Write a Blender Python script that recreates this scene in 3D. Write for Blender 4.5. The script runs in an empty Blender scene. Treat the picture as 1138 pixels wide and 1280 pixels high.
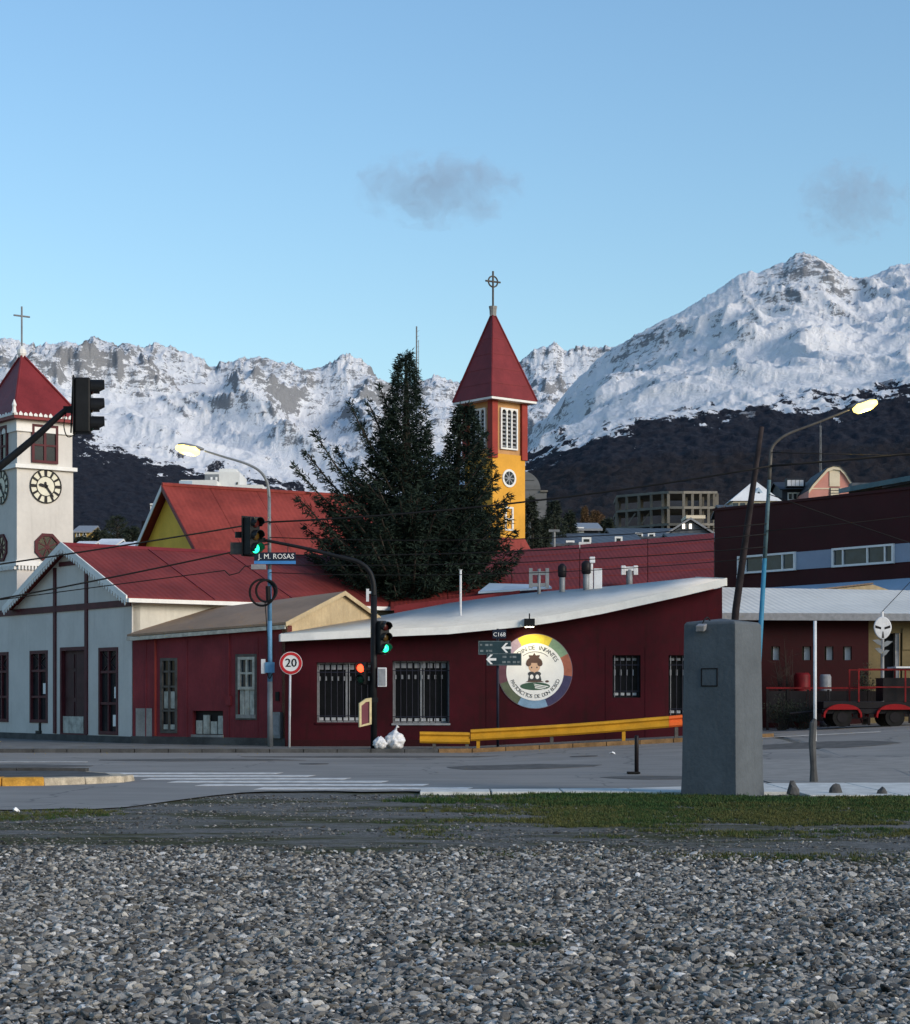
import bpy, bmesh, math, random
import numpy as np
from mathutils import Vector, Matrix, Euler

# ------------------------------------------------------------------ camera, sky, sun, exposure
S = bpy.context.scene
COL = S.collection
F, CX, HY, CAMZ = 2465.0, 569.0, 872.0, 1.6      # focal length and horizon of the photograph, eye height
cd = bpy.data.cameras.new("camera"); cam = bpy.data.objects.new("camera", cd); COL.objects.link(cam)
cam.location = (0, 0, CAMZ); cam.rotation_euler = (math.radians(90), 0, 0)
cd.sensor_fit = 'VERTICAL'; cd.sensor_height = 24.0; cd.lens = F / 1280 * 24.0
cd.shift_y = (HY - 640) / 1280; cd.clip_start = 0.1; cd.clip_end = 30000
S.camera = cam

SUN_EL, SUN_AZ = 20.0, 126.0        # degrees; azimuth clockwise from +Y (the view direction): behind, to the right
w = bpy.data.worlds.new("World"); S.world = w; w.use_nodes = True
nt = w.node_tree; nt.nodes.clear()
sky = nt.nodes.new("ShaderNodeTexSky"); sky.sky_type = 'NISHITA'; sky.sun_disc = False
sky.sun_elevation = math.radians(SUN_EL); sky.sun_rotation = math.radians(SUN_AZ)
sky.altitude = 0; sky.air_density = 1.5; sky.dust_density = 0.2; sky.ozone_density = 5.2
bg = nt.nodes.new("ShaderNodeBackground"); bg.inputs[1].default_value = 0.13
wo = nt.nodes.new("ShaderNodeOutputWorld")
nt.links.new(sky.outputs[0], bg.inputs[0]); nt.links.new(bg.outputs[0], wo.inputs[0])

sl = bpy.data.lights.new("sun", 'SUN'); sun = bpy.data.objects.new("sun", sl); COL.objects.link(sun)
sl.energy = 2.25; sl.angle = math.radians(26); sl.color = (1.0, 0.86, 0.70)
a, e = math.radians(SUN_AZ), math.radians(SUN_EL)
sdir = Vector((math.sin(a) * math.cos(e), math.cos(a) * math.cos(e), math.sin(e)))
sun.rotation_euler = sdir.to_track_quat('Z', 'Y').to_euler(); sun.location = sdir * 50
S.view_settings.view_transform = 'Standard'; S.view_settings.look = 'None'
S.view_settings.exposure = 0.55; S.view_settings.gamma = 1.0; S.view_settings.use_curve_mapping = False
S.render.engine = 'CYCLES'; S.cycles.max_bounces = 6; S.cycles.volume_bounces = 0
S.cycles.use_denoising = True

# ------------------------------------------------------------------ helpers
rng = random.Random(7)
def X_(u, Y): return (u - CX) / F * Y
def Z_(v, Y): return CAMZ + (HY - v) / F * Y
def sstep(a, b, x):
    t = min(1, max(0, (x - a) / (b - a))); return t * t * (3 - 2 * t)
def gz(X, Y):                                      # street level: the road climbs to the right on its far side
    return 0.05 * max(0.0, X - 0.5) * min(1.0, max(0.0, (Y - 40) / 16.0))

def base_of(o):
    b = Vector((0, 0, 0))
    while o is not None: b += o.location; o = o.parent
    return b
class MB:
    def __init__(s): s.v = []; s.f = []
    def add(s, vs, fs):
        n = len(s.v); s.v += [tuple(p) for p in vs]; s.f += [tuple(i + n for i in q) for q in fs]; return s
    def box(s, x0, x1, y0, y1, z0, z1):
        vs = [(x, y, z) for z in (z0, z1) for y in (y0, y1) for x in (x0, x1)]
        return s.add(vs, [(0, 2, 3, 1), (4, 5, 7, 6), (0, 1, 5, 4), (2, 6, 7, 3), (0, 4, 6, 2), (1, 3, 7, 5)])
    def prism(s, pts, off):
        n = len(pts); off = Vector(off); a = [Vector(p) for p in pts]
        vs = a + [p + off for p in a]
        return s.add(vs, [tuple(range(n - 1, -1, -1)), tuple(range(n, 2 * n))] + [(i, (i + 1) % n, n + (i + 1) % n, n + i) for i in range(n)])
    def obox(s, c, ax, ay, az):
        c, ax, ay, az = Vector(c), Vector(ax), Vector(ay), Vector(az)
        vs = [c + ax * i + ay * j + az * k for k in (-1, 1) for j in (-1, 1) for i in (-1, 1)]
        return s.add(vs, [(0, 2, 3, 1), (4, 5, 7, 6), (0, 1, 5, 4), (2, 6, 7, 3), (0, 4, 6, 2), (1, 3, 7, 5)])
    def tube(s, pts, r, n=8, caps=True):
        P = [Vector(p) for p in pts]; m = len(P); rr = r if isinstance(r, (list, tuple)) else [r] * m
        vs = []; prev = None
        for i, p in enumerate(P):
            d = (P[min(i + 1, m - 1)] - P[max(i - 1, 0)]).normalized()
            if prev is None: a = d.orthogonal().normalized()
            else: a = (prev - d * prev.dot(d)); a = a.normalized() if a.length > 1e-6 else d.orthogonal().normalized()
            prev = a; b = d.cross(a)
            vs += [p + (a * math.cos(2 * math.pi * k / n) + b * math.sin(2 * math.pi * k / n)) * rr[i] for k in range(n)]
        fs = [(i * n + k, i * n + (k + 1) % n, (i + 1) * n + (k + 1) % n, (i + 1) * n + k) for i in range(m - 1) for k in range(n)]
        if caps: fs += [tuple(range(n - 1, -1, -1)), tuple(range((m - 1) * n, m * n))]
        return s.add(vs, fs)
    def build(s, name, mat, parent=None, smooth=False, bevel=0.0):
        me = bpy.data.meshes.new(name); b = base_of(parent)
        me.from_pydata([(x - b.x, y - b.y, z - b.z) for x, y, z in s.v], [], s.f)
        bm = bmesh.new(); bm.from_mesh(me); bmesh.ops.recalc_face_normals(bm, faces=bm.faces); bm.to_mesh(me); bm.free()
        if smooth:
            for p in me.polygons: p.use_smooth = True
        me.materials.append(mat)
        o = bpy.data.objects.new(name, me); COL.objects.link(o); o.parent = parent
        if bevel:
            md = o.modifiers.new("bevel", 'BEVEL'); md.width = bevel; md.segments = 2; md.limit_method = 'ANGLE'
        return o
def tag(o, label=None, cat=None, group=None, kind=None):
    if label: o["label"] = label
    if cat: o["category"] = cat
    if group: o["group"] = group
    if kind: o["kind"] = kind
    return o
def thing(name, label, cat, loc=(0, 0, 0), group=None):
    o = bpy.data.objects.new(name, None); COL.objects.link(o); o.location = loc; o.empty_display_size = 0.3
    return tag(o, label, cat, group)
def one(mb, name, mat, label, cat, loc, group=None, smooth=False, bevel=0.0):   # a thing that is one mesh, origin at its base
    o = mb.build(name, mat, None, smooth, bevel); loc = Vector(loc)
    o.data.transform(Matrix.Translation(-loc)); o.location = loc
    return tag(o, label, cat, group)

class Wall:                                        # an upright plane: t metres along it, z up, d out of it
    def __init__(s, x0, y0, dx, dy):
        l = math.hypot(dx, dy); s.o = Vector((x0, y0, 0)); s.d = Vector((dx / l, dy / l, 0))
        n = Vector((s.d.y, -s.d.x, 0)); s.n = n if n.dot(-s.o) > 0 else -n
    def p(s, t, z, d=0.0): q = s.o + s.d * t + s.n * d; return Vector((q.x, q.y, z))
    def t(s, u):
        k = (u - CX) / F; return (k * s.o.y - s.o.x) / (s.d.x - k * s.d.y)
    def tz(s, u, v):
        t = s.t(u); return t, Z_(v, (s.o + s.d * t).y)
    def box(s, mb, t0, t1, z0, z1, d0, d1):
        return mb.prism([s.p(t0, z0, d0), s.p(t1, z0, d0), s.p(t1, z1, d0), s.p(t0, z1, d0)], s.n * (d1 - d0))
    def poly(s, mb, pts, d0, d1): return mb.prism([s.p(t, z, d0) for t, z in pts], s.n * (d1 - d0))
    def tiled(s, mb, t0, t1, z0, z1, holes, thick=0.25):      # a wall with real openings
        ts = sorted({t0, t1} | {x for h in holes for x in h[:2]}); zs = sorted({z0, z1} | {x for h in holes for x in h[2:]})
        for i in range(len(ts) - 1):
            z = None
            for j in range(len(zs) - 1):
                ct, cz = (ts[i] + ts[i + 1]) / 2, (zs[j] + zs[j + 1]) / 2
                solid = t0 < ct < t1 and z0 < cz < z1 and not any(h[0] < ct < h[1] and h[2] < cz < h[3] for h in holes)
                if solid and z is None: z = zs[j]
                if z is not None and not solid: s.box(mb, ts[i], ts[i + 1], z, zs[j], -thick, 0); z = None
            if z is not None: s.box(mb, ts[i], ts[i + 1], z, zs[-1], -thick, 0)
        return mb
    def frame(s, mb, t0, t1, z0, z1, w, d0, d1):
        s.box(mb, t0, t0 + w, z0, z1, d0, d1); s.box(mb, t1 - w, t1, z0, z1, d0, d1)
        s.box(mb, t0 + w, t1 - w, z0, z0 + w, d0, d1); s.box(mb, t0 + w, t1 - w, z1 - w, z1, d0, d1); return mb
    def disc(s, mb, tc, zc, r, d0, d1, n=32, r2=None):
        if r2 is None: return s.poly(mb, [(tc + r * math.cos(2 * math.pi * k / n), zc + r * math.sin(2 * math.pi * k / n)) for k in range(n)], d0, d1)
        for k in range(n):
            a0, a1 = 2 * math.pi * k / n, 2 * math.pi * (k + 1) / n
            s.poly(mb, [(tc + q * math.cos(a), zc + q * math.sin(a)) for q, a in ((r2, a0), (r, a0), (r, a1), (r2, a1))], d0, d1)
        return mb

def text_geo(txt, size, align='CENTER'):
    c = bpy.data.curves.new("lettering", 'FONT'); c.body = txt; c.size = size; c.align_x = align; c.align_y = 'CENTER'; c.extrude = 0.004; c.resolution_u = 2
    o = bpy.data.objects.new("lettering", c); COL.objects.link(o)
    dg = bpy.context.evaluated_depsgraph_get(); me = o.evaluated_get(dg).to_mesh()
    vs = [v.co.copy() for v in me.vertices]; fs = [tuple(p.vertices) for p in me.polygons]
    o.evaluated_get(dg).to_mesh_clear(); bpy.data.objects.remove(o); bpy.data.curves.remove(c)
    return vs, fs
def wall_text(mb, wl, txt, size, tc, zc, d, rot=0.0, stretch=1.0):
    vs, fs = text_geo(txt, size); c, s_ = math.cos(rot), math.sin(rot)
    sg = 1 if wl.d.x > 0 else -1
    mb.add([wl.p(tc + sg * (v.x * stretch * c - v.y * s_), zc + v.x * stretch * s_ + v.y * c, d + v.z) for v in vs], fs)

# ------------------------------------------------------------------ materials
def new_mat(name):
    m = bpy.data.materials.new(name); m.use_nodes = True; t = m.node_tree; t.nodes.clear()
    b = t.nodes.new("ShaderNodeBsdfPrincipled"); o = t.nodes.new("ShaderNodeOutputMaterial"); t.links.new(b.outputs[0], o.inputs[0])
    return m, t, b
def N(t, kind, **kw):
    n = t.nodes.new(kind)
    for k, v in kw.items():
        if k.startswith("i_"): n.inputs[int(k[2:])].default_value = v
        else: setattr(n, k, v)
    return n
def mathn(t, op, a, b=None, c=None, clamp=False):
    n = t.nodes.new("ShaderNodeMath"); n.operation = op; n.use_clamp = clamp
    for i, x in enumerate((a, b, c)):
        if x is None: continue
        if isinstance(x, (int, float)): n.inputs[i].default_value = x
        else: t.links.new(x, n.inputs[i])
    return n.outputs[0]
def mixc(t, f, a, b):
    n = t.nodes.new("ShaderNodeMix"); n.data_type = 'RGBA'
    for s, x in ((n.inputs[0], f), (n.inputs[6], a), (n.inputs[7], b)):
        if isinstance(x, (int, float)): s.default_value = x
        elif isinstance(x, tuple): s.default_value = (*x[:3], 1)
        else: t.links.new(x, s)
    return n.outputs[2]
def ramp(t, x, lo, hi):
    n = t.nodes.new("ShaderNodeMapRange"); n.interpolation_type = 'SMOOTHSTEP'; n.inputs[1].default_value = lo; n.inputs[2].default_value = hi
    t.links.new(x, n.inputs[0]); return n.outputs[0]
def noise(t, vec, scale, detail=4, rough=0.55, dist=0.0):
    n = N(t, "ShaderNodeTexNoise"); n.inputs["Scale"].default_value = scale; n.inputs["Detail"].default_value = detail
    n.inputs["Roughness"].default_value = rough; n.inputs["Distortion"].default_value = dist
    t.links.new(vec, n.inputs["Vector"]); return n.outputs[0]
def pos_of(t, scale=(1, 1, 1)):
    g = N(t, "ShaderNodeNewGeometry"); m = N(t, "ShaderNodeMapping"); m.inputs["Scale"].default_value = scale
    t.links.new(g.outputs["Position"], m.inputs["Vector"]); return m.outputs[0]
def bump(t, b, h, strength=0.3, dist=0.02):
    n = N(t, "ShaderNodeBump"); n.inputs["Strength"].default_value = strength; n.inputs["Distance"].default_value = dist
    t.links.new(h, n.inputs["Height"]); t.links.new(n.outputs[0], b.inputs["Normal"])
def paint(name, col, rough=0.6, var=0.18, scale=1.3, streak=0.0, dirt=None, corr=None, metal=0.0, bmp=0.08, spec=0.16):
    """painted or weathered surface: blotches, rain streaks, optional corrugation corr=(dx,dy,dz,period)"""
    m, t, b = new_mat(name); p = pos_of(t)
    n1 = noise(t, p, scale, 5); n2 = noise(t, p, scale * 9, 4)
    f = mathn(t, 'ADD', mathn(t, 'MULTIPLY', n1, 0.7), mathn(t, 'MULTIPLY', n2, 0.3))
    lo = tuple(c * (1 - var * 1.6) for c in col); hi = tuple(min(1, c * (1 + var)) for c in col)
    c = mixc(t, ramp(t, f, 0.3, 0.7), lo, hi)
    if streak:
        sn = noise(t, pos_of(t, (3.5, 3.5, 0.25)), 1.6, 5, 0.6)
        c = mixc(t, mathn(t, 'MULTIPLY', ramp(t, sn, 0.52, 0.75), streak), c, dirt or tuple(x * 0.45 for x in col))
    t.links.new(c, b.inputs["Base Color"])
    r = mathn(t, 'ADD', mathn(t, 'MULTIPLY', n2, 0.25), rough - 0.12); t.links.new(r, b.inputs["Roughness"])
    b.inputs["Metallic"].default_value = metal; b.inputs["Specular IOR Level"].default_value = spec
    if corr:
        d = N(t, "ShaderNodeVectorMath", operation='DOT_PRODUCT'); t.links.new(p, d.inputs[0]); d.inputs[1].default_value = corr[:3]
        s = mathn(t, 'SINE', mathn(t, 'MULTIPLY', d.outputs["Value"], 2 * math.pi / corr[3]))
        h = mathn(t, 'ADD', mathn(t, 'MULTIPLY', s, 0.5), mathn(t, 'MULTIPLY', n2, 0.4)); bump(t, b, h, 0.3, corr[3] * 0.12)
    elif bmp: bump(t, b, n2, bmp, 0.05)
    return m
def emis(name, col, strength):
    m, t, b = new_mat(name); b.inputs["Base Color"].default_value = (*col, 1); b.inputs["Emission Color"].default_value = (*col, 1)
    b.inputs["Emission Strength"].default_value = strength; b.inputs["Roughness"].default_value = 0.3; return m
def glassy(name, col=(0.012, 0.014, 0.017), rough=0.12):
    m, t, b = new_mat(name); p = pos_of(t); n = noise(t, p, 2.5, 3)
    t.links.new(mixc(t, n, tuple(c * 0.5 for c in col), tuple(c * 1.8 for c in col)), b.inputs["Base Color"])
    b.inputs["Roughness"].default_value = rough; b.inputs["Specular IOR Level"].default_value = 0.22; return m

M = {}
M['white_wall'] = paint('white_wall', (0.56, 0.54, 0.51), 0.75, 0.06, 0.8, 0.3, (0.36, 0.345, 0.32))
M['white_trim'] = paint('white_trim', (0.72, 0.72, 0.70), 0.6, 0.06, 2.0, 0.2, (0.5, 0.5, 0.48))
M['cream_wall'] = paint('cream_wall', (0.55, 0.53, 0.47), 0.7, 0.08, 0.8, 0.3, (0.36, 0.34, 0.3))
M['maroon_trim'] = paint('maroon_trim', (0.075, 0.016, 0.022), 0.55, 0.2, 3.0)
M['red_roof'] = paint('red_roof', (0.18, 0.032, 0.028), 0.65, 0.22, 0.6, 0.5, (0.095, 0.018, 0.021), corr=(0.801, 0.598, 0, 0.22))
M['red_spire'] = paint('red_spire', (0.175, 0.025, 0.028), 0.5, 0.14, 1.2, 0.2)
M['hut_wall'] = paint('hut_wall', (0.175, 0.028, 0.036), 0.65, 0.16, 1.0, 0.4, (0.10, 0.022, 0.028), corr=(0.83, -0.55, 0, 0.09))
M['tan_roof'] = paint('tan_roof', (0.25, 0.18, 0.13), 0.7, 0.12, 0.7, 0.3, (0.12, 0.10, 0.085), corr=(0.83, -0.55, 0, 0.12))
M['tan_wall'] = paint('tan_wall', (0.46, 0.36, 0.22), 0.7, 0.12, 1.5, 0.4, (0.26, 0.19, 0.11), corr=(0.55, 0.83, 0, 0.16))
M['kinder_wall'] = paint('kinder_wall', (0.039, 0.0031, 0.0072), 0.8, 0.3, 0.45, 0.6, (0.020, 0.0032, 0.0042))
M['white_roof'] = paint('white_roof', (0.66, 0.63, 0.57), 0.65, 0.07, 0.5, 0.4, (0.40, 0.38, 0.35), bmp=0.12)
M['white_roof_shed'] = paint('white_roof_shed', (0.62, 0.62, 0.58), 0.65, 0.07, 0.5, 0.4, (0.40, 0.41, 0.40), corr=(1, 0.1, 0, 0.25))
M['red_sheet'] = paint('red_sheet', (0.17, 0.026, 0.023), 0.7, 0.14, 0.8, 0.25, corr=(1, 0.06, 0, 0.16))
M['hall_roof'] = paint('hall_roof', (0.23, 0.042, 0.033), 0.65, 0.22, 0.5, 0.3, (0.20, 0.03, 0.03), corr=(0.845, 0.535, 0, 0.25))
M['yellow_wall'] = paint('yellow_wall', (0.74, 0.46, 0.065), 0.7, 0.08, 0.8, 0.2, (0.42, 0.24, 0.04))
M['yellow_tower'] = paint('yellow_tower', (0.66, 0.33, 0.045), 0.7, 0.08, 0.9, 0.2, (0.45, 0.22, 0.03))
M['red_pilaster'] = paint('red_pilaster', (0.28, 0.04, 0.03), 0.6, 0.12, 1.0)
M['belfry_wall'] = paint('belfry_wall', (0.45, 0.25, 0.11), 0.7, 0.1, 1.0)
M['dark_maroon'] = paint('dark_maroon', (0.038, 0.0055, 0.0085), 0.6, 0.16, 0.4, 0.2, bmp=0.05)
M['grey_band'] = paint('grey_band', (0.26, 0.31, 0.40), 0.6, 0.06, 1.0)
M['shed_wall'] = paint('shed_wall', (0.026, 0.003, 0.005), 0.7, 0.16, 0.6)
M['ochre_wall'] = paint('ochre_wall', (0.16, 0.125, 0.065), 0.7, 0.15, 1.0, 0.3)
M['glass'] = glassy('glass')
M['glass_blue'] = glassy('glass_blue', (0.03, 0.042, 0.055), 0.08)
M['dark_pane'] = paint('dark_pane', (0.006, 0.006, 0.008), 0.4, 0.3, 2.0, spec=0.12)
M['black'] = paint('black_metal', (0.010, 0.011, 0.013), 0.5, 0.2, 4.0)
M['navy'] = paint('navy_metal', (0.018, 0.02, 0.035), 0.5, 0.2, 4.0)
M['cable'] = paint('cable', (0.012, 0.012, 0.013), 0.7, 0.1, 4.0)
M['galv'] = paint('galvanised', (0.20, 0.215, 0.23), 0.5, 0.15, 3.0, 0.3, metal=0.2)
M['pole_blue'] = paint('pole_blue', (0.10, 0.24, 0.40), 0.55, 0.18, 3.0, 0.4, (0.09, 0.16, 0.22))
M['pole_cyan'] = paint('pole_cyan', (0.035, 0.17, 0.29), 0.5, 0.1, 3.0, 0.3, (0.03, 0.15, 0.26))
M['pole_teal'] = paint('pole_teal', (0.075, 0.13, 0.155), 0.6, 0.25, 4.0, 0.4)
M['wood'] = paint('dark_wood', (0.028, 0.022, 0.024), 0.8, 0.3, 3.0, 0.3)
M['rail_grey'] = paint('rail_grey', (0.24, 0.25, 0.27), 0.5, 0.15, 6.0)
M['door_maroon'] = paint('door_maroon', (0.050, 0.016, 0.02), 0.55, 0.2, 3.0, 0.3)
M['grey_wood'] = paint('grey_wood', (0.42, 0.42, 0.38), 0.75, 0.25, 5.0, 0.5, (0.2, 0.19, 0.17))
M['dark_frame'] = paint('dark_frame', (0.09, 0.085, 0.08), 0.7, 0.25, 4.0)
M['concrete'] = paint('concrete', (0.27, 0.265, 0.255), 0.85, 0.2, 1.5, 0.3)
M['dark_concrete'] = paint('dark_concrete', (0.075, 0.075, 0.075), 0.85, 0.25, 1.5)
M['pillar'] = paint('pillar', (0.095, 0.108, 0.120), 0.8, 0.12, 1.6, 0.35, (0.066, 0.076, 0.086), bmp=0.2)
M['guard_yellow'] = paint('guard_yellow', (0.50, 0.25, 0.018), 0.5, 0.14, 2.0, 0.4, (0.36, 0.2, 0.03))
M['guard_orange'] = paint('guard_orange', (0.75, 0.14, 0.03), 0.45, 0.1, 3.0)
M['kerb_yellow'] = paint('kerb_yellow', (0.56, 0.29, 0.05), 0.8, 0.28, 3.0, 0.4, (0.25, 0.2, 0.13))
M['kerb_pale'] = paint('kerb_pale', (0.42, 0.36, 0.27), 0.85, 0.3, 4.0, 0.4, (0.2, 0.17, 0.13))
M['kerb_brown'] = paint('kerb_brown', (0.22, 0.13, 0.06), 0.85, 0.25, 3.0, 0.4)
M['kerb_white'] = paint('kerb_white', (0.55, 0.55, 0.52), 0.85, 0.16, 3.0, 0.3)
M['sidewalk'] = paint('sidewalk', (0.16, 0.16, 0.155), 0.9, 0.2, 1.2)
M['apron'] = paint('apron', (0.25, 0.235, 0.215), 0.85, 0.12, 2.0)
M['tar'] = paint('tar', (0.105, 0.10, 0.094), 0.9, 0.25, 3.0)
M['line_white'] = paint('line_white', (0.62, 0.60, 0.57), 0.8, 0.25, 4.0, 0.5, (0.28, 0.28, 0.28))
M['bag_white'] = paint('bag_white', (0.72, 0.72, 0.74), 0.4, 0.1, 6.0, bmp=0.6)
M['sign_white'] = paint('sign_white', (0.75, 0.75, 0.74), 0.5, 0.04, 3.0)
M['sign_red'] = paint('sign_red', (0.50, 0.025, 0.03), 0.45, 0.08, 3.0)
M['sign_black'] = paint('sign_black', (0.01, 0.01, 0.012), 0.5, 0.05, 3.0)
M['sign_navy'] = paint('sign_navy', (0.012, 0.018, 0.035), 0.45, 0.1, 3.0)
M['sign_slate'] = paint('sign_slate', (0.022, 0.045, 0.055), 0.5, 0.12, 3.0)
M['sign_blue'] = paint('sign_blue', (0.05, 0.20, 0.48), 0.45, 0.1, 3.0)
M['cream_metal'] = paint('cream_metal', (0.50, 0.42, 0.24), 0.6, 0.15, 5.0, 0.3)
M['white_metal'] = paint('white_metal', (0.62, 0.63, 0.65), 0.5, 0.1, 3.0, 0.25)
M['vehicle_red'] = paint('vehicle_red', (0.24, 0.007, 0.010), 0.4, 0.12, 2.0)
M['cage_red'] = paint('cage_red', (0.15, 0.008, 0.010), 0.5, 0.3, 4.0, 0.4)
M['vehicle_dark'] = paint('vehicle_dark', (0.012, 0.010, 0.012), 0.5, 0.25, 2.0)
M['rubber'] = paint('rubber', (0.012, 0.012, 0.012), 0.85, 0.2, 6.0)
M['teal_roof'] = paint('teal_roof', (0.09, 0.16, 0.19), 0.55, 0.12, 0.8)
M['pale_blue_roof'] = paint('pale_blue_roof', (0.36, 0.46, 0.56), 0.5, 0.08, 0.6)
M['pink_wall'] = paint('pink_wall', (0.52, 0.24, 0.20), 0.7, 0.08, 0.8)
M['cream_trim'] = paint('cream_trim', (0.64, 0.56, 0.42), 0.7, 0.06, 1.0)
M['dark_slate'] = paint('dark_slate', (0.028, 0.032, 0.042), 0.6, 0.2, 0.5)
M['slate_roof'] = paint('slate_roof', (0.07, 0.08, 0.095), 0.55, 0.2, 0.3, 0.3, corr=(1, 0.2, 0, 0.6))
M['snow_roof'] = paint('snow_roof', (0.66, 0.68, 0.70), 0.6, 0.1, 0.4, 0.3, (0.4, 0.42, 0.44))
M['apartment'] = paint('apartment', (0.66, 0.67, 0.66), 0.7, 0.06, 0.3, 0.2)
M['light_concrete'] = paint('light_concrete', (0.17, 0.16, 0.14), 0.85, 0.15, 0.4)
M['arch_grey'] = paint('arch_grey', (0.14, 0.145, 0.15), 0.7, 0.12, 0.4, corr=(0, 0, 1, 0.8))
M['ochre_house'] = paint('ochre_house', (0.45, 0.30, 0.09), 0.7, 0.1, 0.5)
M['dial'] = paint('dial', (0.66, 0.64, 0.52), 0.6, 0.05, 3.0)
M['bark'] = paint('bark', (0.055, 0.045, 0.038), 0.9, 0.3, 4.0, bmp=0.5)
def leaf(name, a, b_):
    m, t, b = new_mat(name); p = pos_of(t); n = noise(t, p, 0.9, 3); n2 = noise(t, p, 9, 2)
    t.links.new(mixc(t, ramp(t, mathn(t, 'ADD', mathn(t, 'MULTIPLY', n, 0.6), mathn(t, 'MULTIPLY', n2, 0.4)), 0.35, 0.65), a, b_), b.inputs["Base Color"])
    b.inputs["Roughness"].default_value = 0.8; b.inputs["Specular IOR Level"].default_value = 0.08; return m
M['cypress'] = leaf('cypress', (0.009, 0.017, 0.013), (0.023, 0.036, 0.027))
M['dark_leaf'] = leaf('dark_leaf', (0.020, 0.028, 0.022), (0.045, 0.055, 0.040))
M['autumn_leaf'] = leaf('autumn_leaf', (0.10, 0.06, 0.035), (0.17, 0.11, 0.06))

# ------------------------------------------------------------------ terrain: ground, road, mountains
def gz(X, Y):
    return 0.05 * min(20.0, max(0.0, X - 0.5)) * min(1.0, max(0.0, (Y - 40) / 16.0))
HILL = [(0, 0), (85, 0), (110, 2.5), (150, 8), (200, 15), (250, 21), (300, 27), (400, 33), (600, 46), (1000, 72), (2000, 140), (2600, 180)]
def hz(Y): return float(np.interp(Y, [a for a, b in HILL], [b for a, b in HILL]))
def grid_obj(name, mat, xs, ys, fz, smooth=True):
    vs = [(x, y, fz(x, y)) for y in ys for x in xs]; n = len(xs)
    fs = [(j * n + i, j * n + i + 1, (j + 1) * n + i + 1, (j + 1) * n + i) for j in range(len(ys) - 1) for i in range(n - 1)]
    me = bpy.data.meshes.new(name); me.from_pydata(vs, [], fs); me.materials.append(mat)
    for p in me.polygons: p.use_smooth = smooth
    o = bpy.data.objects.new(name, me); COL.objects.link(o); return o

def ground_mat():
    m, t, b = new_mat('ground'); p = pos_of(t)
    g = N(t, "ShaderNodeNewGeometry"); sx = N(t, "ShaderNodeSeparateXYZ"); t.links.new(g.outputs["Position"], sx.inputs[0])
    fine = noise(t, p, 38, 5, 0.7); vor = N(t, "ShaderNodeTexVoronoi"); vor.inputs["Scale"].default_value = 26; t.links.new(p, vor.inputs["Vector"])
    n = noise(t, pos_of(t, (0.22, 0.6, 1)), 1.0, 5, 0.6, 0.4); n2 = noise(t, pos_of(t, (0.9, 2.2, 1)), 1.0, 5, 0.65)
    mid_ = noise(t, pos_of(t, (5, 9, 1)), 1.0, 5, 0.7)
    dirt = mixc(t, ramp(t, mathn(t, 'ADD', mathn(t, 'MULTIPLY', fine, 0.5), mathn(t, 'MULTIPLY', mid_, 0.5)), 0.36, 0.66), (0.060, 0.058, 0.054), (0.20, 0.195, 0.185))
    dirt = mixc(t, ramp(t, mathn(t, 'ADD', vor.outputs["Distance"], mathn(t, 'MULTIPLY', n2, 0.5)), 0.5, 0.25), dirt, (0.20, 0.20, 0.195))
    moss = mixc(t, ramp(t, mid_, 0.35, 0.65), (0.026, 0.027, 0.011), (0.080, 0.078, 0.034))
    mm = ramp(t, mathn(t, 'ADD', mathn(t, 'MULTIPLY', n, 0.6), mathn(t, 'MULTIPLY', n2, 0.4)), 0.45, 0.58)
    c = mixc(t, mm, dirt, moss)
    far = mixc(t, noise(t, p, 0.05, 6, 0.7), (0.012, 0.012, 0.013), (0.044, 0.040, 0.038))
    c = mixc(t, ramp(t, sx.outputs["Y"], 78, 90), c, far)
    t.links.new(c, b.inputs["Base Color"]); b.inputs["Roughness"].default_value = 0.95; b.inputs["Specular IOR Level"].default_value = 0.15
    bump(t, b, fine, 0.8, 0.03); return m
XS = sorted(set([-1100, -700, -400, -250, -150, -90, -60, -40, 0.5, 20.5, 30, 40, 60, 90, 150, 250, 400, 700, 1100] + list(range(-30, 32, 2))))
YS = [-30, -10, 0, 10, 20, 26, 30, 34, 37, 40, 44, 48, 52, 56, 60, 64, 70, 78, 85, 97, 110, 130, 150, 175, 200, 250, 300, 400, 600, 800, 1000, 1500, 2000, 2600]
ground = grid_obj("ground", ground_mat(), XS, YS, lambda x, y: gz(x, y) + hz(y) - (0.03 if y > 33 else 0.018) + (0 if y < 300 else 3.0 * math.sin(x * .021 + y) + 2.2 * math.sin(x * .057 + y * 1.7))); tag(ground, kind="structure")

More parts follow.
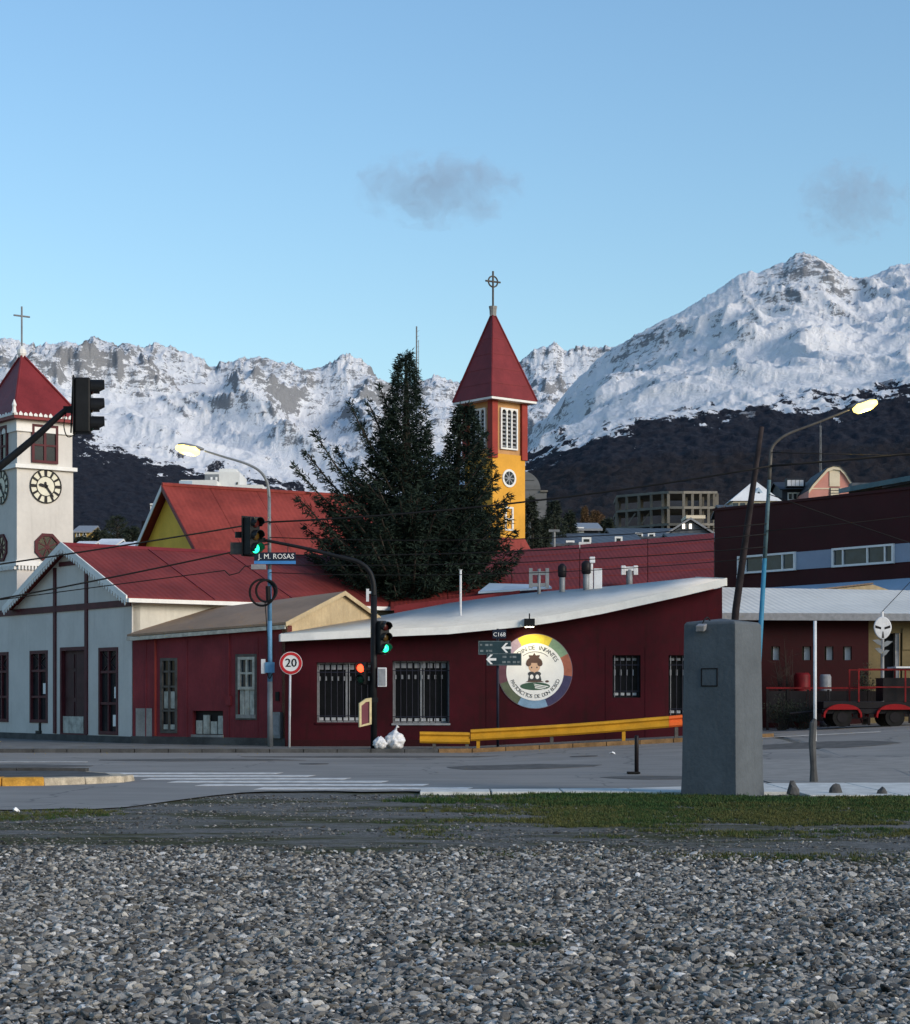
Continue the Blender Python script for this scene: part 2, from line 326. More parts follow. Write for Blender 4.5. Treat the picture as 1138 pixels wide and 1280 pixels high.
def road_mat():
    m, t, b = new_mat('asphalt'); p = pos_of(t)
    f = noise(t, p, 60, 4, 0.7); n = noise(t, pos_of(t, (0.25, 0.9, 1)), 1.0, 6, 0.65, 0.3); k = noise(t, p, 0.35, 3)
    c = mixc(t, ramp(t, mathn(t, 'ADD', mathn(t, 'MULTIPLY', n, 0.6), mathn(t, 'MULTIPLY', k, 0.4)), 0.3, 0.7), (0.150, 0.138, 0.124), (0.245, 0.228, 0.206))
    c = mixc(t, mathn(t, 'MULTIPLY', ramp(t, f, 0.35, 0.7), 0.35), c, (0.26, 0.26, 0.26))
    vor = N(t, "ShaderNodeTexVoronoi", feature='DISTANCE_TO_EDGE'); vor.inputs["Scale"].default_value = 0.23
    wv = N(t, "ShaderNodeVectorMath", operation='ADD'); t.links.new(p, wv.inputs[0])
    nn = N(t, "ShaderNodeTexNoise"); nn.inputs["Scale"].default_value = 0.8; nn.inputs["Detail"].default_value = 5; t.links.new(p, nn.inputs["Vector"]); t.links.new(nn.outputs[1], wv.inputs[1])
    t.links.new(wv.outputs[0], vor.inputs["Vector"])
    c = mixc(t, mathn(t, 'MULTIPLY', ramp(t, vor.outputs["Distance"], 0.010, 0.0), 0.55), c, (0.045, 0.045, 0.045))
    t.links.new(c, b.inputs["Base Color"]); b.inputs["Roughness"].default_value = 0.82; b.inputs["Specular IOR Level"].default_value = 0.3
    bump(t, b, f, 0.3, 0.01); return m
NEAR = [(-60, 28.0), (-7, 28.2), (-4.93, 28.4), (-4.5, 30.1), (-3.8, 33.2), (-2.6, 33.8), (0, 33.5), (60, 33.5)]
def ynear(x): return float(np.interp(x, [a for a, b in NEAR], [b for a, b in NEAR])) + (0.12 * math.sin(x * 5.3) + 0.08 * math.sin(x * 13.1) if x < 0 else 0)
FAR_K = 57.2
rx = sorted(set([-60, -50, -40, 0.5, 20.5, 30, 40, 60] + [i * 0.4 for i in range(-75, 62)]))
vs, fs = [], []; rows = 14
for j in range(rows):
    for x in rx:
        y0, y1 = ynear(x), (FAR_K + 0.0 if x < 9.5 else 72.0); s = j / (rows - 1); y = y0 + (y1 - y0) * s
        vs.append((x, y, gz(x, y) + 0.0))
n = len(rx); fs = [(j * n + i, j * n + i + 1, (j + 1) * n + i + 1, (j + 1) * n + i) for j in range(rows - 1) for i in range(n - 1)]
me = bpy.data.meshes.new("road"); me.from_pydata(vs, [], fs); me.materials.append(road_mat())
road = bpy.data.objects.new("road", me); COL.objects.link(road); tag(road, kind="structure")

def drape(mb, poly, h=0.006, thick=0.004, cuts=1):      # a flat painted shape lying on the street
    mb.prism([(x, y, gz(x, y) + h) for x, y in poly], (0, 0, -thick))
# zebra crossing: bars side by side up the street
for k in range(6):
    y0 = 34.3 + k * 1.38; sk = -0.16 * (y0 - 34.3); mb = MB()
    xa, xb = -4.0 + sk * 3.2 + (0.5 if k == 0 else 0), 0.2 + sk * 3.6
    drape(mb, [(xa, y0), (xb, y0 + 0.05), (xb + 0.12, y0 + 0.74), (xa + 0.1, y0 + 0.72)])
    mb.build("crossing_bar", M['line_white'], road)
for x0, x1, y in ((-14.5, -9.1, 48.6), (-21, -16.5, 48.6), (8.2, 12.4, 57.4), (13.2, 19, 57.2)):
    mb = MB(); n_ = 6
    for i in range(n_):
        a, c = x0 + (x1 - x0) * i / n_, x0 + (x1 - x0) * (i + 1) / n_
        mb.prism([(a, y, gz(a, y) + .012), (c, y, gz(c, y) + .012), (c, y + .3, gz(c, y + .3) + .012), (a, y + .3, gz(a, y + .3) + .012)], (0, 0, -.004))
    mb.build("lane_line", M['line_white'], road)

for px0, py0, pw, ph, sd in ((-6.5, 50.5, 2.6, 1.1, 1), (1.5, 45.0, 1.8, 1.6, 2), (-2.2, 53.2, 3.4, .8, 3), (4.2, 39.3, 1.4, .9, 4), (9.5, 52.0, 2.2, 1.5, 5), (-10.5, 46.0, 2.0, 1.2, 6)):
    r_ = random.Random(sd); mb = MB(); P_ = [(px0 + pw * math.cos(a_) * r_.uniform(.8, 1.1), py0 + ph * math.sin(a_) * r_.uniform(.8, 1.1)) for a_ in [k * math.pi / 6 + .26 for k in range(12)]]
    drape(mb, P_, 0.007, 0.005); mb.build("tar_patch", M['tar'], road)
for px0, py0 in ((-3.4, 47.5), (3.3, 50.5)):
    mb = MB(); drape(mb, [(px0 + .36 * math.cos(k * math.pi / 10), py0 + .36 * math.sin(k * math.pi / 10)) for k in range(20)], 0.011, 0.006); mb.build("manhole_cover", M['dark_frame'], road)
# far pavement with its kerb
def kx(x): return FAR_K + (0.35 * sstep(-2, 3, x))
sw = sorted(set([-60, -45, -30, 0.5] + [i * 0.8 for i in range(-36, 13)]))
vs = []
for x in sw:
    for y in (kx(x) + 0.18, 58.6, 60, 63, 80): vs.append((x, y, gz(x, y) + 0.10))
fs = [(i * 5 + j, (i + 1) * 5 + j, (i + 1) * 5 + j + 1, i * 5 + j + 1) for i in range(len(sw) - 1) for j in range(4)]
me = bpy.data.meshes.new("pavement"); me.from_pydata(vs, [], fs); me.materials.append(M['sidewalk'])
pav = bpy.data.objects.new("pavement", me); COL.objects.link(pav); tag(pav, kind="structure")
xs_ = [-24 + i * 0.98 for i in range(35)]
for i, x in enumerate(xs_[:-1]):
    a, c = x + 0.012, xs_[i + 1] - 0.012; mb = MB()
    vs = [(q, yy, gz(q, kx(q)) + zz) for q in (a, c) for yy, zz in ((kx(q) - 0.0, -0.05), (kx(q) + 0.01, 0.115), (kx(q) + 0.18, 0.115), (kx(q) + 0.18, -0.05))]
    mb.add(vs, [(0, 1, 2, 3), (7, 6, 5, 4), (0, 4, 5, 1), (1, 5, 6, 2), (2, 6, 7, 3), (3, 7, 4, 0)])
    mb.build("kerb_stone", M['kerb_brown'] if x > -0.5 else M['dark_concrete'], pav)

# pale concrete strip along the near edge of the road, in cast lengths
def strip_far(x): return float(np.interp(x, [-0.6, 3.5, 5.2, 6.5], [33.75, 34.3, 36.0, 36.4]))
x = -0.6
strip = None
pieces = []
while x < 26:
    L_ = 1.5 if x > 4 else 1.2; a, c = x + 0.015, x + L_ - 0.015; mb = MB()
    n0 = 31.75 if x > 4.4 else 32.9; mb.prism([(a, n0, 0.03), (c, n0, 0.03), (c, strip_far(c), 0.03), (a, strip_far(a), 0.03)], (0, 0, -0.09)); pieces.append(mb); x += L_
strip = thing("concrete_strip", "pale concrete strip along the near road edge behind the grass", "kerb", (5, 33, 0))
for mb in pieces: mb.build("concrete_slab", M['kerb_white'], strip, bevel=0.01)

# paler concrete apron on the right
ax_ = [5.9 + i * 1.0 for i in range(30)]; ay_ = [36.45, 38, 40, 42, 44, 46.2]
apron = grid_obj("apron", M['apron'], ax_, ay_, lambda x, y: gz(x, y) + 0.012, False); tag(apron, kind="structure")
# traffic island with painted kerb stones
isl = thing("traffic_island", "traffic island with yellow painted kerb stones beside the zebra crossing", "traffic island", (-12, 38, 0))
mb = MB(); mb.prism([(-40, 35.95, 0.105), (-7.7, 36.1, 0.105), (-6.5, 37.5, 0.105), (-6.9, 39.0, 0.105), (-7.9, 40.4, 0.105), (-40, 42.6, 0.105)], (0, 0, -0.2)); mb.build("island_top", M['dark_concrete'], isl)
def kerb(p, q, mat, w=0.34, h=0.16):
    p, q = Vector((*p, 0)), Vector((*q, 0)); d = (q - p).normalized(); n_ = Vector((-d.y, d.x, 0)) * w
    p, q = p + d * 0.012, q - d * 0.012; mb = MB()
    mb.prism([p + Vector((0, 0, -.05)), q + Vector((0, 0, -.05)), q + n_ * .12 + Vector((0, 0, h)), p + n_ * .12 + Vector((0, 0, h))], n_)
    return mb
pts = [(-21.7 + i * 1.35, 35.6) for i in range(11)]
for i in range(len(pts) - 1): kerb(pts[i], pts[i + 1], 0).build("kerb_stone", M['kerb_yellow'], isl, bevel=0.02)
tip = [(-8.2, 35.62), (-7.45, 35.8), (-6.8, 36.4), (-6.25, 37.2), (-6.15, 38.0), (-6.6, 39.1), (-7.5, 40.5)]
for i in range(len(tip) - 1): kerb(tip[i], tip[i + 1], 0, 0.34, 0.15 - 0.012 * i).build("kerb_stone", M['kerb_yellow' if i == 0 else 'kerb_pale'] if i < 5 else M['kerb_pale'], isl, bevel=0.02)
for i in range(11): kerb((-7.5 - i * 1.45, 40.5 + i * .13), (-8.95 - i * 1.45, 40.63 + i * .13), 0, .25).build("kerb_stone", M['dark_concrete'], isl)

# ------------------------------------------------------------------ loose stones and grass
def lib(name): c = bpy.data.collections.new(name); return c
def stone_mat(name='stone', hi=1.0):
    m, t, b = new_mat(name); oi = N(t, "ShaderNodeObjectInfo"); tc = N(t, "ShaderNodeTexCoord")
    cr = N(t, "ShaderNodeValToRGB"); t.links.new(oi.outputs["Random"], cr.inputs[0]); e = cr.color_ramp.elements
    e[0].position = 0; e[0].color = (0.034, 0.034, 0.034, 1); e[1].position = 1; e[1].color = (0.62, 0.61, 0.59, 1)
    for p_, c in ((0.25, (0.094, 0.089, 0.081)), (0.6, (0.222, 0.212, 0.194)), (0.84, (0.318, 0.302, 0.272)), (0.95, (0.44, 0.425, 0.395))):
        q = e.new(p_); q.color = (*c, 1)
    n = noise(t, tc.outputs["Object"], 1.6, 5, 0.65); k = mathn(t, 'ADD', mathn(t, 'MULTIPLY', n, 0.9 * hi), 0.55 * hi)
    mx = N(t, "ShaderNodeVectorMath", operation='SCALE'); t.links.new(cr.outputs[0], mx.inputs[0]); t.links.new(k, mx.inputs["Scale"])
    t.links.new(mx.outputs[0], b.inputs["Base Color"]); b.inputs["Roughness"].default_value = 0.75; b.inputs["Specular IOR Level"].default_value = 0.3
    bump(t, b, noise(t, tc.outputs["Object"], 5, 4), 0.35, 0.08); return m
SM = stone_mat(); SM2 = stone_mat('grit_stone', 0.62)
stones = lib("stone_shapes"); chips = lib("grit_shapes")
for k in range(16):
    bm = bmesh.new(); bmesh.ops.create_icosphere(bm, subdivisions=2, radius=1.0); r = random.Random(k)
    ax = [Vector((r.uniform(-1, 1), r.uniform(-1, 1), r.uniform(-1, 1))).normalized() for _ in range(9)]; dd = [r.uniform(0.42, 0.78) for _ in ax]
    for v in bm.verts:
        for a_, d_ in zip(ax, dd):
            q = v.co.dot(a_)
            if q > d_: v.co -= a_ * (q - d_) * 1.0
        v.co *= r.uniform(0.96, 1.03)
    me = bpy.data.meshes.new("stone"); bm.to_mesh(me); bm.free(); me.materials.append(SM if k < 10 else SM2)
    (stones if k < 10 else chips).objects.link(bpy.data.objects.new("stone_shape", me))
def scatter(name, pts, rots, scales, coll):
    me = bpy.data.meshes.new(name); n = len(pts); me.vertices.add(n); me.vertices.foreach_set("co", np.asarray(pts, np.float32).ravel())
    for an, arr in (("rot", rots), ("scl", scales)):
        at = me.attributes.new(an, 'FLOAT_VECTOR', 'POINT'); at.data.foreach_set("vector", np.asarray(arr, np.float32).ravel())
    o = bpy.data.objects.new(name, me); COL.objects.link(o)
    ng = bpy.data.node_groups.new(name, 'GeometryNodeTree')
    ng.interface.new_socket("Geometry", in_out='INPUT', socket_type='NodeSocketGeometry'); ng.interface.new_socket("Geometry", in_out='OUTPUT', socket_type='NodeSocketGeometry')
    gi, go = ng.nodes.new("NodeGroupInput"), ng.nodes.new("NodeGroupOutput")
    ci = ng.nodes.new("GeometryNodeCollectionInfo"); ci.inputs[0].default_value = coll; ci.inputs[1].default_value = True; ci.inputs[2].default_value = True
    ip = ng.nodes.new("GeometryNodeInstanceOnPoints"); ip.inputs["Pick Instance"].default_value = True
    L = ng.links
    rv = ng.nodes.new("FunctionNodeRandomValue"); rv.data_type = 'INT'; rv.inputs[4].default_value = 0; rv.inputs[5].default_value = 999
    ra = ng.nodes.new("GeometryNodeInputNamedAttribute"); ra.data_type = 'FLOAT_VECTOR'; ra.inputs[0].default_value = "rot"
    sa = ng.nodes.new("GeometryNodeInputNamedAttribute"); sa.data_type = 'FLOAT_VECTOR'; sa.inputs[0].default_value = "scl"
    er = ng.nodes.new("FunctionNodeEulerToRotation")
    L.new(gi.outputs[0], ip.inputs["Points"]); L.new(ci.outputs[0], ip.inputs["Instance"]); L.new(rv.outputs[2], ip.inputs["Instance Index"])
    L.new(ra.outputs[0], er.inputs[0]); L.new(er.outputs[0], ip.inputs["Rotation"]); L.new(sa.outputs[0], ip.inputs["Scale"]); L.new(ip.outputs[0], go.inputs[0])
    md = o.modifiers.new("scatter", 'NODES'); md.node_group = ng; return o

def hash2(ix, iy, seed):
    h = (ix.astype(np.int64) * 374761393 + iy.astype(np.int64) * 668265263 + seed * 144269504) & 0xffffffff
    h = ((h ^ (h >> 13)) * 1274126177) & 0xffffffff; h = (h ^ (h >> 16)) & 0xffffffff
    return h / 4294967296.0
def gnoise(x, y, seed=0):
    ix, iy = np.floor(x), np.floor(y); fx, fy = x - ix, y - iy
    u, v = fx * fx * fx * (fx * (fx * 6 - 15) + 10), fy * fy * fy * (fy * (fy * 6 - 15) + 10)
    def g(dx, dy):
        a = hash2(ix + dx, iy + dy, seed) * 2 * np.pi; return np.cos(a) * (fx - dx) + np.sin(a) * (fy - dy)
    return (g(0, 0) * (1 - u) + g(1, 0) * u) * (1 - v) + (g(0, 1) * (1 - u) + g(1, 1) * u) * v
def fbm(x, y, o=5, seed=0, gain=0.5):
    s = 0; a = 1.0
    for k in range(o): s = s + a * gnoise(x * 2 ** k, y * 2 ** k, seed + k * 17); a *= gain
    return s
def ridged(x, y, o=6, seed=0, gain=0.5):
    s = 0; a = 1.0; wgt = 1.0
    for k in range(o):
        n_ = (1 - np.abs(gnoise(x * 2 ** k, y * 2 ** k, seed + k * 31)) * 1.6); n_ = np.clip(n_, 0, 1) ** 2 * wgt
        s = s + a * n_; wgt = np.clip(n_ * 1.6, 0.15, 1); a *= gain
    return s / 1.9

R = np.random.default_rng(3)
def moss_bare(x, y): return fbm(x * 0.45, y * 0.9, 4, 5)
n = 430000
y = R.uniform(8.2, 24.0, n); x = R.uniform(-1, 1, n) * (0.25 * y + 6.0)
edge = 21.6 + 1.6 * fbm(x * 0.35, x * 0 + 3.1, 4, 9) + 0.5 * fbm(x * 1.3, y * 1.3, 3, 4) - 1.6 * np.exp(-((x - 3.6) / 1.5) ** 2)
p = np.clip((edge - y) / 3.2, 0, 1) ** 1.3; bare = moss_bare(x, y); p = p * np.clip(1.05 - np.clip(bare - 0.20, 0, 1) * 2.4 * (y > 11.5), 0.10, 1)
k = R.uniform(0, 1, n) < p; x, y = x[k], y[k]; n = len(x)
size = np.clip(R.lognormal(math.log(0.0178), 0.45, n), 0.010, 0.048)
scl = np.stack([size * R.uniform(0.95, 1.4, n), size * R.uniform(0.75, 1.05, n), size * R.uniform(0.36, 0.62, n)], 1)
z = -0.02 + size * 0.2 + R.uniform(0, 0.022, n) + 0.02 * fbm(x * 1.1, y * 1.1, 3, 77)
rot = np.stack([R.normal(0, 0.32, n), R.normal(0, 0.32, n), R.uniform(0, 6.28, n)], 1)
gravel = scatter("gravel", np.stack([x, y, z], 1), rot, scl, stones)
tag(gravel, "grey loose gravel stones covering the foreground lot", "gravel", kind="stuff")
# thinner grit over the dirt track
n = 44000; y = R.uniform(20, 33.0, n); x = R.uniform(-1, 1, n) * (0.25 * y + 6)
k = (fbm(x * 0.5, y * 1.2, 4, 21) > -0.05) & (y < np.array([min(32.8, ynear(a) - 0.1) for a in x])); x, y = x[k], y[k]; n = len(x)
size = np.clip(R.lognormal(math.log(0.010), 0.5, n), 0.005, 0.035)
scl = np.stack([size * R.uniform(1, 1.5, n), size, size * R.uniform(0.4, 0.7, n)], 1)
grit = scatter("grit", np.stack([x, y, -0.017 + size * 0.25], 1), np.stack([R.normal(0, .2, n), R.normal(0, .2, n), R.uniform(0, 6.28, n)], 1), scl, chips)
tag(grit, "small scattered stones on the dirt track before the road", "stones", kind="stuff")

def grass_mat():
    m, t, b = new_mat('grass'); g = pos_of(t); oi = N(t, "ShaderNodeObjectInfo")
    sy_ = N(t, 'ShaderNodeSeparateXYZ'); t.links.new(g, sy_.inputs[0])
    n1 = mathn(t, 'SUBTRACT', mathn(t, 'ADD', noise(t, g, 0.55, 4), 0.06), mathn(t, 'MULTIPLY', ramp(t, sy_.outputs['Y'], 27.5, 31.0), 0.16)); n2 = mathn(t, 'ADD', mathn(t, 'MULTIPLY', n1, 0.75), mathn(t, 'MULTIPLY', oi.outputs["Random"], 0.25))
    t.links.new(mixc(t, ramp(t, n2, 0.38, 0.62), (0.026, 0.060, 0.016), (0.080, 0.082, 0.026)), b.inputs["Base Color"])
    b.inputs["Roughness"].default_value = 0.8; b.inputs["Specular IOR Level"].default_value = 0.2; return m
GM = grass_mat(); tufts = lib("grass_tufts")
for k in range(6):
    r = random.Random(90 + k); mb = MB()
    for _ in range(16):
        a = r.uniform(0, 6.28); bx_, by_ = r.gauss(0, .05), r.gauss(0, .05); h = r.uniform(.03, .075); le = r.uniform(.01, .05); w_ = 0.006
        px, py = -math.sin(a) * w_, math.cos(a) * w_; cx_, cy_ = bx_ + math.cos(a) * le * .4, by_ + math.sin(a) * le * .4; tx, ty = bx_ + math.cos(a) * le, by_ + math.sin(a) * le
        mb.add([(bx_ + px, by_ + py, 0), (bx_ - px, by_ - py, 0), (cx_ - px, cy_ - py, h * .65), (cx_ + px, cy_ + py, h * .65), (tx, ty, h)], [(0, 1, 2, 3), (3, 2, 4)])
    me = bpy.data.meshes.new("tuft"); me.from_pydata(mb.v, [], mb.f); me.materials.append(GM); tufts.objects.link(bpy.data.objects.new("tuft_shape", me))
n = 140000; y = R.uniform(19.5, 32.72, n); x = R.uniform(-1, 1, n) * (0.25 * y + 7)
nz_ = fbm(x * 0.4, y * 0.8, 4, 33); u_ = CX + F * x / y; v_ = HY + F * 1.6 / y
dens = np.clip((u_ - 520 + 260 * nz_) / 260, 0, 1) ** 1.5 * np.clip((1048 - v_) / 10, 0, 1) * np.clip(1.2 + nz_ * 2.2 - np.clip((v_ - 1008) / 28, 0, 1) * 0.95, 0, 1)
dens = np.maximum(dens, np.clip((u_ - 520) / 100, 0, 1) * np.clip(1 - np.abs(v_ - 1073) / 9, 0, 1) * np.clip(0.3 + nz_ * 1.5, 0, 0.6))
dens = np.maximum(dens, np.clip((160 - u_) / 40, 0, 1) * np.clip(1 - np.abs(v_ - 1018 + 0.05 * u_) / 9, 0, 1) * np.clip(0.7 + nz_, 0, 1))
dens = np.where((y > 31.7) & (x > 4.7), 0, dens)
dens = np.where((u_ < 300) & (y > np.array([ynear(a) - 0.1 for a in x])), 0, dens)
k = R.uniform(0, 1, n) < dens; x, y, v_ = x[k], y[k], v_[k]; n = len(x)
s_ = R.uniform(0.5, 1.15, n) * np.where(y > 29, 0.85, 0.6)
lawn = scatter("grass", np.stack([x, y, np.full(n, -0.02)], 1), np.stack([R.normal(0, .12, n), R.normal(0, .12, n), R.uniform(0, 6.28, n)], 1), np.stack([s_, s_, s_], 1), tufts)
tag(lawn, "short patchy green and olive grass between gravel and road", "grass", kind="stuff")

# ------------------------------------------------------------------ mountains
def mountain_mat(name, brown):
    m, t, b = new_mat(name); p = pos_of(t)
    def att(n_): q = N(t, "ShaderNodeAttribute", attribute_name=n_); return q.outputs["Fac"]
    rk, fo, lo = att("rock"), att("forest"), att("low")
    n1 = noise(t, pos_of(t, (1, 0.5, 0.8)), 0.040, 9, 0.74, 0.6); n2 = noise(t, p, 0.15, 6, 0.75); n3 = noise(t, pos_of(t, (1, 0.35, 0.35)), 0.02, 7, 0.7)
    mp4 = N(t, 'ShaderNodeMapping'); mp4.inputs['Rotation'].default_value = (0, math.radians(38), 0); mp4.inputs['Scale'].default_value = (0.22, 0.3, 1.0)
    t.links.new(p, mp4.inputs['Vector']); n4 = noise(t, mp4.outputs[0], 0.075, 6, 0.7, 0.4)
    rockc = mixc(t, n2, (0.09, 0.094, 0.10), (0.29, 0.295, 0.305))
    snow = mixc(t, n1, (0.76, 0.775, 0.80), (0.88, 0.885, 0.90))
    rm = mathn(t, 'ADD', rk, mathn(t, 'ADD', mathn(t, 'MULTIPLY', mathn(t, 'SUBTRACT', n1, 0.5), 2.6), mathn(t, 'MULTIPLY', mathn(t, 'SUBTRACT', n2, 0.5), 1.8)))
    rm = mathn(t, 'ADD', rm, mathn(t, 'MULTIPLY', mathn(t, 'SUBTRACT', n4, 0.47), 2.2))
    c = mixc(t, mathn(t, 'MULTIPLY', ramp(t, rm, 0.50, 0.76), 0.90), snow, rockc)
    fcol = mixc(t, ramp(t, noise(t, p, 0.06, 7, 0.8), 0.3, 0.7), (0.012, 0.013, 0.020), (0.032, 0.034, 0.046))
    fcol = mixc(t, mathn(t, 'MULTIPLY', ramp(t, lo, 0.0, 1.0), 1.0), fcol, mixc(t, noise(t, p, 0.05, 5, 0.7), brown[0], brown[1]))
    # snow lying in the gullies and clearings of the upper wood
    gap = mathn(t, 'ADD', n3, mathn(t, 'MULTIPLY', fo, -0.03))
    fcol = mixc(t, mathn(t, 'MULTIPLY', ramp(t, gap, 0.63, 0.68), 0.6), fcol, (0.5, 0.52, 0.55))
    fm = mathn(t, 'ADD', fo, mathn(t, 'ADD', mathn(t, 'MULTIPLY', mathn(t, 'SUBTRACT', n3, 0.5), 14.0), mathn(t, 'MULTIPLY', mathn(t, 'SUBTRACT', n2, 0.5), 1.6)))
    c = mixc(t, ramp(t, fm, -0.06, 0.06), c, fcol)
    t.links.new(c, b.inputs["Base Color"]); b.inputs["Roughness"].default_value = 0.9; b.inputs["Specular IOR Level"].default_value = 0.1
    bump(t, b, mathn(t, 'ADD', mathn(t, 'MULTIPLY', n1, 0.8), mathn(t, 'MULTIPLY', n2, 0.3)), 0.8, 18.0); return m
def mountain(name, label, u0, u1, du, ridge, tree, Y0, YR, v0, treeY, amp, seed, rockf, brown, lowline, rows=270, jag=3.0, wl=620.0, rockgain=1.0):
    us = np.arange(u0, u1, du); s = np.concatenate([np.linspace(0, 1, rows), 1 + np.linspace(0.03, 0.5, 14)])
    vr = np.interp(us, [a for a, b in ridge], [b for a, b in ridge])
    vt = np.interp(us, [a for a, b in tree], [b for a, b in tree])
    Ys = Y0 + (YR - Y0) * s; st = (treeY - Y0) / (YR - Y0)
    UU, SS = np.meshgrid(us, s); YY = Y0 + (YR - Y0) * SS
    ker = np.hanning(61); ker /= ker.sum(); vs_ = np.convolve(np.pad(vr, 30, mode='edge'), ker, 'valid'); VRs = np.broadcast_to(vs_, UU.shape)
    VR, VT = np.broadcast_to(vr, UU.shape), np.broadcast_to(vt, UU.shape)
    q = np.clip((SS - st) / (1 - st), 0, 1)
    VR = VR + jag * fbm(UU / 20.0 + 1.2 * fbm(UU / 50.0, SS * 9, 3, seed + 3), SS * 16 + seed, 5, seed, 0.74)
    VP = np.where(SS < st, v0 + (VT - v0) * np.clip(SS / st, 0, 1) ** 0.9, VT + (VRs + (VR - VRs) * np.clip((q - 0.80) / 0.2, 0, 1) ** 1.5 - VT) * q ** 0.92)
    XX = (UU - CX) / F * YY; ZZ = CAMZ + (HY - VP) / F * YY
    wx = XX + 160 * fbm(XX / 900, YY / 900, 3, seed + 5); wy = YY + 160 * fbm(XX / 900 + 7, YY / 900, 3, seed + 6)
    rg = ridged((wx + 0.35 * wy) / wl, wy / (wl * 1.7), 8, seed, 0.555)
    win = np.clip(q, 0, 1) ** 0.5 * np.clip((1 - SS) / 0.10, 0, 1)
    ZZ = ZZ + amp * (rg - 0.62) * win * (SS <= 1) + 10 * fbm(XX / 60, YY / 90, 4, seed + 9) * np.clip(q * 4, 0, 1) * np.clip((1 - SS) / 0.04, 0, 1)
    ZZ = ZZ + 7 * fbm(XX / 22, YY / 40, 3, seed + 11) * (SS < st + 0.05)
    ZZ = np.where(SS > 1, ZZ - (SS - 1) * (YR - Y0) * 0.55, ZZ)
    gy, gx = np.gradient(ZZ); dx = np.gradient(XX, axis=1); dy = np.gradient(YY, axis=0)
    slope = np.hypot(gx / np.maximum(dx, 1e-3), gy / np.maximum(dy, 1e-3))
    rel = (slope - np.percentile(slope, 50)) / (np.percentile(slope, 95) - np.percentile(slope, 50))
    rock = rel * 0.38 * rockgain + rockf(UU, q) + 0.35 * (rg - 0.5)
    VV = HY - (ZZ - CAMZ) / YY * F
    forest = (VP - VT) / 12.0 * np.where(SS < st, 1, 1); forest = np.where(SS > 1, -5, forest)
    low = np.clip((VP - np.interp(UU, [a for a, b in lowline], [b for a, b in lowline])) / 14.0, 0, 1)
    nr, nc = UU.shape; co = np.stack([XX, YY, ZZ], -1).reshape(-1, 3).astype(np.float32)
    i = (np.arange(nr - 1)[:, None] * nc + np.arange(nc - 1)[None, :]).ravel()
    q4 = np.stack([i, i + 1, i + nc + 1, i + nc], 1).astype(np.int32)
    me = bpy.data.meshes.new(name); me.vertices.add(len(co)); me.vertices.foreach_set("co", co.ravel())
    me.loops.add(q4.size); me.loops.foreach_set("vertex_index", q4.ravel()); me.polygons.add(len(q4))
    me.polygons.foreach_set("loop_start", np.arange(0, q4.size, 4, dtype=np.int32)); me.polygons.foreach_set("use_smooth", np.ones(len(q4), bool)); me.update(calc_edges=True)
    for an, arr in (("rock", rock), ("forest", np.clip(forest, -6, 12)), ("low", low)):
        at = me.attributes.new(an, 'FLOAT', 'POINT'); at.data.foreach_set("value", arr.ravel().astype(np.float32))
    me.materials.append(mountain_mat(name, brown)); o = bpy.data.objects.new(name, me); COL.objects.link(o); tag(o, label, None, None, "structure"); return o
LR = [(-300, 440), (-150, 425), (-60, 432), (0, 424), (15, 422), (28, 428), (40, 433), (55, 427), (68, 432), (84, 426), (98, 433), (108, 423), (122, 423), (135, 428), (152, 430), (172, 433), (190, 432), (206, 429), (222, 436), (240, 443), (262, 456), (280, 453), (296, 448), (322, 446), (340, 450), (360, 455), (382, 461), (402, 459), (418, 450), (433, 441), (446, 447), (462, 457), (474, 472), (492, 484), (520, 478), (545, 470), (565, 476), (600, 482), (632, 474), (648, 455), (662, 442), (680, 432), (696, 429), (706, 438), (724, 432), (746, 435), (770, 430), (830, 432), (900, 440)]
LT = [(-300, 515), (-100, 520), (60, 535), (100, 546), (160, 562), (240, 586), (330, 600), (400, 622), (520, 650), (900, 660)]
mountain("mountain_range", "jagged snowy mountain range with grey rock behind the clock tower", -300, 900, 1.5, LR, LT, 2300, 5600, 700, 4100, 165, 11,
         lambda U_, q: -0.16 + 0.46 * np.clip((q - 0.35) / 0.5, 0, 1) - 0.25 * (np.exp(-((U_ - 280) / 45) ** 2) * (q < 0.85)), ((0.012, 0.012, 0.014), (0.036, 0.036, 0.040)), [(-300, 700), (900, 700)], jag=6.5, wl=430.0)
RR = [(560, 640), (640, 585), (655, 566), (668, 545), (690, 512), (720, 475), (745, 452), (768, 434), (782, 427), (800, 416), (822, 404), (850, 390), (880, 372), (905, 357), (924, 343), (936, 339), (948, 342), (965, 333), (981, 328), (994, 318), (1004, 315), (1018, 320), (1038, 330), (1058, 345), (1074, 348), (1094, 344), (1110, 335), (1126, 329), (1138, 331), (1180, 318), (1260, 300), (1400, 330)]
RT = [(560, 660), (640, 590), (660, 577), (700, 557), (760, 532), (840, 518), (900, 514), (1000, 505), (1100, 492), (1140, 487), (1400, 450)]
mountain("mountain", "broad snow covered mountain with rocky summit behind the maroon building", 560, 1400, 1.4, RR, RT, 1500, 4200, 668, 2700, 78, 23,
         lambda U_, q: -0.16 + 0.62 * np.exp(-((U_ - 1000) / 75) ** 2) * np.clip((q - 0.6) / 0.25, 0, 1) + 0.42 * np.exp(-((U_ - 800) / 50) ** 2) * np.clip((q - 0.35) / 0.4, 0, 1) - 0.12 * np.clip((U_ - 1050) / 80, 0, 1),
         ((0.014, 0.012, 0.014), (0.034, 0.029, 0.031)), [(560, 590), (680, 578), (900, 560), (1138, 545), (1400, 535)], jag=3.0, wl=300.0, rockgain=0.8)

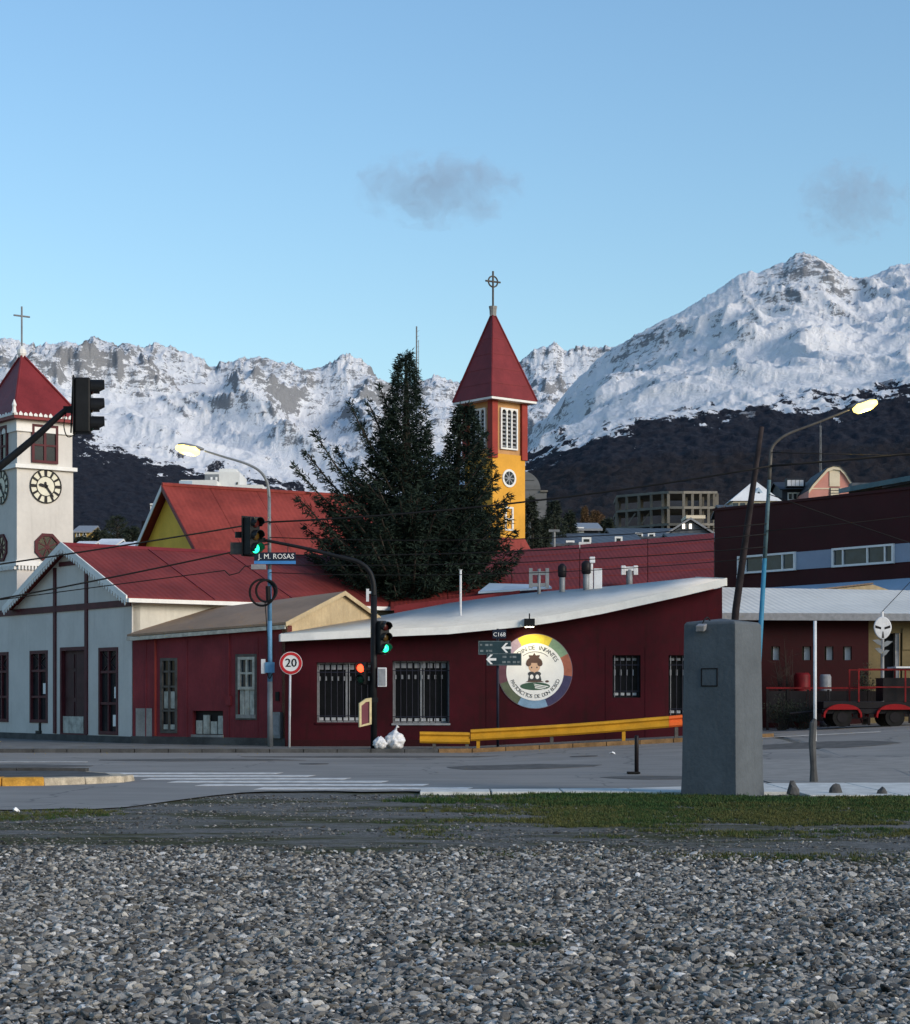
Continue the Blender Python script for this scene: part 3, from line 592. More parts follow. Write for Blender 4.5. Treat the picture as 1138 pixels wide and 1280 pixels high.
def cloud(cx, cy, wpx, hpx, Y, seed, dens, label):
    X0, Z0 = X_(cx, Y), Z_(cy, Y); a, c = wpx / F * Y / 2, hpx / F * Y / 2
    bm = bmesh.new(); bmesh.ops.create_icosphere(bm, subdivisions=3, radius=1.0)
    for v in bm.verts: v.co = Vector((v.co.x * a, v.co.y * a * 0.5, v.co.z * c))
    me = bpy.data.meshes.new("cloud"); bm.to_mesh(me); bm.free()
    m = bpy.data.materials.new("cloud"); m.use_nodes = True; t = m.node_tree; t.nodes.clear()
    o_ = t.nodes.new("ShaderNodeOutputMaterial"); pv = t.nodes.new("ShaderNodeVolumePrincipled"); t.links.new(pv.outputs[0], o_.inputs["Volume"])
    pv.inputs["Color"].default_value = (0.62, 0.58, 0.66, 1); pv.inputs["Anisotropy"].default_value = 0.1
    tc = N(t, "ShaderNodeTexCoord"); mp = N(t, "ShaderNodeMapping"); mp.inputs["Scale"].default_value = (1 / a, 2 / a, 1 / c); mp.inputs["Location"].default_value = (0, 0, 0)
    t.links.new(tc.outputs["Object"], mp.inputs["Vector"]); ln = N(t, "ShaderNodeVectorMath", operation='LENGTH'); t.links.new(mp.outputs[0], ln.inputs[0])
    m2 = N(t, "ShaderNodeMapping"); m2.inputs["Location"].default_value = (seed, seed * 2.3, 0); t.links.new(tc.outputs["Object"], m2.inputs["Vector"])
    nz = noise(t, m2.outputs[0], 3.4 / a, 8, 0.66, 0.9)
    d_ = mathn(t, 'SUBTRACT', mathn(t, 'ADD', mathn(t, 'MULTIPLY', nz, 1.7), -0.22), mathn(t, 'MULTIPLY', ln.outputs["Value"], 0.50))
    t.links.new(mathn(t, 'MULTIPLY', ramp(t, d_, 0.16, 0.42), dens), pv.inputs["Density"])
    me.materials.append(m); o = bpy.data.objects.new("cloud", me); COL.objects.link(o); o.location = (X0, Y, Z0); tag(o, label, "cloud", kind="stuff"); return o
cloud(548, 236, 225, 105, 5000, 3.7, 0.0034, "faint lilac grey cloud above the church spire")
cloud(1066, 250, 150, 120, 5000, 9.1, 0.0036, "faint lilac grey cloud above the rocky summit")

# ------------------------------------------------------------------ buildings
def V3(x, y, z): return Vector((x, y, z))
def window(wl, t0, t1, z0, z1, parent, fm, gm, fw=0.07, d=0.0, bars_t=(), bars_z=(), name="window", arched=False):
    mb = MB(); wl.frame(mb, t0, t1, z0, z1, fw, d - 0.10, d + 0.03)
    for b in bars_t: c = t0 + (t1 - t0) * b; wl.box(mb, c - fw * .35, c + fw * .35, z0 + fw, z1 - fw, d - 0.08, d + 0.015)
    for b in bars_z: c = z0 + (z1 - z0) * b; wl.box(mb, t0 + fw, t1 - fw, c - fw * .35, c + fw * .35, d - 0.08, d + 0.01)
    o = mb.build(name, fm, parent)
    ts = [t0 + fw] + [t0 + (t1 - t0) * b for b in bars_t] + [t1 - fw]; zs = [z0 + fw] + [z0 + (z1 - z0) * b for b in bars_z] + [z1 - fw]
    for i in range(len(ts) - 1):
        for j in range(len(zs) - 1):
            mb = MB(); wl.box(mb, ts[i], ts[i + 1], zs[j], zs[j + 1], d - 0.075, d - 0.06); mb.build("pane", gm, o)
    return o

# --- white church with the clock tower
D1 = (-0.598, 0.801); D2 = (0.801, 0.598)
W = Wall(-10.6, 64.7, *D1)                        # street front, t runs away to the left
ch = thing("clock_tower_church", "white church with maroon framing and square clock tower topped by a cross", "church", (-14, 69, 0.1))
TG = 9.05; ZE = 4.90; apT, apZ = 4.55, 6.78
G0 = 0.10
holes = []
def hole(u0, v0, u1, v1):
    a, za = W.tz(u0, v0); b, zb = W.tz(u1, v1); t0, t1 = min(a, b), max(a, b); h = (t0, t1, min(za, zb), max(za, zb)); holes.append(h); return h
h_door = hole(76, 809, 109, 925); h_wr = hole(124, 808, 148, 922); h_wl = hole(38, 814, 60, 904); h_wf = hole(-6, 816, 11, 904)
h_door = (h_door[0], h_door[1], 0.25, 3.35); h_wr = (h_wr[0], h_wr[1], 0.35, 3.28); h_wl = (h_wl[0], h_wl[1], 0.70, 3.28); h_wf = (h_wf[0], h_wf[1], 0.70, 3.28)
mb = MB(); W.tiled(mb, 0, 15.5, G0, ZE, [h_door, h_wr, h_wl, h_wf], 0.3); W.poly(mb, [(0, ZE), (TG, ZE), (apT, apZ)], -0.3, 0)
mb.build("front_wall", M['white_wall'], ch)
mb = MB(); W.box(mb, TG, 15.5, ZE, 6.6, -0.3, 0); mb.build("upper_wall", M['white_wall'], ch)
mb = MB(); W.box(mb, -0.02, 15.5, G0 - 0.1, 0.32, 0.0, 0.05); mb.build("plinth", M['dark_concrete'], ch)
# maroon timbering
for u in (69.5, 108.8):
    t = W.t(u); z1 = ZE + (apZ - ZE) * (1 - abs(t - apT) / apT) - 0.12; mb = MB(); W.box(mb, t - 0.10, t + 0.10, 0.34, z1, 0.0, 0.05); mb.build("timber_post", M['maroon_trim'], ch)
tz_ = 4.72
mb = MB(); W.box(mb, 0.05, 15.5, tz_ - 0.12, tz_ + 0.10, 0.003, 0.047); mb.build("timber_rail", M['maroon_trim'], ch)
mb = MB(); W.box(mb, apT - 0.85, apT + 0.85, 6.18, 6.33, 0.003, 0.046); mb.build("timber_rail", M['maroon_trim'], ch)
# door of two leaves with raised panels
mb = MB(); W.frame(mb, h_door[0], h_door[1], h_door[2], h_door[3], 0.12, -0.2, 0.03); fr = mb.build("door_frame", M['maroon_trim'], ch)
mid = (h_door[0] + h_door[1]) / 2
for t0, t1 in ((h_door[0] + .13, mid - .01), (mid + .01, h_door[1] - .13)):
    mb = MB(); W.box(mb, t0, t1, h_door[2] + .13, h_door[3] - .13, -0.14, -0.10); d_ = mb.build("door", M['door_maroon'], ch)
    for za, zb in ((.75, 1.45), (1.6, 2.5), (2.62, 3.1)):
        mb = MB(); W.box(mb, t0 + .12, t1 - .12, za, zb, -0.10, -0.075); mb.build("door_panel", M['door_maroon'], d_)
mb = MB(); W.box(mb, h_door[0] + .35, h_door[1] - .1, 0.36, 0.95, -0.06, -0.03); mb.build("kick_board", M['grey_wood'], ch)
for h, full in ((h_wr, 1), (h_wl, 0), (h_wf, 0)):
    o = window(W, *h, ch, M['maroon_trim'], M['glass'], 0.12, 0.0, (0.5,), (0.36, 0.72), "tall_window")
    c0, c1 = h[0] + .14, h[1] - .14
    for k in range(3):                               # lead lattice in the upper light
        zt, zb = h[3] - .15, h[2] + (h[3] - h[2]) * .72; mb = MB()
        for a, b in ((c0, c1), (c1, c0)): W.poly(mb, [(a - .02, zt), (a + .02, zt), (b + .02, zb), (b - .02, zb)], -0.05 - .004 * k, -0.03 - .004 * k)
        if k == 0: mb.build("lattice", M['door_maroon'], o)
for h, q in ((h_wr, (.42, .18)), (h_wl, (.40, .30)), (h_wr, (.10, .28))):
    z = h[2] + (h[3] - h[2]) * q[0]; mb = MB(); W.box(mb, h[0] + .2, h[0] + .2 + q[1], z, z + .38, -0.055, -0.05); mb.build("notice", M['sign_white'], ch)
mb = MB(); W.box(mb, h_wl[0] + .55, h_wl[0] + .63, 0.30, 0.72, 0.0, 0.06); W.box(mb, h_wl[0] + .5, h_wl[0] + .9, 0.3, 0.42, 0.0, 0.06); mb.build("boot_scraper", M['black'], ch)
# pitched roof running back to the right
ov = 0.35; L = 26.0
def gp(t, z, s): q = W.p(t, z); return V3(q.x + D2[0] * s, q.y + D2[1] * s, z)
slope_r = (apZ - ZE) / apT
for sgn, nm in ((-1, "roof"), (1, "roof")):
    tE = apT + sgn * (apT + 0.30); zE = apZ - slope_r * (apT + 0.30) + 0.10; mb = MB()
    nlen = 8
    pts = [gp(apT, apZ + 0.12, -ov), gp(tE, zE, -ov), gp(tE, zE, L if sgn < 0 else 10), gp(apT, apZ + 0.12, L)]
    mb.prism(pts, (0, 0, -0.08)); rf = mb.build(nm, M['red_roof'], ch)
    if sgn < 0:
        for k in range(1, nlen):                     # seams between the sheets
            s0 = -ov + (L + ov) * k / nlen; mb = MB(); a, b = gp(apT, apZ + 0.13, s0), gp(tE, zE + 0.01, s0); c = Vector((D2[0], D2[1], 0)) * 0.05
            mb.prism([a, b, b + c, a + c], (0, 0, 0.02)); mb.build("roof_seam", M['red_spire'], rf)
        mb = MB(); mb.prism([gp(apT - .14, apZ + .07, -ov), gp(apT + .14, apZ + .07, -ov), gp(apT, apZ + .19, -ov)], Vector((D2[0], D2[1], 0)) * (L + ov)); mb.build("ridge_cap", M['red_spire'], rf)
        mb = MB(); mb.prism([gp(tE - .02, zE - .04, -ov), gp(tE - .16, zE - .04, -ov), gp(tE - .16, zE - .17, -ov), gp(tE - .02, zE - .17, -ov)], Vector((D2[0], D2[1], 0)) * (L + ov)); mb.build("gutter", M['white_trim'], rf)
# side and back walls
mb = MB(); a, b = gp(0.0, G0, 0.05), gp(0.0, G0, L - .3)
mb.prism([a, b, V3(b.x, b.y, ZE), V3(a.x, a.y, ZE)], Vector((D1[0], D1[1], 0)) * 0.25); mb.build("side_wall", M['cream_wall'], ch)
mb = MB(); mb.prism([gp(0.3, G0, L - .3), gp(TG - .05, G0, L - .3), gp(TG - .05, ZE, L - .3), gp(apT, apZ - .1, L - .3), gp(0.3, ZE, L - .3)], Vector((D2[0], D2[1], 0)) * .2); mb.build("back_wall", M['white_wall'], ch)
# barge boards with scalloped edge
for sgn in (-1, 1):
    t1, z1 = apT + sgn * (apT + 0.32), apZ - slope_r * (apT + 0.32)
    mb = MB(); W.poly(mb, [(apT, apZ + .20), (t1, z1 + .16), (t1, z1 - .06), (apT, apZ - .04)], ov - .02, ov + .03); bb = mb.build("barge_board", M['white_trim'], ch)
    mb = MB(); nsc = 26
    for k in range(nsc):
        f0, f1 = k / nsc, (k + .62) / nsc
        A = [(apT + (t1 - apT) * f, apZ - .05 + (z1 - .06 - apZ + .05) * f + .02) for f in (f0, (f0 + f1) / 2, f1)]
        W.poly(mb, [A[0], A[2], (A[2][0], A[2][1] - .10), (A[1][0], A[1][1] - .17), (A[0][0], A[0][1] - .10)], ov - .01, ov + .02)
    o = mb.build("scallop_trim", M['white_trim'], bb); tag(o, kind="stuff")
# tower
T0 = W.p(8.98, 0); wL, wR = 2.9, 2.23
TL = Wall(T0.x, T0.y, *D1); TR = Wall(T0.x, T0.y, *D2)
zc0, zmid, ztop = 6.55, Z_(585, 72), 11.75
def tower_ring(mb, z0, z1, ex):
    c = [TL.p(0, 0), TR.p(wR, 0), TR.p(wR, 0) + Vector((D1[0], D1[1], 0)) * wL, TL.p(wL, 0)]; m = sum(c, Vector()) / 4
    q = [p + (p - m).normalized() * ex * 1.4 for p in c]; mb.prism([V3(p.x, p.y, z0) for p in q], (0, 0, z1 - z0)); return q, m
mb = MB(); tower_ring(mb, 4.0, zmid, 0.004); mb.build("tower_wall", M['white_wall'], ch)
mb = MB(); tower_ring(mb, zmid + .12, ztop, -0.02); mb.build("belfry_wall", M['white_wall'], ch)
mb = MB(); tower_ring(mb, zmid - .0, zmid + .14, 0.13); mb.build("cornice", M['white_trim'], ch)
mb = MB(); tower_ring(mb, ztop - .42, ztop - .002, 0.05); mb.build("frieze", M['white_trim'], ch)
mb = MB(); tower_ring(mb, 6.42, 6.60, 0.10); mb.build("string_course", M['white_trim'], ch)
for wl, wid in ((TL, wL), (TR, wR)):
    for k in range(int(wid / .13)):
        mb = MB(); wl.box(mb, .02 + k * .13, .09 + k * .13, 6.28, 6.42, 0.01, 0.10)
        mb.build("dentil", M['white_trim'], ch)
mb = MB(); q, m_ = tower_ring(mb, ztop, ztop + .16, 0.30); mb.build("eave_board", M['red_spire'], ch)
apex = V3(m_.x - .25, m_.y, Z_(441, 73.4)); qe = [p + (p - m_).normalized() * .42 for p in q]
mb = MB(); zz = ztop + .162; mb.add([V3(p.x, p.y, zz) for p in q] + [apex], [(0, 1, 4), (1, 2, 4), (2, 3, 4), (3, 0, 4), (3, 2, 1, 0)])
sp = mb.build("tower_roof", M['red_spire'], ch)
for p in q:
    mb = MB(); mb.tube([V3(p.x, p.y, zz + .02), apex + V3(0, 0, .02)], 0.05, 6); mb.build("hip_cap", M['red_spire'], sp)
for k in range(4):
    a, b = q[k], q[(k + 1) % 4]; mb = MB(); nsc = 14
    for i in range(nsc):
        p0, p1 = a.lerp(b, i / nsc), a.lerp(b, (i + .7) / nsc); h = .07 + .03 * (i % 2)
        mb.prism([V3(p0.x, p0.y, zz - .05), V3(p1.x, p1.y, zz - .05), V3(p1.x, p1.y, zz + .02), V3((p0.x + p1.x) / 2, (p0.y + p1.y) / 2, zz + h), V3(p0.x, p0.y, zz + .02)], (a - m_).normalized() * .04)
    o = mb.build("eave_cresting", M['white_trim'], sp); tag(o, kind="stuff")
for p in q:
    mb = MB(); mb.tube([V3(p.x, p.y, zz), V3(p.x, p.y, zz + .22), V3(p.x, p.y, zz + .30), V3(p.x, p.y, zz + .5)], [.09, .06, .09, .015], 8); mb.build("corner_finial", M['white_trim'], sp)
mb = MB(); mb.tube([apex + V3(0, 0, -.12), apex + V3(0, 0, .02), apex + V3(0, 0, .16), apex + V3(0, 0, .3)], [.10, .17, .17, .05], 10); mb.build("finial_base", M['white_trim'], sp)
zc = Z_(381, 73.4); mb = MB(); mb.tube([apex, V3(apex.x, apex.y, zc)], .035, 8)
arm = Vector((D2[0], D2[1], 0)) * .32; ca = V3(apex.x, apex.y, Z_(393, 73.4)); mb.tube([ca - arm, ca + arm], .035, 8); mb.build("cross", M['galv'], sp)
def clock(wl, tc, zc_, r):
    mb = MB(); wl.disc(mb, tc, zc_, r * .96, 0.0, 0.03); d_ = mb.build("clock_dial", M['dial'], ch)
    mb = MB(); wl.disc(mb, tc, zc_, r, 0.03, 0.055, 40, r * .935); mb.build("dial_ring", M["black"], d_); mb = MB(); wl.disc(mb, tc, zc_, r * .60, 0.03, 0.045, 40, r * .55); mb.build("dial_ring", M['black'], d_)
    for k in range(12):
        a = k * math.pi / 6; mb = MB(); c, s_ = math.cos(a), math.sin(a); w_ = .036 if k % 3 else .05
        wl.poly(mb, [(tc + c * rr - s_ * ww, zc_ + s_ * rr + c * ww) for rr, ww in ((r * .58, -w_), (r * .93, -w_ * 1.2), (r * .93, w_ * 1.2), (r * .58, w_))], 0.03, 0.048); mb.build("hour_mark", M['black'], d_)
    for ang, l_, w_ in ((math.radians(168), .46, .055), (math.radians(-52), .80, .035), (math.radians(100), .28, .04)):
        c, s_ = math.cos(ang), math.sin(ang); sg = 1 if wl.d.x > 0 else -1; mb = MB()
        wl.poly(mb, [(tc + sg * (c * rr - s_ * ww), zc_ + s_ * rr + c * ww) for rr, ww in ((-.12 * r, -w_), (r * l_ * .8, -w_), (r * l_, 0), (r * l_ * .8, w_), (-.12 * r, w_))], 0.055, 0.07); mb.build("clock_hand", M['black'], d_)
tcR, zcR = TR.tz(57, 608); clock(TR, tcR, zcR, .63); clock(TL, wL * .45, zcR, .63)
def octagon(wl, tc, zc_, r):
    P = [(tc + r * math.cos(math.pi / 8 + k * math.pi / 4), zc_ + r * math.sin(math.pi / 8 + k * math.pi / 4)) for k in range(8)]; mb = MB()
    for k in range(8):
        a, b = P[k], P[(k + 1) % 8]; wl.poly(mb, [a, b, (tc + (b[0] - tc) * .78, zc_ + (b[1] - zc_) * .78), (tc + (a[0] - tc) * .78, zc_ + (a[1] - zc_) * .78)], 0.0, 0.07)
    o = mb.build("octagonal_window", M['maroon_trim'], ch)
    for k in range(8):
        a, b = P[k], P[(k + 1) % 8]; mb = MB(); q_ = .77
        wl.poly(mb, [(tc, zc_), (tc + (a[0] - tc) * q_, zc_ + (a[1] - zc_) * q_), (tc + (b[0] - tc) * q_, zc_ + (b[1] - zc_) * q_)], 0.004 + .001 * (k % 2), 0.02 + .001 * (k % 2)); mb.build("pane", M['glass'], o)
        mb = MB(); an = math.atan2(a[1] - zc_, a[0] - tc); n_ = (-math.sin(an) * .022, math.cos(an) * .022)
        wl.poly(mb, [(tc - n_[0], zc_ - n_[1]), (tc + (a[0] - tc) * q_ - n_[0], zc_ + (a[1] - zc_) * q_ - n_[1]), (tc + (a[0] - tc) * q_ + n_[0], zc_ + (a[1] - zc_) * q_ + n_[1]), (tc + n_[0], zc_ + n_[1])], 0.02, 0.034 + .0015 * k); mb.build("glazing_bar", M['maroon_trim'], o)
tO, zO = TR.tz(59, 684); octagon(TR, tO, zO, .54); octagon(TL, wL * .45, zO, .54)
for wl, tc in ((TR, TR.t(56)), (TL, wL * .45)):
    z0, z1 = Z_(579, 72.5), Z_(531, 72.5); hw = .52
    mb = MB(); wl.frame(mb, tc - hw, tc + hw, z0, z1, .1, -.02, .06); wl.box(mb, tc - .05, tc + .05, z0 + .1, z1 - .1, -.02, .05)
    wl.box(mb, tc - hw + .1, tc - .05, z0 + .62, z0 + .69, -.02, .045); wl.box(mb, tc + .05, tc + hw - .1, z0 + .62, z0 + .69, -.02, .045)
    for sx in (-1, 1):                                # spandrels above the round heads
        c0, c1 = sorted((tc + sx * .05, tc + sx * (hw - .1))); r_ = (c1 - c0) / 2; zs = z1 - .1 - r_; cm = (c0 + c1) / 2
        arc = [(cm + r_ * math.cos(a_), zs + r_ * math.sin(a_)) for a_ in [i * math.pi / 10 for i in range(11)]]
        for i in range(10): wl.poly(mb, [arc[i], arc[i + 1], (arc[i + 1][0], z1 - .1), (arc[i][0], z1 - .1)], -.02, .048)
    o = mb.build("belfry_window", M['maroon_trim'], ch)
    for c0, c1 in ((tc - hw + .1, tc - .05), (tc + .05, tc + hw - .1)):
        for za, zb in ((z0 + .1, z0 + .62), (z0 + .69, z1 - .1)): mb = MB(); wl.box(mb, c0, c1, za, zb, -.018, .012); mb.build("pane", M['glass'], o)

# --- weathered red timber house between church and kindergarten
A0, B0 = V3(X_(166, 64.6), 64.6, 0), V3(X_(359, 61.1), 61.1, 0)
H = Wall(A0.x, A0.y, B0.x - A0.x, B0.y - A0.y); HL = (B0 - A0).length
hu = thing("red_house", "weathered red clad house with tan roof between white church and kindergarten", "house", (-8, 64, 0.1))
eL, eR = 3.57, 3.84
hd = [H.t(201), H.t(222), .45, 2.88]; hw_ = [H.t(298), H.t(319), .95, 2.88]; hv = [H.t(241), H.t(279), .42, 1.18]
mb = MB(); H.tiled(mb, 0, HL, .1, 3.5, [hd, hw_, hv], .25); H.poly(mb, [(0, 3.5), (HL, 3.5), (HL, eR), (0, eL)], -.25, 0); mb.build("front_wall", M['hut_wall'], hu)
for k in range(1, 11):                                # cover strips on the cladding joints
    t = HL * k / 11
    if any(h[0] - .06 < t < h[1] + .06 for h in (hd, hw_, hv)): continue
    mb = MB(); H.box(mb, t - .02, t + .02, .34, 3.5, 0, .018); mb.build("cover_strip", M['hut_wall'], hu)
mb = MB(); H.box(mb, -.02, HL, .1, .34, 0.0, .07); mb.build("plinth", M['dark_concrete'], hu)
mb = MB(); H.box(mb, .15, .85, .34, 1.25, 0, .015); mb.build("grey_patch", M['concrete'], hu)
o = window(H, *hd, hu, M['dark_frame'], M['glass'], .09, 0.0, (.5,), (.30, .62, .82), "narrow_door")
mb = MB(); H.box(mb, hd[0] + .12, hd[1] - .12, hd[2] + .8, hd[2] + 1.35, -.05, -.04); mb.build("pale_panel", M['grey_wood'], o)
mb = MB(); H.box(mb, hd[0] + .1, hd[1] - .1, hd[2] + .12, hd[2] + .28, -.05, -.03); mb.build("lower_panel", M['grey_wood'], o)
o = window(H, hw_[0], hw_[1], hw_[2] + .9, hw_[3], hu, M['grey_wood'], M['glass_blue'], .09, 0.0, (.5,), (.5,), "casement_window")
for k in range(3):
    a = hw_[0] + .05 + k * (hw_[1] - hw_[0] - .1) / 3; mb = MB(); H.box(mb, a + .008, a + (hw_[1] - hw_[0] - .1) / 3 - .008, hw_[2] + .12, hw_[2] + .9, -.06, -.02 - .006 * k); mb.build("board", M['grey_wood'], hu)
mb = MB(); H.box(mb, hw_[0] - .05, hw_[1] + .05, hw_[2], hw_[2] + .12, -.1, .06); mb.build("sill", M['concrete'], hu)
mb = MB(); H.frame(mb, hw_[0] - .09, hw_[1] + .09, hw_[2] - .05, hw_[3] + .09, .088, 0.0, .03); mb.build("window_surround", M['dark_frame'], hu)
mb = MB(); H.box(mb, *hv, -.2, -.17); mb.build("vent_back", M['vehicle_dark'], hu)
for k in range(4):
    a = hv[0] + .03 + k * (hv[1] - hv[0] - .04) / 4; mb = MB(); r_ = random.Random(k); H.box(mb, a + .02, a + (hv[1] - hv[0]) / 4 - .04, hv[2] + .02, hv[3] - .1 - r_.uniform(0, .25), -.15, -.11); mb.build("broken_board", M['grey_wood'], hu)
mb = MB(); H.box(mb, hv[0] - .03, hv[1] + .03, hv[2] - .08, hv[2], -.1, .05); mb.build("vent_sill", M['concrete'], hu)
mb = MB(); tp = H.t(287); H.box(mb, tp - .03, tp + .03, 1.6, eR - .1, 0, .05); H.box(mb, tp - .1, tp + .1, 1.35, 1.65, 0, .08); mb.build("conduit_box", M['hut_wall'], hu)
mb = MB(); tp = H.t(195); H.box(mb, tp - .03, tp + .03, .36, eL - .05, 0, .05); mb.build("downpipe", M['red_pilaster'], hu)
mb = MB(); tb = H.t(349); H.box(mb, tb - .17, tb + .17, .34, 1.15, 0, .16); o = mb.build("meter_box", M['galv'], hu)
mb = MB(); H.box(mb, tb - .13, tb + .13, .45, 1.05, .16, .175); mb.build("meter_door", M['rail_grey'], o)
mb = MB(); H.box(mb, tb - .12, tb + .02, 1.5, 1.78, 0, .04); mb.build("vent_grille", M['black'], hu)
# roof and right gable
bk = -H.n; depth = 5.68
def hp(t, z, s): q_ = H.p(t, z); return V3(q_.x + bk.x * s, q_.y + bk.y * s, z)
rT0, rzL, rzR = .35, 4.50, 4.95
mb = MB(); mb.prism([hp(-.02, eL + .02, -.25), hp(HL + .12, eR + .02, -.25), hp(HL + .12, rzR, depth / 2), hp(rT0, rzL, depth / 2)], (0, 0, .07)); rf = mb.build("roof", M['tan_roof'], hu)
mb = MB(); mb.prism([hp(-.02, eL, -.27), hp(HL + .12, eR, -.27), hp(HL + .12, eR - .12, -.27), hp(-.02, eL - .12, -.27)], bk * .06); mb.build("fascia", M['grey_wood'], rf)
mb = MB(); mb.prism([hp(HL + .12, rzR, depth / 2 + .002), hp(rT0, rzL, depth / 2 + .002), hp(rT0, eL, depth), hp(HL + .12, eR, depth)], (0, 0, .068)); mb.build("back_roof", M['tan_roof'], hu)
side = [hp(HL, .1, 0), hp(HL, .1, depth), hp(HL, eR, depth), hp(HL, rzR - .04, depth / 2), hp(HL, eR, 0)]
mb = MB(); mb.prism(side, -H.d * .2); mb.build("gable_wall", M['tan_wall'], hu)
for s0, z0_, s1, z1_ in ((-.25, eR + .09, depth / 2, rzR + .08), (depth / 2, rzR + .08, depth + .1, eR + .05)):
    mb = MB(); mb.prism([hp(HL + .13, z0_, s0), hp(HL + .13, z1_, s1), hp(HL + .13, z1_ - .14, s1), hp(HL + .13, z0_ - .14, s0)], H.d * .03); mb.build("barge_board", M['tan_wall'], hu)

# --- kindergarten
KY = 60.7
K = Wall(X_(356.5, KY), KY, 1, 0); kl = K.t(903)
kg = thing("kindergarten", "long dark maroon kindergarten with white roof and round emblem on its wall", "building", (4, 62, 0.1))
EAVE = [(353, 803), (460, 798), (560, 794), (620, 788), (660, 784), (700, 778), (750, 769), (800, 758), (850, 747), (904, 734)]
ev = [K.tz(u, v) for u, v in EAVE]
kh = []
for u0, v0, u1, v1 in ((396, 828, 470, 903), (491, 826, 562, 904), (766, 819, 801, 872), (836, 819, 864, 872)):
    a, za = K.tz(u0, v0); b, zb = K.tz(u1, v1); kh.append((a, b, zb, za))
kh[3] = (kh[3][0], kh[3][1], kh[3][2] - 0.55, kh[3][3])
mb = MB(); zt = 3.15; K.tiled(mb, 0, kl, 0.0, zt, kh, .3)
te = [(t, z) for t, z in ev if t > 0]; K.poly(mb, [(0, zt), (kl, zt), (kl, ev[-1][1])] + list(reversed([p for p in te if p[0] < kl - .01])) + [(0, ev[0][1])], -.3, 0)
mb.build("front_wall", M['kinder_wall'], kg)
for i, h in enumerate(kh):
    mb = MB(); K.box(mb, h[0] - .05, h[1] + .05, h[2] - .05, h[3] + .05, -.32, -.305); wb = mb.build("window", M['dark_pane'], kg)
    mb = MB(); K.frame(mb, h[0], h[1], h[2], h[3], .05, -.29, -.24)
    if i < 2: K.box(mb, (h[0] + h[1]) / 2 - .03, (h[0] + h[1]) / 2 + .03, h[2] + .05, h[3] - .05, -.29, -.245)
    mb.build("window_frame", M['rail_grey'] if i < 2 else M['black'], wb)
    for z0, z1 in (((h[3] - .22, h[3] - .07), (h[3] - .56, h[3] - .43), (h[2] + .06, h[2] + .15)) if i < 2 else ((h[3] - .16, h[3] - .08), (h[3] - .62, h[3] - .44), (h[2] + .07, h[2] + .15))):
        nb = max(3, int((h[1] - h[0]) / .2)); mb = MB()
        for k in range(nb):
            a = h[0] + .06 + (h[1] - h[0] - .12) * k / nb; 
            wd = (h[1] - h[0] - .12) / nb * (.72 if z1 > h[3] - .3 or z0 < h[2] + .3 else .28)
            K.box(mb, a, a + wd, z0, z1, -.235, -.22)
        tag(mb.build("curtain_tab", M['rail_grey'] if z0 > h[2] + .3 else M['white_metal'], wb), kind="stuff")
    nb = max(4, int((h[1] - h[0]) / .17))
    for k in range(nb):
        a = h[0] + .07 + (h[1] - h[0] - .14) * k / (nb - 1); mb = MB(); mb.tube([K.p(a, h[2] + .01, -.09), K.p(a, h[3] - .01, -.09)], .012, 5); mb.build("window_bar", M['navy'] if k % 5 else M['rail_grey'], wb)
    for z in (h[2] + .2, h[3] - .3): mb = MB(); K.box(mb, h[0], h[1], z - .012, z + .012, -.105, -.078); mb.build("grille_rail", M['navy'], wb)
    if i < 2: mb = MB(); K.box(mb, h[0] - .03, h[1] + .03, h[2] - .06, h[2] - .002, -.24, .04); mb.build("window_sill", M['rail_grey'] if i else M['kinder_wall'], wb)
for k in range(1, 11):                                # joints of the wall sheets, where no window is
    t = kl * k / 11 + .1
    if any(h[0] - .06 < t < h[1] + .06 for h in kh) or abs(t - K.t(669)) < 1.3: continue
    mb = MB(); K.box(mb, t - .025, t + .025, .12, 3.14, 0, .012); mb.build("joint_strip", M['kinder_wall'], kg)
mb = MB(); K.box(mb, .02, K.t(560), .02, .30, .0, .03); mb.build("plinth", M['shed_wall'], kg)
# roof: low pitch, front edge rising to the right
BACK = [(353, 792), (492, 768), (560, 756), (640, 746), (700, 741), (760, 737), (820, 732), (904, 724)]
def back_v(u): return float(np.interp(u, [a for a, b in BACK], [b for a, b in BACK]))
mb = MB(); dov = .55; pv = []
for (u, v), (t, z) in zip(EAVE, ev):
    f = K.p(t, z + .17, dov); yb = KY + (1.6 if u < 450 else 7.0) if u < 450 else KY + 7.0
    yb = KY + float(np.interp(u, [353, 470, 520, 904], [1.2, 5.0, 7, 7])); b = V3(X_(u, yb), yb, Z_(back_v(u), yb)); b.x = f.x; pv.append((f, b))
n_ = len(pv); up6 = V3(0, 0, .06)
mb.add([p for f, b in pv for p in (f, b, f + up6, b + up6)], [(i * 4 + 2, i * 4 + 6, i * 4 + 7, i * 4 + 3) for i in range(n_ - 1)] + [(i * 4, i * 4 + 1, i * 4 + 5, i * 4 + 4) for i in range(n_ - 1)]
       + [(i * 4, i * 4 + 4, i * 4 + 6, i * 4 + 2) for i in range(n_ - 1)] + [(i * 4 + 1, i * 4 + 3, i * 4 + 7, i * 4 + 5) for i in range(n_ - 1)] + [(0, 2, 3, 1), (n_ * 4 - 4, n_ * 4 - 3, n_ * 4 - 1, n_ * 4 - 2)])
rf = mb.build("roof", M['white_roof'], kg)
for p in rf.data.polygons: p.use_smooth = p.normal.z > .5
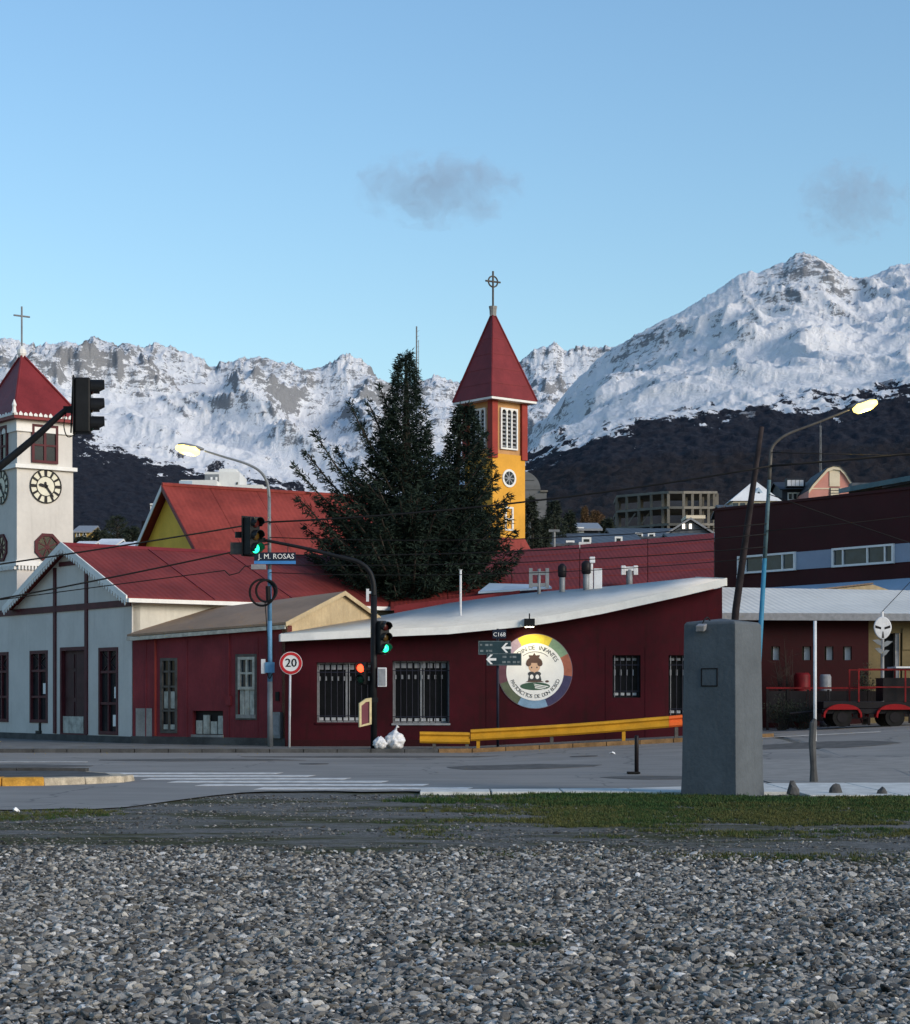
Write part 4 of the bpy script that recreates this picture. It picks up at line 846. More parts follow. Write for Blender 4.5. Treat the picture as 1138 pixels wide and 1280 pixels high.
for i in range(len(pv) - 1):
    f0, f1 = pv[i][0], pv[i + 1][0]; mb = MB(); mb.prism([f0 + V3(0, -.02, .07), f1 + V3(0, -.02, .07), f1 + V3(0, -.02, -.16), f0 + V3(0, -.02, -.16)], (0, -.04, 0)); mb.build("fascia_board", M['white_trim'], rf)
mb = MB(); (f0, b0) = pv[0]; mb.prism([f0 + V3(-.002, 0, .05), b0 + V3(-.002, 0, .05), b0 + V3(-.002, 0, -.2), f0 + V3(-.002, 0, -.16)], (-.05, 0, 0)); mb.build("end_fascia", M['white_trim'], rf)
mb = MB(); (f0, b0) = pv[-1]; mb.prism([f0 + V3(.002, 0, .08), b0 + V3(.002, 0, .08), b0 + V3(.002, 0, -.18), f0 + V3(.002, 0, -.16)], (.05, 0, 0)); mb.build("end_fascia", M['white_trim'], rf)
for x0, zz in ((K.p(0, 0).x, ev[0][1] - .1), (K.p(kl, 0).x - .25, ev[-1][1] - .1)):
    mb = MB(); mb.box(x0, x0 + .25, KY + .302, KY + (2.5 if zz < 4 else 7.5), -.1, zz); mb.build("side_wall", M['kinder_wall'], kg)
# emblem painted on a round board
tc, zc = K.tz(669, 839); er = 47 / F * KY
mb = MB(); K.disc(mb, tc, zc, er, 0.0, .02, 64); em = mb.build("emblem", paint('emblem_rim', (0.16, 0.11, 0.14), .6, .1, 2.0), kg)
segs = [(62, 118, (.62, .50, .06)), (28, 62, (.20, .30, .20)), (-8, 28, (.34, .12, .08)), (-70, -8, (.055, .05, .11)), (-118, -70, (.20, .32, .46)), (-160, -118, (.10, .12, .08)), (-205, -160, (.13, .06, .08)), (118, 155, (.36, .28, .36))]
for a0, a1, c in segs:
    mb = MB(); n_ = 10
    for k in range(n_):
        p0, p1 = math.radians(a0 + (a1 - a0) * k / n_), math.radians(a0 + (a1 - a0) * (k + 1) / n_)
        K.poly(mb, [(tc + q * er * math.cos(p), zc + q * er * math.sin(p)) for q, p in ((.72, p0), (.985, p0), (.985, p1), (.72, p1))], .02, .026)
    mb.build("rim_segment", paint('rim_paint', c, .6, .15, 3.0), em)
mb = MB(); K.disc(mb, tc, zc - .02, er * .765, .026, .034, 64); wd_ = mb.build("emblem_disc", M['sign_white'], em)
M['ink'] = paint('ink', (0.05, 0.055, 0.06), .6, .1, 5.0); M['hair'] = paint('hair', (0.10, 0.06, 0.05), .6, .1, 5.0); M['skin'] = paint('skin', (0.55, 0.36, 0.25), .6, .05, 5.0); M['field_green'] = paint('field_green', (0.05, 0.10, 0.07), .6, .1, 5.0)
def arc_text(txt, r, mid_deg, step, up, size):
    mb = MB(); n_ = len(txt)
    for i, chh in enumerate(txt):
        if chh == ' ': continue
        a = math.radians(mid_deg + (-(i - (n_ - 1) / 2) if up else (i - (n_ - 1) / 2)) * step)
        wall_text(mb, K, chh, size, tc + r * math.cos(a), zc - .02 + r * math.sin(a), .036, a - math.pi / 2 if up else a + math.pi / 2)
    return mb
arc_text("JARDIN DE INFANTES", er * .64, 90, 7.2, True, .185).build("lettering", M['ink'], em)
arc_text("PASTORCITOS DE DON BOSCO", er * .655, -90, 5.9, False, .165).build("lettering", M['ink'], em)
mb = MB()
for k in range(12):
    p0, p1 = math.radians(50 + k * 6.4), math.radians(50 + (k + 1) * 6.4 - .2); K.poly(mb, [(tc + q * er * math.cos(p), zc - .02 + q * er * math.sin(p)) for q, p in ((.525, p0), (.54, p0), (.54, p1), (.525, p1))], .034, .038)
mb.build("arc_line", M['ink'], em)
def blob(mb, cx_, cz_, rx_, rz_, d0, d1, a0=0, a1=360, n_=22):
    K.poly(mb, [(tc + cx_ * er + rx_ * er * math.cos(math.radians(a0 + (a1 - a0) * k / n_)), zc + cz_ * er + rz_ * er * math.sin(math.radians(a0 + (a1 - a0) * k / n_))) for k in range(n_ if a1 - a0 == 360 else n_ + 1)], d0, d1)
mb = MB(); blob(mb, -.02, .12, .155, .16, .034, .040); fc = mb.build("drawn_child", M['skin'], em)
mb = MB(); blob(mb, -.02, .22, .215, .16, .040, .046, 0, 180); blob(mb, -.17, .2, .07, .07, .040, .045); blob(mb, .13, .2, .07, .07, .040, .045); K.poly(mb, [(tc + a * er, zc + b * er) for a, b in ((-.15, .36), (.11, .36), (.13, .43), (.02, .42), (-.02, .49), (-.06, .42), (-.17, .43))], .040, .045); mb.build("hair_and_cap", M['hair'], fc)
mb = MB(); [blob(mb, x_, .10, .018, .022, .040, .044) for x_ in (-.09, .05)]; mb.build("eyes", M['ink'], fc)
mb = MB(); K.poly(mb, [(tc + a * er, zc + b * er) for a, b in ((-.19, -.27), (.16, -.27), (.17, -.22), (.12, -.05), (-.15, -.05), (-.18, -.2))], .034, .039); blob(mb, -.10, -.07, .09, .06, .039, .043); blob(mb, .07, -.07, .09, .06, .039, .043); mb.build("drawn_body", M['ink'], fc)
mb = MB(); blob(mb, -.09, -.15, .05, .06, .043, .047); blob(mb, .06, -.15, .05, .06, .043, .047); mb.build("drawn_hands", M['sign_white'], fc)
mb = MB(); K.poly(mb, [(tc + a * er, zc + b * er) for a, b in ((-.26, -.29), (.24, -.29), (.16, -.25), (-.17, -.25))], .039, .042); blob(mb, .32, -.27, .05, .03, .034, .04); mb.build("drawn_ground", M['hair'], fc)
mb = MB(); blob(mb, 0, -.40, .40, .105, .034, .037); fg = mb.build("drawn_field", M['field_green'], em)
mb = MB()
for k in range(3): K.poly(mb, [(tc + a * er, zc + b * er) for a, b in ((-.05 + .02 * k, -.33 - .045 * k), (.36 - .06 * k, -.40 - .035 * k), (.34 - .06 * k, -.425 - .03 * k), (.0, -.36 - .045 * k))], .037, .041)
mb.build("drawn_furrows", M['sign_white'], fg)
# floodlight on the fascia above the emblem (lit)
tf, zf = K.tz(661, 781); mb = MB(); K.box(mb, tf - .16, tf + .16, zf - .08, zf + .16, .62, .80)
fl = one(mb, "floodlight", M['black'], "small lit floodlight fixed to the roof edge above the emblem", "floodlight", (K.p(tf, 0, .7).x, KY - .7, zf - .08))
mb = MB(); K.box(mb, tf - .13, tf + .13, zf - .10, zf - .082, .63, .78); mb.build("lamp_glass", emis('flood_glow', (1.0, .9, .6), 12), fl)
mb = MB(); mb.tube([K.p(tf, zf + .16, .7), K.p(tf, zf + .32, .68)], .02, 6); mb.build("bracket", M['black'], fl)
ld = bpy.data.lights.new("flood_lamp", 'SPOT'); ld.energy = 26; ld.spot_size = math.radians(120); ld.spot_blend = .8; ld.color = (1, .86, .52); ld.shadow_soft_size = .08
lo = bpy.data.objects.new("flood_lamp", ld); COL.objects.link(lo); lo.location = K.p(tf, zf - .14, .62); lo.rotation_euler = (math.radians(38), 0, 0)

# --- long red sheet roof behind the kindergarten
rb = thing("red_roofed_building", "building with long red sheet roof and chimneys behind the kindergarten", "building", (6, 76, 0))
YB, YT = 69.5, 79.0
def rv(u, top): return float(np.interp(u, [485, 640, 893], [703, 690, 668])) if top else float(np.interp(u, [485, 640, 893], [764, 752, 738]))
us_ = [488, 560, 640, 725, 810, 893]; NC = 6
for i in range(len(us_) - 1):
    for j in range(NC):
        c = []
        for u, s in ((us_[i] + .4, j), (us_[i + 1] - .4, j), (us_[i + 1] - .4, j + 1.03), (us_[i] + .4, j + 1.03)):
            s /= NC; x0, x1 = X_(u, YB), X_(u, YT); y = YB + (YT - YB) * s; zb, zt_ = Z_(rv(u, 0), YB), Z_(rv(u, 1), YT); c.append(V3(x0 + (x1 - x0) * s, y, zb + (zt_ - zb) * s))
        c[0].z += .02; c[1].z += .02; mb = MB(); mb.prism(c, (0, .01, .05)); mb.build("roof_sheet", M['red_sheet'], rb)
mb = MB(); mb.prism([V3(X_(488, YB), YB + .1, 0), V3(X_(893, YB), YB + .1, 0), V3(X_(893, YB), YB + .1, Z_(738, YB) - .08), V3(X_(488, YB), YB + .1, Z_(764, YB) - .08)], (0, .2, 0)); mb.build("front_wall", M['kinder_wall'], rb)
mb = MB(); x1 = X_(893, YB) - .05; mb.prism([V3(x1, YB + .31, 0), V3(x1 + 1.2, YT, 0), V3(x1 + 1.2, YT, Z_(668, YT) - .1), V3(x1, YB + .31, Z_(738, YB) - .06)], (-.2, 0, 0)); mb.build("side_wall", M['kinder_wall'], rb)
mb = MB(); mb.prism([V3(X_(488, YT), YT, 0), V3(X_(893, YT), YT, 0), V3(X_(893, YT), YT, Z_(668, YT) - .12), V3(X_(488, YT), YT, Z_(703, YT) - .12)], (0, .2, 0)); mb.build("back_wall", M['kinder_wall'], rb)
mb = MB(); mb.prism([V3(X_(493, 68), 68, Z_(768, 68) - .2), V3(X_(650, 68), 68, Z_(746, 68) - .2), V3(X_(650, 68), 68, Z_(738, 68)), V3(X_(493, 68), 68, Z_(757, 68))], (0, .15, 0)); mb.build("parapet", M['red_spire'], rb)
mb = MB(); mb.prism([V3(X_(598, 68.4), 68.4, Z_(742, 68.4)), V3(X_(690, 68.4), 68.4, Z_(736, 68.4)), V3(X_(686, 71), 71, Z_(733, 71)), V3(X_(612, 71), 71, Z_(731, 71))], (0, 0, .06)); mb.build("skylight_roof", M['pale_blue_roof'], rb)
G_CH = "flues and vents on the white and red roofs"
def flue(u, v0, v1, r, Y, cap, label):
    x = X_(u, Y); z0, z1 = Z_(v0, Y), Z_(v1, Y); q = thing("chimney_flue", label, "chimney", (x, Y, z0), G_CH)
    mb = MB(); mb.tube([(x, Y, z0 - .5), (x, Y, z1)], r, 10); mb.build("pipe", M['galv'], q, True)
    if cap == 'dark':
        mb = MB(); mb.tube([(x, Y, z1 - .35), (x, Y, z1 - .3), (x, Y, z1 + .02), (x, Y, z1 + .12)], [r * 1.05, r * 1.5, r * 1.5, r * .6], 10); mb.build("cowl", M['vehicle_dark'], q, True)
    elif cap == 'cross':
        for k, zz in enumerate((z1 - .15, z1 - .55)): mb = MB(); mb.box(x - .32, x + .32, Y - .05, Y + .05, zz - .06, zz + .06 + .001 * k); mb.build("cross_arm", M['galv'], q)
        for sx in (-1, 1): mb = MB(); mb.box(x + sx * .28 - .06, x + sx * .28 + .06, Y - .06, Y + .06, z1 - .65, z1 + .02); mb.build("vent_head", M['galv'], q)
    elif cap == 'tee':
        mb = MB(); mb.box(x - .28, x + .28, Y - .1, Y + .1, z1 - .06, z1 + .1); mb.build("tee_head", M['white_metal'], q, bevel=.02)
        for sx in (-1, 1): mb = MB(); mb.box(x + sx * .22 - .08, x + sx * .22 + .08, Y - .11, Y + .11, z1 - .2, z1 + .14); mb.build("end_cowl", M['white_metal'], q, bevel=.02)
    return q
flue(674, 746, 711, .06, 67.2, 'cross', "slim grey vent pipe with crossed arms on the white roof")
flue(703, 742, 709, .10, 67.2, 'dark', "grey flue with dark cowl beside the crossed vent pipe")
flue(733, 741, 705, .11, 67.2, 'dark', "grey flue with dark cowl next to the white boxed vent")
flue(787, 724, 712, .12, 70.5, 'tee', "white T shaped vent on the red sheet roof")
Y = 67.3; x = X_(743, Y); z = Z_(731, Y); q = thing("boxed_vent", "white boxed vent beside the dark capped flue", "vent", (x, Y, z), G_CH)
mb = MB(); mb.box(x - .02, x + .26, Y - .12, Y + .12, z - .5, z + .55); mb.build("duct", M['white_metal'], q, bevel=.015)
mb = MB(); mb.box(x - .22, x - .05, Y - .1, Y + .1, z - .2, z + .72); mb.build("side_duct", M['white_metal'], q, bevel=.015)
mb = MB(); mb.box(x - .16, x + .02, Y - .13, Y + .13, z + .74, z + .95); mb.build("cap", M['white_metal'], q, bevel=.015)
Y = 63; x = X_(576, Y); z = Z_(783, Y); mb = MB(); mb.tube([(x, Y, z - .15), (x, Y, Z_(713, Y)), (x, Y, Z_(712, Y))], [.035, .035, .07], 8)
one(mb, "roof_mast", M['white_metal'], "thin white mast standing on the white kindergarten roof", "mast", (x, Y, z))
Y = 80; x = X_(693, Y); z0 = Z_(690, Y); mb = MB(); mb.tube([(x, Y, z0 - .6), (x, Y, Z_(664, Y))], .06, 8); mb.box(x - .22, x + .22, Y - .06, Y + .06, Z_(665, Y), Z_(662, Y))
one(mb, "vent_post", M['galv'], "grey T topped post behind the ridge of the red sheet roof", "vent", (x, Y, z0), G_CH)

# --- dark maroon building with window strip
FW = Wall(X_(1138, 83), 83, -0.587, 0.81); fl_ = FW.t(893.5)
mbd = thing("maroon_building", "tall dark maroon building with grey band and white framed window strip", "building", (15, 87, 0.5))
mb = MB(); ztop_f = 10.36; FW.box(mb, -9, fl_, 0.5, ztop_f, -.3, 0); mb.build("front_wall", M['dark_maroon'], mbd)
mb = MB(); c = FW.p(fl_, 0, -.302); mb.prism([V3(c.x, c.y, .5), V3(c.x - FW.n.x * 10, c.y - FW.n.y * 10, .5), V3(c.x - FW.n.x * 10, c.y - FW.n.y * 10, ztop_f), V3(c.x, c.y, ztop_f)], -FW.d * .3); mb.build("side_wall", M['dark_maroon'], mbd)
mb = MB(); FW.box(mb, -9.05, fl_ + .06, ztop_f, ztop_f + .12, -.4, .06); mb.build("coping", M['dark_maroon'], mbd)
mb = MB(); FW.box(mb, -8.9, fl_ - .1, ztop_f - .5, ztop_f - .3, -10.5, -.31); mb.build("flat_roof", M['dark_slate'], mbd)
ta, za = FW.tz(1138, 702); zb0, zb1 = 1.6 + 170 * 83 / F, 1.6 + 193.5 * 83 / F
tL = FW.t(922); mb = MB(); FW.box(mb, -9, tL, zb0, zb1, 0.0, .03); mb.build("grey_band", M['grey_band'], mbd)
def strip_window(u0, u1, cuts):
    t1, t0 = FW.t(u0), FW.t(u1); window(FW, t0, t1, zb0 - .02, zb1 + .02, mbd, M['sign_white'], M['glass_blue'], .09, .10, cuts, (), "strip_window")
strip_window(924, 996, (.22, .55, .86)); strip_window(1042, 1119, (.14, .42, .82))
mb = MB(); FW.box(mb, tL - .25, tL, zb0 - .9, zb0 - .05, .0, .06); mb.build("downpipe", M['white_metal'], mbd)
tr = thing("teal_roof_building", "low building with teal metal roof behind the maroon building", "building", (22, 103, 1))
Y = 100; mb = MB(); mb.prism([V3(X_(1063, Y), Y, Z_(614, Y)), V3(X_(1200, Y), Y - 6, Z_(600, Y)), V3(X_(1200, Y), Y + 4, Z_(588, Y)), V3(X_(1082, Y), Y + 7, Z_(599, Y))], (0, 0, .25)); mb.build("roof", M['teal_roof'], tr)
mb = MB(); mb.prism([V3(X_(1068, Y), Y + .6, .5), V3(X_(1195, Y), Y - 5, .5), V3(X_(1195, Y), Y - 5, Z_(603, Y)), V3(X_(1068, Y), Y + .6, Z_(615, Y))], (0, 2, 0)); mb.build("wall", M['dark_slate'], tr)
mb = MB(); x = X_(1092, Y); mb.box(x - .4, x + 1.2, Y + 3.5, Y + 4.3, Z_(606, Y), Z_(594, Y)); mb.build("roof_unit", M['slate_roof'], tr)

# --- white roofed shed with small windows
GY = 69.0; Gw = Wall(X_(900, GY), GY, 1, 0.02); g0 = thing("white_roofed_shed", "maroon shed with pale roof and row of small square windows", "building", (13, 71, .6))
gl = Gw.t(1086); ge = Z_(772, GY); gzb = .55
sh = [];
for u0, u1 in ((964, 975), (1003, 1014), (1031, 1042), (1054, 1065)):
    a, z1 = Gw.tz(u0, 808); b, z0 = Gw.tz(u1, 825); sh.append((a, b, z0, z1))
mb = MB(); Gw.tiled(mb, -.2, gl, gzb, ge, sh, .3); mb.build("front_wall", M['shed_wall'], g0)
for i, h in enumerate(sh):
    mb = MB(); Gw.box(mb, h[0] - .03, h[1] + .03, h[2] - .03, h[3] + .03, -.33, -.305); wb = mb.build("window", M['glass'], g0)
    mb = MB(); Gw.box(mb, h[0] + (h[1] - h[0]) * .35, h[1] - .002, h[2] + .002, h[3] - .002, -.25, -.2); mb.build("window_reveal", M['white_metal'], wb)
dh = (Gw.t(1101), Gw.t(1128), gzb + .01, Z_(791, GY)); mb = MB(); Gw.tiled(mb, gl, gl + 7, gzb, ge, [dh], .3); mb.build("ochre_wall", M['ochre_wall'], g0)
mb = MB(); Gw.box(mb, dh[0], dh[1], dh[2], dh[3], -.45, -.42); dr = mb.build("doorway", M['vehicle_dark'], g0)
mb = MB(); Gw.box(mb, dh[1] - .22, dh[1] - .08, dh[2], dh[3], -.4, -.1); mb.build("door_jamb", M['rail_grey'], dr)
mb = MB(); Gw.box(mb, Gw.t(1128), Gw.t(1150), Z_(812, GY), Z_(785, GY), 0, .05); mb.build("notice_board", M['ochre_wall'], g0)
yb = GY + 7; c = [V3(X_(897, GY) - .1, GY - .6, ge + .05), V3(X_(1150, GY) + 6, GY - .6, ge + .0), V3(X_(1150, GY) + 6, yb, Z_(743, yb)), V3(X_(897, GY) - .1, yb, Z_(736, yb))]
mb = MB(); mb.prism(c, (0, 0, .08)); rf = mb.build("roof", M['white_roof_shed'], g0)
mb = MB(); mb.prism([c[0] + V3(0, -.02, .09), c[1] + V3(0, -.02, .09), c[1] + V3(0, -.02, -.16), c[0] + V3(0, -.02, -.16)], (0, -.05, 0)); mb.build("fascia", M['rail_grey'], rf)
mb = MB(); x = X_(897, GY); mb.box(x - .3, x - .05, GY - .05, GY + 7, .3, ge - .1); mb.build("side_wall", M['shed_wall'], g0)
th = thing("tan_roofed_house", "house with low tan gable roof behind the pale shed roof", "house", (17, 82, .8))
Y = 78.5; mb = MB(); a_, b_, c_ = V3(X_(985, Y), Y, Z_(742, Y)), V3(X_(1092, Y), Y, Z_(730, Y)), V3(X_(1142, Y), Y, Z_(747, Y))
mb.prism([a_, b_, V3(b_.x + .3, Y + 3, b_.z + .1), V3(a_.x, Y + 3, a_.z + .1)], (0, 0, .06)); mb.build("roof", M['tan_roof'], th)
mb = MB(); mb.prism([V3(a_.x, Y + .05, 1), V3(c_.x, Y + .05, 1), c_ + V3(0, .05, -.02), b_ + V3(0, .05, -.02), a_ + V3(0, .05, -.02)], (0, 2.8, 0)); mb.build("gable_wall", M['tan_wall'], th)
pb = thing("pale_blue_roof_building", "low building with pale blue roof under the window strip", "building", (17, 84, .8))
ta_, za_ = FW.tz(938, 738); tb_, zb_2 = FW.tz(1138, 718); tb2 = tb_ - 4; zb_2 = za_ + .05
mb = MB(); mb.prism([FW.p(ta_, za_, .02), FW.p(tb2, zb_2, .02), FW.p(tb2, zb_2 - .95, 2.4), FW.p(ta_, za_ - .95, 2.4)], (0, 0, .07)); mb.build("roof", M['pale_blue_roof'], pb)
mb = MB(); FW.box(mb, tb2, ta_, .6, za_ - .98, 2.1, 2.35); mb.build("wall", M['cream_wall'], pb)

# --- yellow parish hall and bell tower
E1, E2 = Vector((-.535, .845, 0)), Vector((.845, .535, 0))
hy = thing("yellow_hall", "yellow walled hall with steep red roof behind the white church", "church hall", (-10, 104, 2))
Pa = V3(-14.44, 100, 12.15); hwid = 3.98; zE = 8.69; LN = 15
mb = MB(); fr_, fl2 = Pa - E1 * hwid, Pa + E1 * hwid
mb.prism([V3(fr_.x, fr_.y, 0), V3(fr_.x, fr_.y, zE), Pa, V3(fl2.x, fl2.y, zE), V3(fl2.x, fl2.y, 0)], E2 * .3); mb.build("gable_wall", M['yellow_wall'], hy)
for p in (fr_, fl2): mb = MB(); s_ = .3 if p is fr_ else -.3; a = V3(p.x, p.y, 0) + E2 * .31; mb.prism([a, a + E2 * LN, a + E2 * LN + V3(0, 0, zE), a + V3(0, 0, zE)], E1 * s_); mb.build("side_wall", M['yellow_wall'], hy)
for sg in (-1, 1):
    ex = hwid + .45; foot = Pa + E1 * (sg * ex); foot.z = Pa.z - (Pa.z - zE) * ex / hwid; up = V3(0, 0, .14)
    for k in range(6):
        s0, s1 = -.45 + (LN + .9) * k / 6 + .01, -.45 + (LN + .9) * (k + 1) / 6 - .01
        mb = MB(); mb.prism([Pa + up + E2 * s0, foot + up + E2 * s0, foot + up + E2 * s1, Pa + up + E2 * s1], (0, 0, .06)); mb.build("roof_sheet", M['hall_roof'], hy)
    mb = MB(); mb.prism([Pa + V3(0, 0, .22) - E2 * .5, foot + V3(0, 0, .22) - E2 * .5, foot + V3(0, 0, -.08) - E2 * .5, Pa + V3(0, 0, -.08) - E2 * .5], E2 * .04); mb.build("barge_board", M['red_spire'] if sg < 0 else M['white_trim'], hy)
mb = MB(); mb.tube([Pa + V3(0, 0, .24) - E2 * .45, Pa + V3(0, 0, .24) + E2 * (LN + .4)], .1, 6); mb.build("ridge_cap", M['hall_roof'], hy)
TY = 108.0; pc = V3(X_(616, TY), TY, 0); g1, g2 = Vector((.77, .64, 0)), Vector((-.64, .77, 0)); 
BR = Wall(pc.x, pc.y, g1.x, g1.y); BL = Wall(pc.x, pc.y, g2.x, g2.y); tw = BR.t(656.5); tl = tw
bt = thing("bell_tower", "yellow bell tower with pointed dark red spire and ringed cross", "tower", (pc.x, pc.y + tw * .7, 2))
zb_, zsp = Z_(566, TY), Z_(500, TY)
def btring(mb, z0, z1, ex):
    c = [pc, pc + g1 * tw, pc + g1 * tw + g2 * tl, pc + g2 * tl]; m = sum(c, Vector()) / 4
    q = [p + (p - m).normalized() * ex * 1.414 for p in c]; mb.prism([V3(p.x, p.y, z0) for p in q], (0, 0, z1 - z0)); return q, m
mb = MB(); btring(mb, 1, zb_, 0); mb.build("shaft", M['yellow_tower'], bt)
mb = MB(); btring(mb, zb_ + .001, zsp, -.06); mb.build("belfry_wall", M['belfry_wall'], bt)
for p in (pc, pc + g1 * tw, pc + g2 * tl):
    mb = MB(); c = V3(p.x, p.y, 0); mc = (pc + g1 * tw / 2 + g2 * tl / 2 - p); mc.z = 0; c = c + mc.normalized() * .14
    mb.prism([V3(*(c + g1 * a + g2 * b).xy, zb_ - .25) for a, b in ((-.2, -.2), (.2, -.2), (.2, .2), (-.2, .2))], (0, 0, zsp - zb_ + .24)); mb.build("corner_pilaster", M['red_pilaster'], bt)
for wl in (BR, BL):
    tc_ = tw / 2; z0, z1 = Z_(560, TY), Z_(508, TY); hw2 = .62
    mb = MB(); wl.frame(mb, tc_ - hw2, tc_ + hw2, z0, z1, .09, -.06, .06)
    xs2 = [tc_ - hw2 + .09 + (2 * hw2 - .18) * k / 3 for k in range(4)]
    for k in (1, 2): wl.box(mb, xs2[k] - .045, xs2[k] + .045, z0 + .09, z1 - .09, -.06, .055)
    for k in range(3):
        c0, c1 = xs2[k] + (.045 if k else 0), xs2[k + 1] - (.045 if k < 2 else 0); r_ = (c1 - c0) / 2; cm = (c0 + c1) / 2; zs = z1 - .09 - r_
        arc = [(cm + r_ * math.cos(i * math.pi / 8), zs + r_ * math.sin(i * math.pi / 8)) for i in range(9)]
        for i in range(8): wl.poly(mb, [arc[i], arc[i + 1], (arc[i + 1][0], z1 - .09), (arc[i][0], z1 - .09)], -.06, .05)
    lw = mb.build("louvre_window", M['white_trim'], bt)
    for k in range(3):
        c0, c1 = xs2[k] + (.045 if k else 0), xs2[k + 1] - (.045 if k < 2 else 0)
        mb = MB(); wl.box(mb, c0, c1, z0 + .09, z1 - .09, -.055, -.045); mb.build("louvre_back", M['vehicle_dark'], lw)
        for j in range(9):
            z = z0 + .14 + j * (z1 - z0 - .3) / 9; mb = MB(); wl.box(mb, c0, c1, z, z + .09, -.045, .0); mb.build("louvre_slat", M['rail_grey'], lw)
    zc_ = Z_(596, TY); mb = MB(); wl.disc(mb, tc_, zc_, .50, 0, .05, 28, .38); o = mb.build("round_window", M['white_trim'], bt)
    mb = MB(); wl.disc(mb, tc_, zc_, .38, .0, .02, 28); mb.build("pane", M['glass'], o)
    mb = MB()
    for k in range(4):
        a = k * math.pi / 4; c, s_ = math.cos(a) * .38, math.sin(a) * .38; n0, n1 = -math.sin(a) * .03, math.cos(a) * .03
        wl.poly(mb, [(tc_ - c - n0, zc_ - s_ - n1), (tc_ + c - n0, zc_ + s_ - n1), (tc_ + c + n0, zc_ + s_ + n1), (tc_ - c + n0, zc_ - s_ + n1)], .02, .03 + .001 * k)
    mb.build("tracery", M['rail_grey'], o)
    t0, z1 = tc_ - .32, Z_(632, TY); window(wl, t0, t0 + .6, Z_(662, TY), z1, bt, M['white_trim'], M['glass_blue'], .1, .05, (), (.5,), "tall_window")
mb = MB(); q, m_ = btring(mb, zsp, zsp + .12, .46); mb.build("soffit", M['white_trim'], bt)
ap = V3(m_.x - .1, m_.y, Z_(390, TY + 2)); mb = MB(); zz = zsp + .125
q2 = [p + (p - m_).normalized() * .02 for p in q]
NB = 5
lev = [[V3(*(p.lerp(V3(m_.x, m_.y, 0), f)).xy, zz + (ap.z - zz) * f) for p in q2] for f in [k / NB for k in range(NB)]]
mb.add([V3(p.x, p.y, zz) for p in q2] + [ap], [(0, 1, 4), (1, 2, 4), (2, 3, 4), (3, 0, 4), (3, 2, 1, 0)]); sp = mb.build("spire", M['red_spire'], bt)
for f in (.16, .33, .5, .68):
    for k in range(4):
        a, b = [V3(p.x + (ap.x - p.x) * f, p.y + (ap.y - p.y) * f, zz + (ap.z - zz) * f) for p in (q2[k], q2[(k + 1) % 4])]
        mb = MB(); mb.tube([a, b], .022, 4); mb.build("sheet_joint", M['red_spire'], sp)
for p in q2: mb = MB(); mb.tube([V3(p.x, p.y, zz + .02), ap], .06, 6); mb.build("hip_cap", M['red_spire'], sp)
mb = MB(); mb.tube([ap + V3(0, 0, -.3), ap + V3(0, 0, .05), ap + V3(0, 0, .25)], [.18, .2, .24], 8); mb.build("finial_base", M['concrete'], sp)
Ya = ap.y; mb = MB(); mb.tube([ap, V3(ap.x, ap.y, Z_(339, Ya))], .055, 8); cz = Z_(352, Ya); ad = Vector((.86, .5, 0)) * .48
mb.tube([V3(ap.x, ap.y, cz) - ad, V3(ap.x, ap.y, cz) + ad], .055, 8)
mb.tube([V3(ap.x, ap.y, cz) + ad.normalized() * (.30 * math.cos(a)) + V3(0, 0, .30 * math.sin(a)) for a in [k * math.pi / 10 for k in range(21)]], .045, 6, False); mb.build("ringed_cross", M['dark_frame'], sp)
mb = MB(); q, m_ = btring(mb, Z_(672, TY), Z_(672, TY) + .06, .1); zb2 = Z_(694, TY) - 1
mb = MB(); c = [pc, pc + g1 * tw, pc + g1 * tw + g2 * tl, pc + g2 * tl]; o_ = [p + (p - m_).normalized() * 1.1 for p in c]
mb.add([V3(p.x, p.y, Z_(671, TY)) for p in c] + [V3(p.x, p.y, zb2) for p in o_], [(k, (k + 1) % 4, 4 + (k + 1) % 4, 4 + k) for k in range(4)] + [(7, 6, 5, 4)]); mb.build("base_roof", M['hall_roof'], bt)
mb = MB(); mb.prism([V3(p.x, p.y, 1) for p in [m_ + (q_ - m_) * .9 for q_ in o_]], (0, 0, zb2 - 1)); mb.build("base_wall", M['yellow_tower'], bt)

# ------------------------------------------------------------------ street furniture
def curve_pts(ps, n=8):                                # smooth line through points
    P = [Vector(p) for p in ps]; out = []
    for i in range(len(P) - 1):
        p0, p1, p2, p3 = P[max(i - 1, 0)], P[i], P[i + 1], P[min(i + 2, len(P) - 1)]
        for k in range(n):
            t = k / n; out.append(0.5 * ((2 * p1) + (p2 - p0) * t + (2 * p0 - 5 * p1 + 4 * p2 - p3) * t * t + (3 * p1 - p0 - 3 * p2 + p3) * t ** 3))
    return out + [P[-1]]
M['lens_red_off'] = paint('lens_red_off', (0.05, 0.008, 0.008), .3, .05); M['lens_amber_off'] = paint('lens_amber_off', (0.06, 0.035, 0.008), .3, .05); M['lens_green_off'] = paint('lens_green_off', (0.008, 0.04, 0.025), .3, .05)
M['lens_green'] = emis('lens_green', (0.02, 1.0, 0.42), 1.6); M['lens_red'] = emis('lens_red', (1.0, 0.06, 0.02), 3.0)
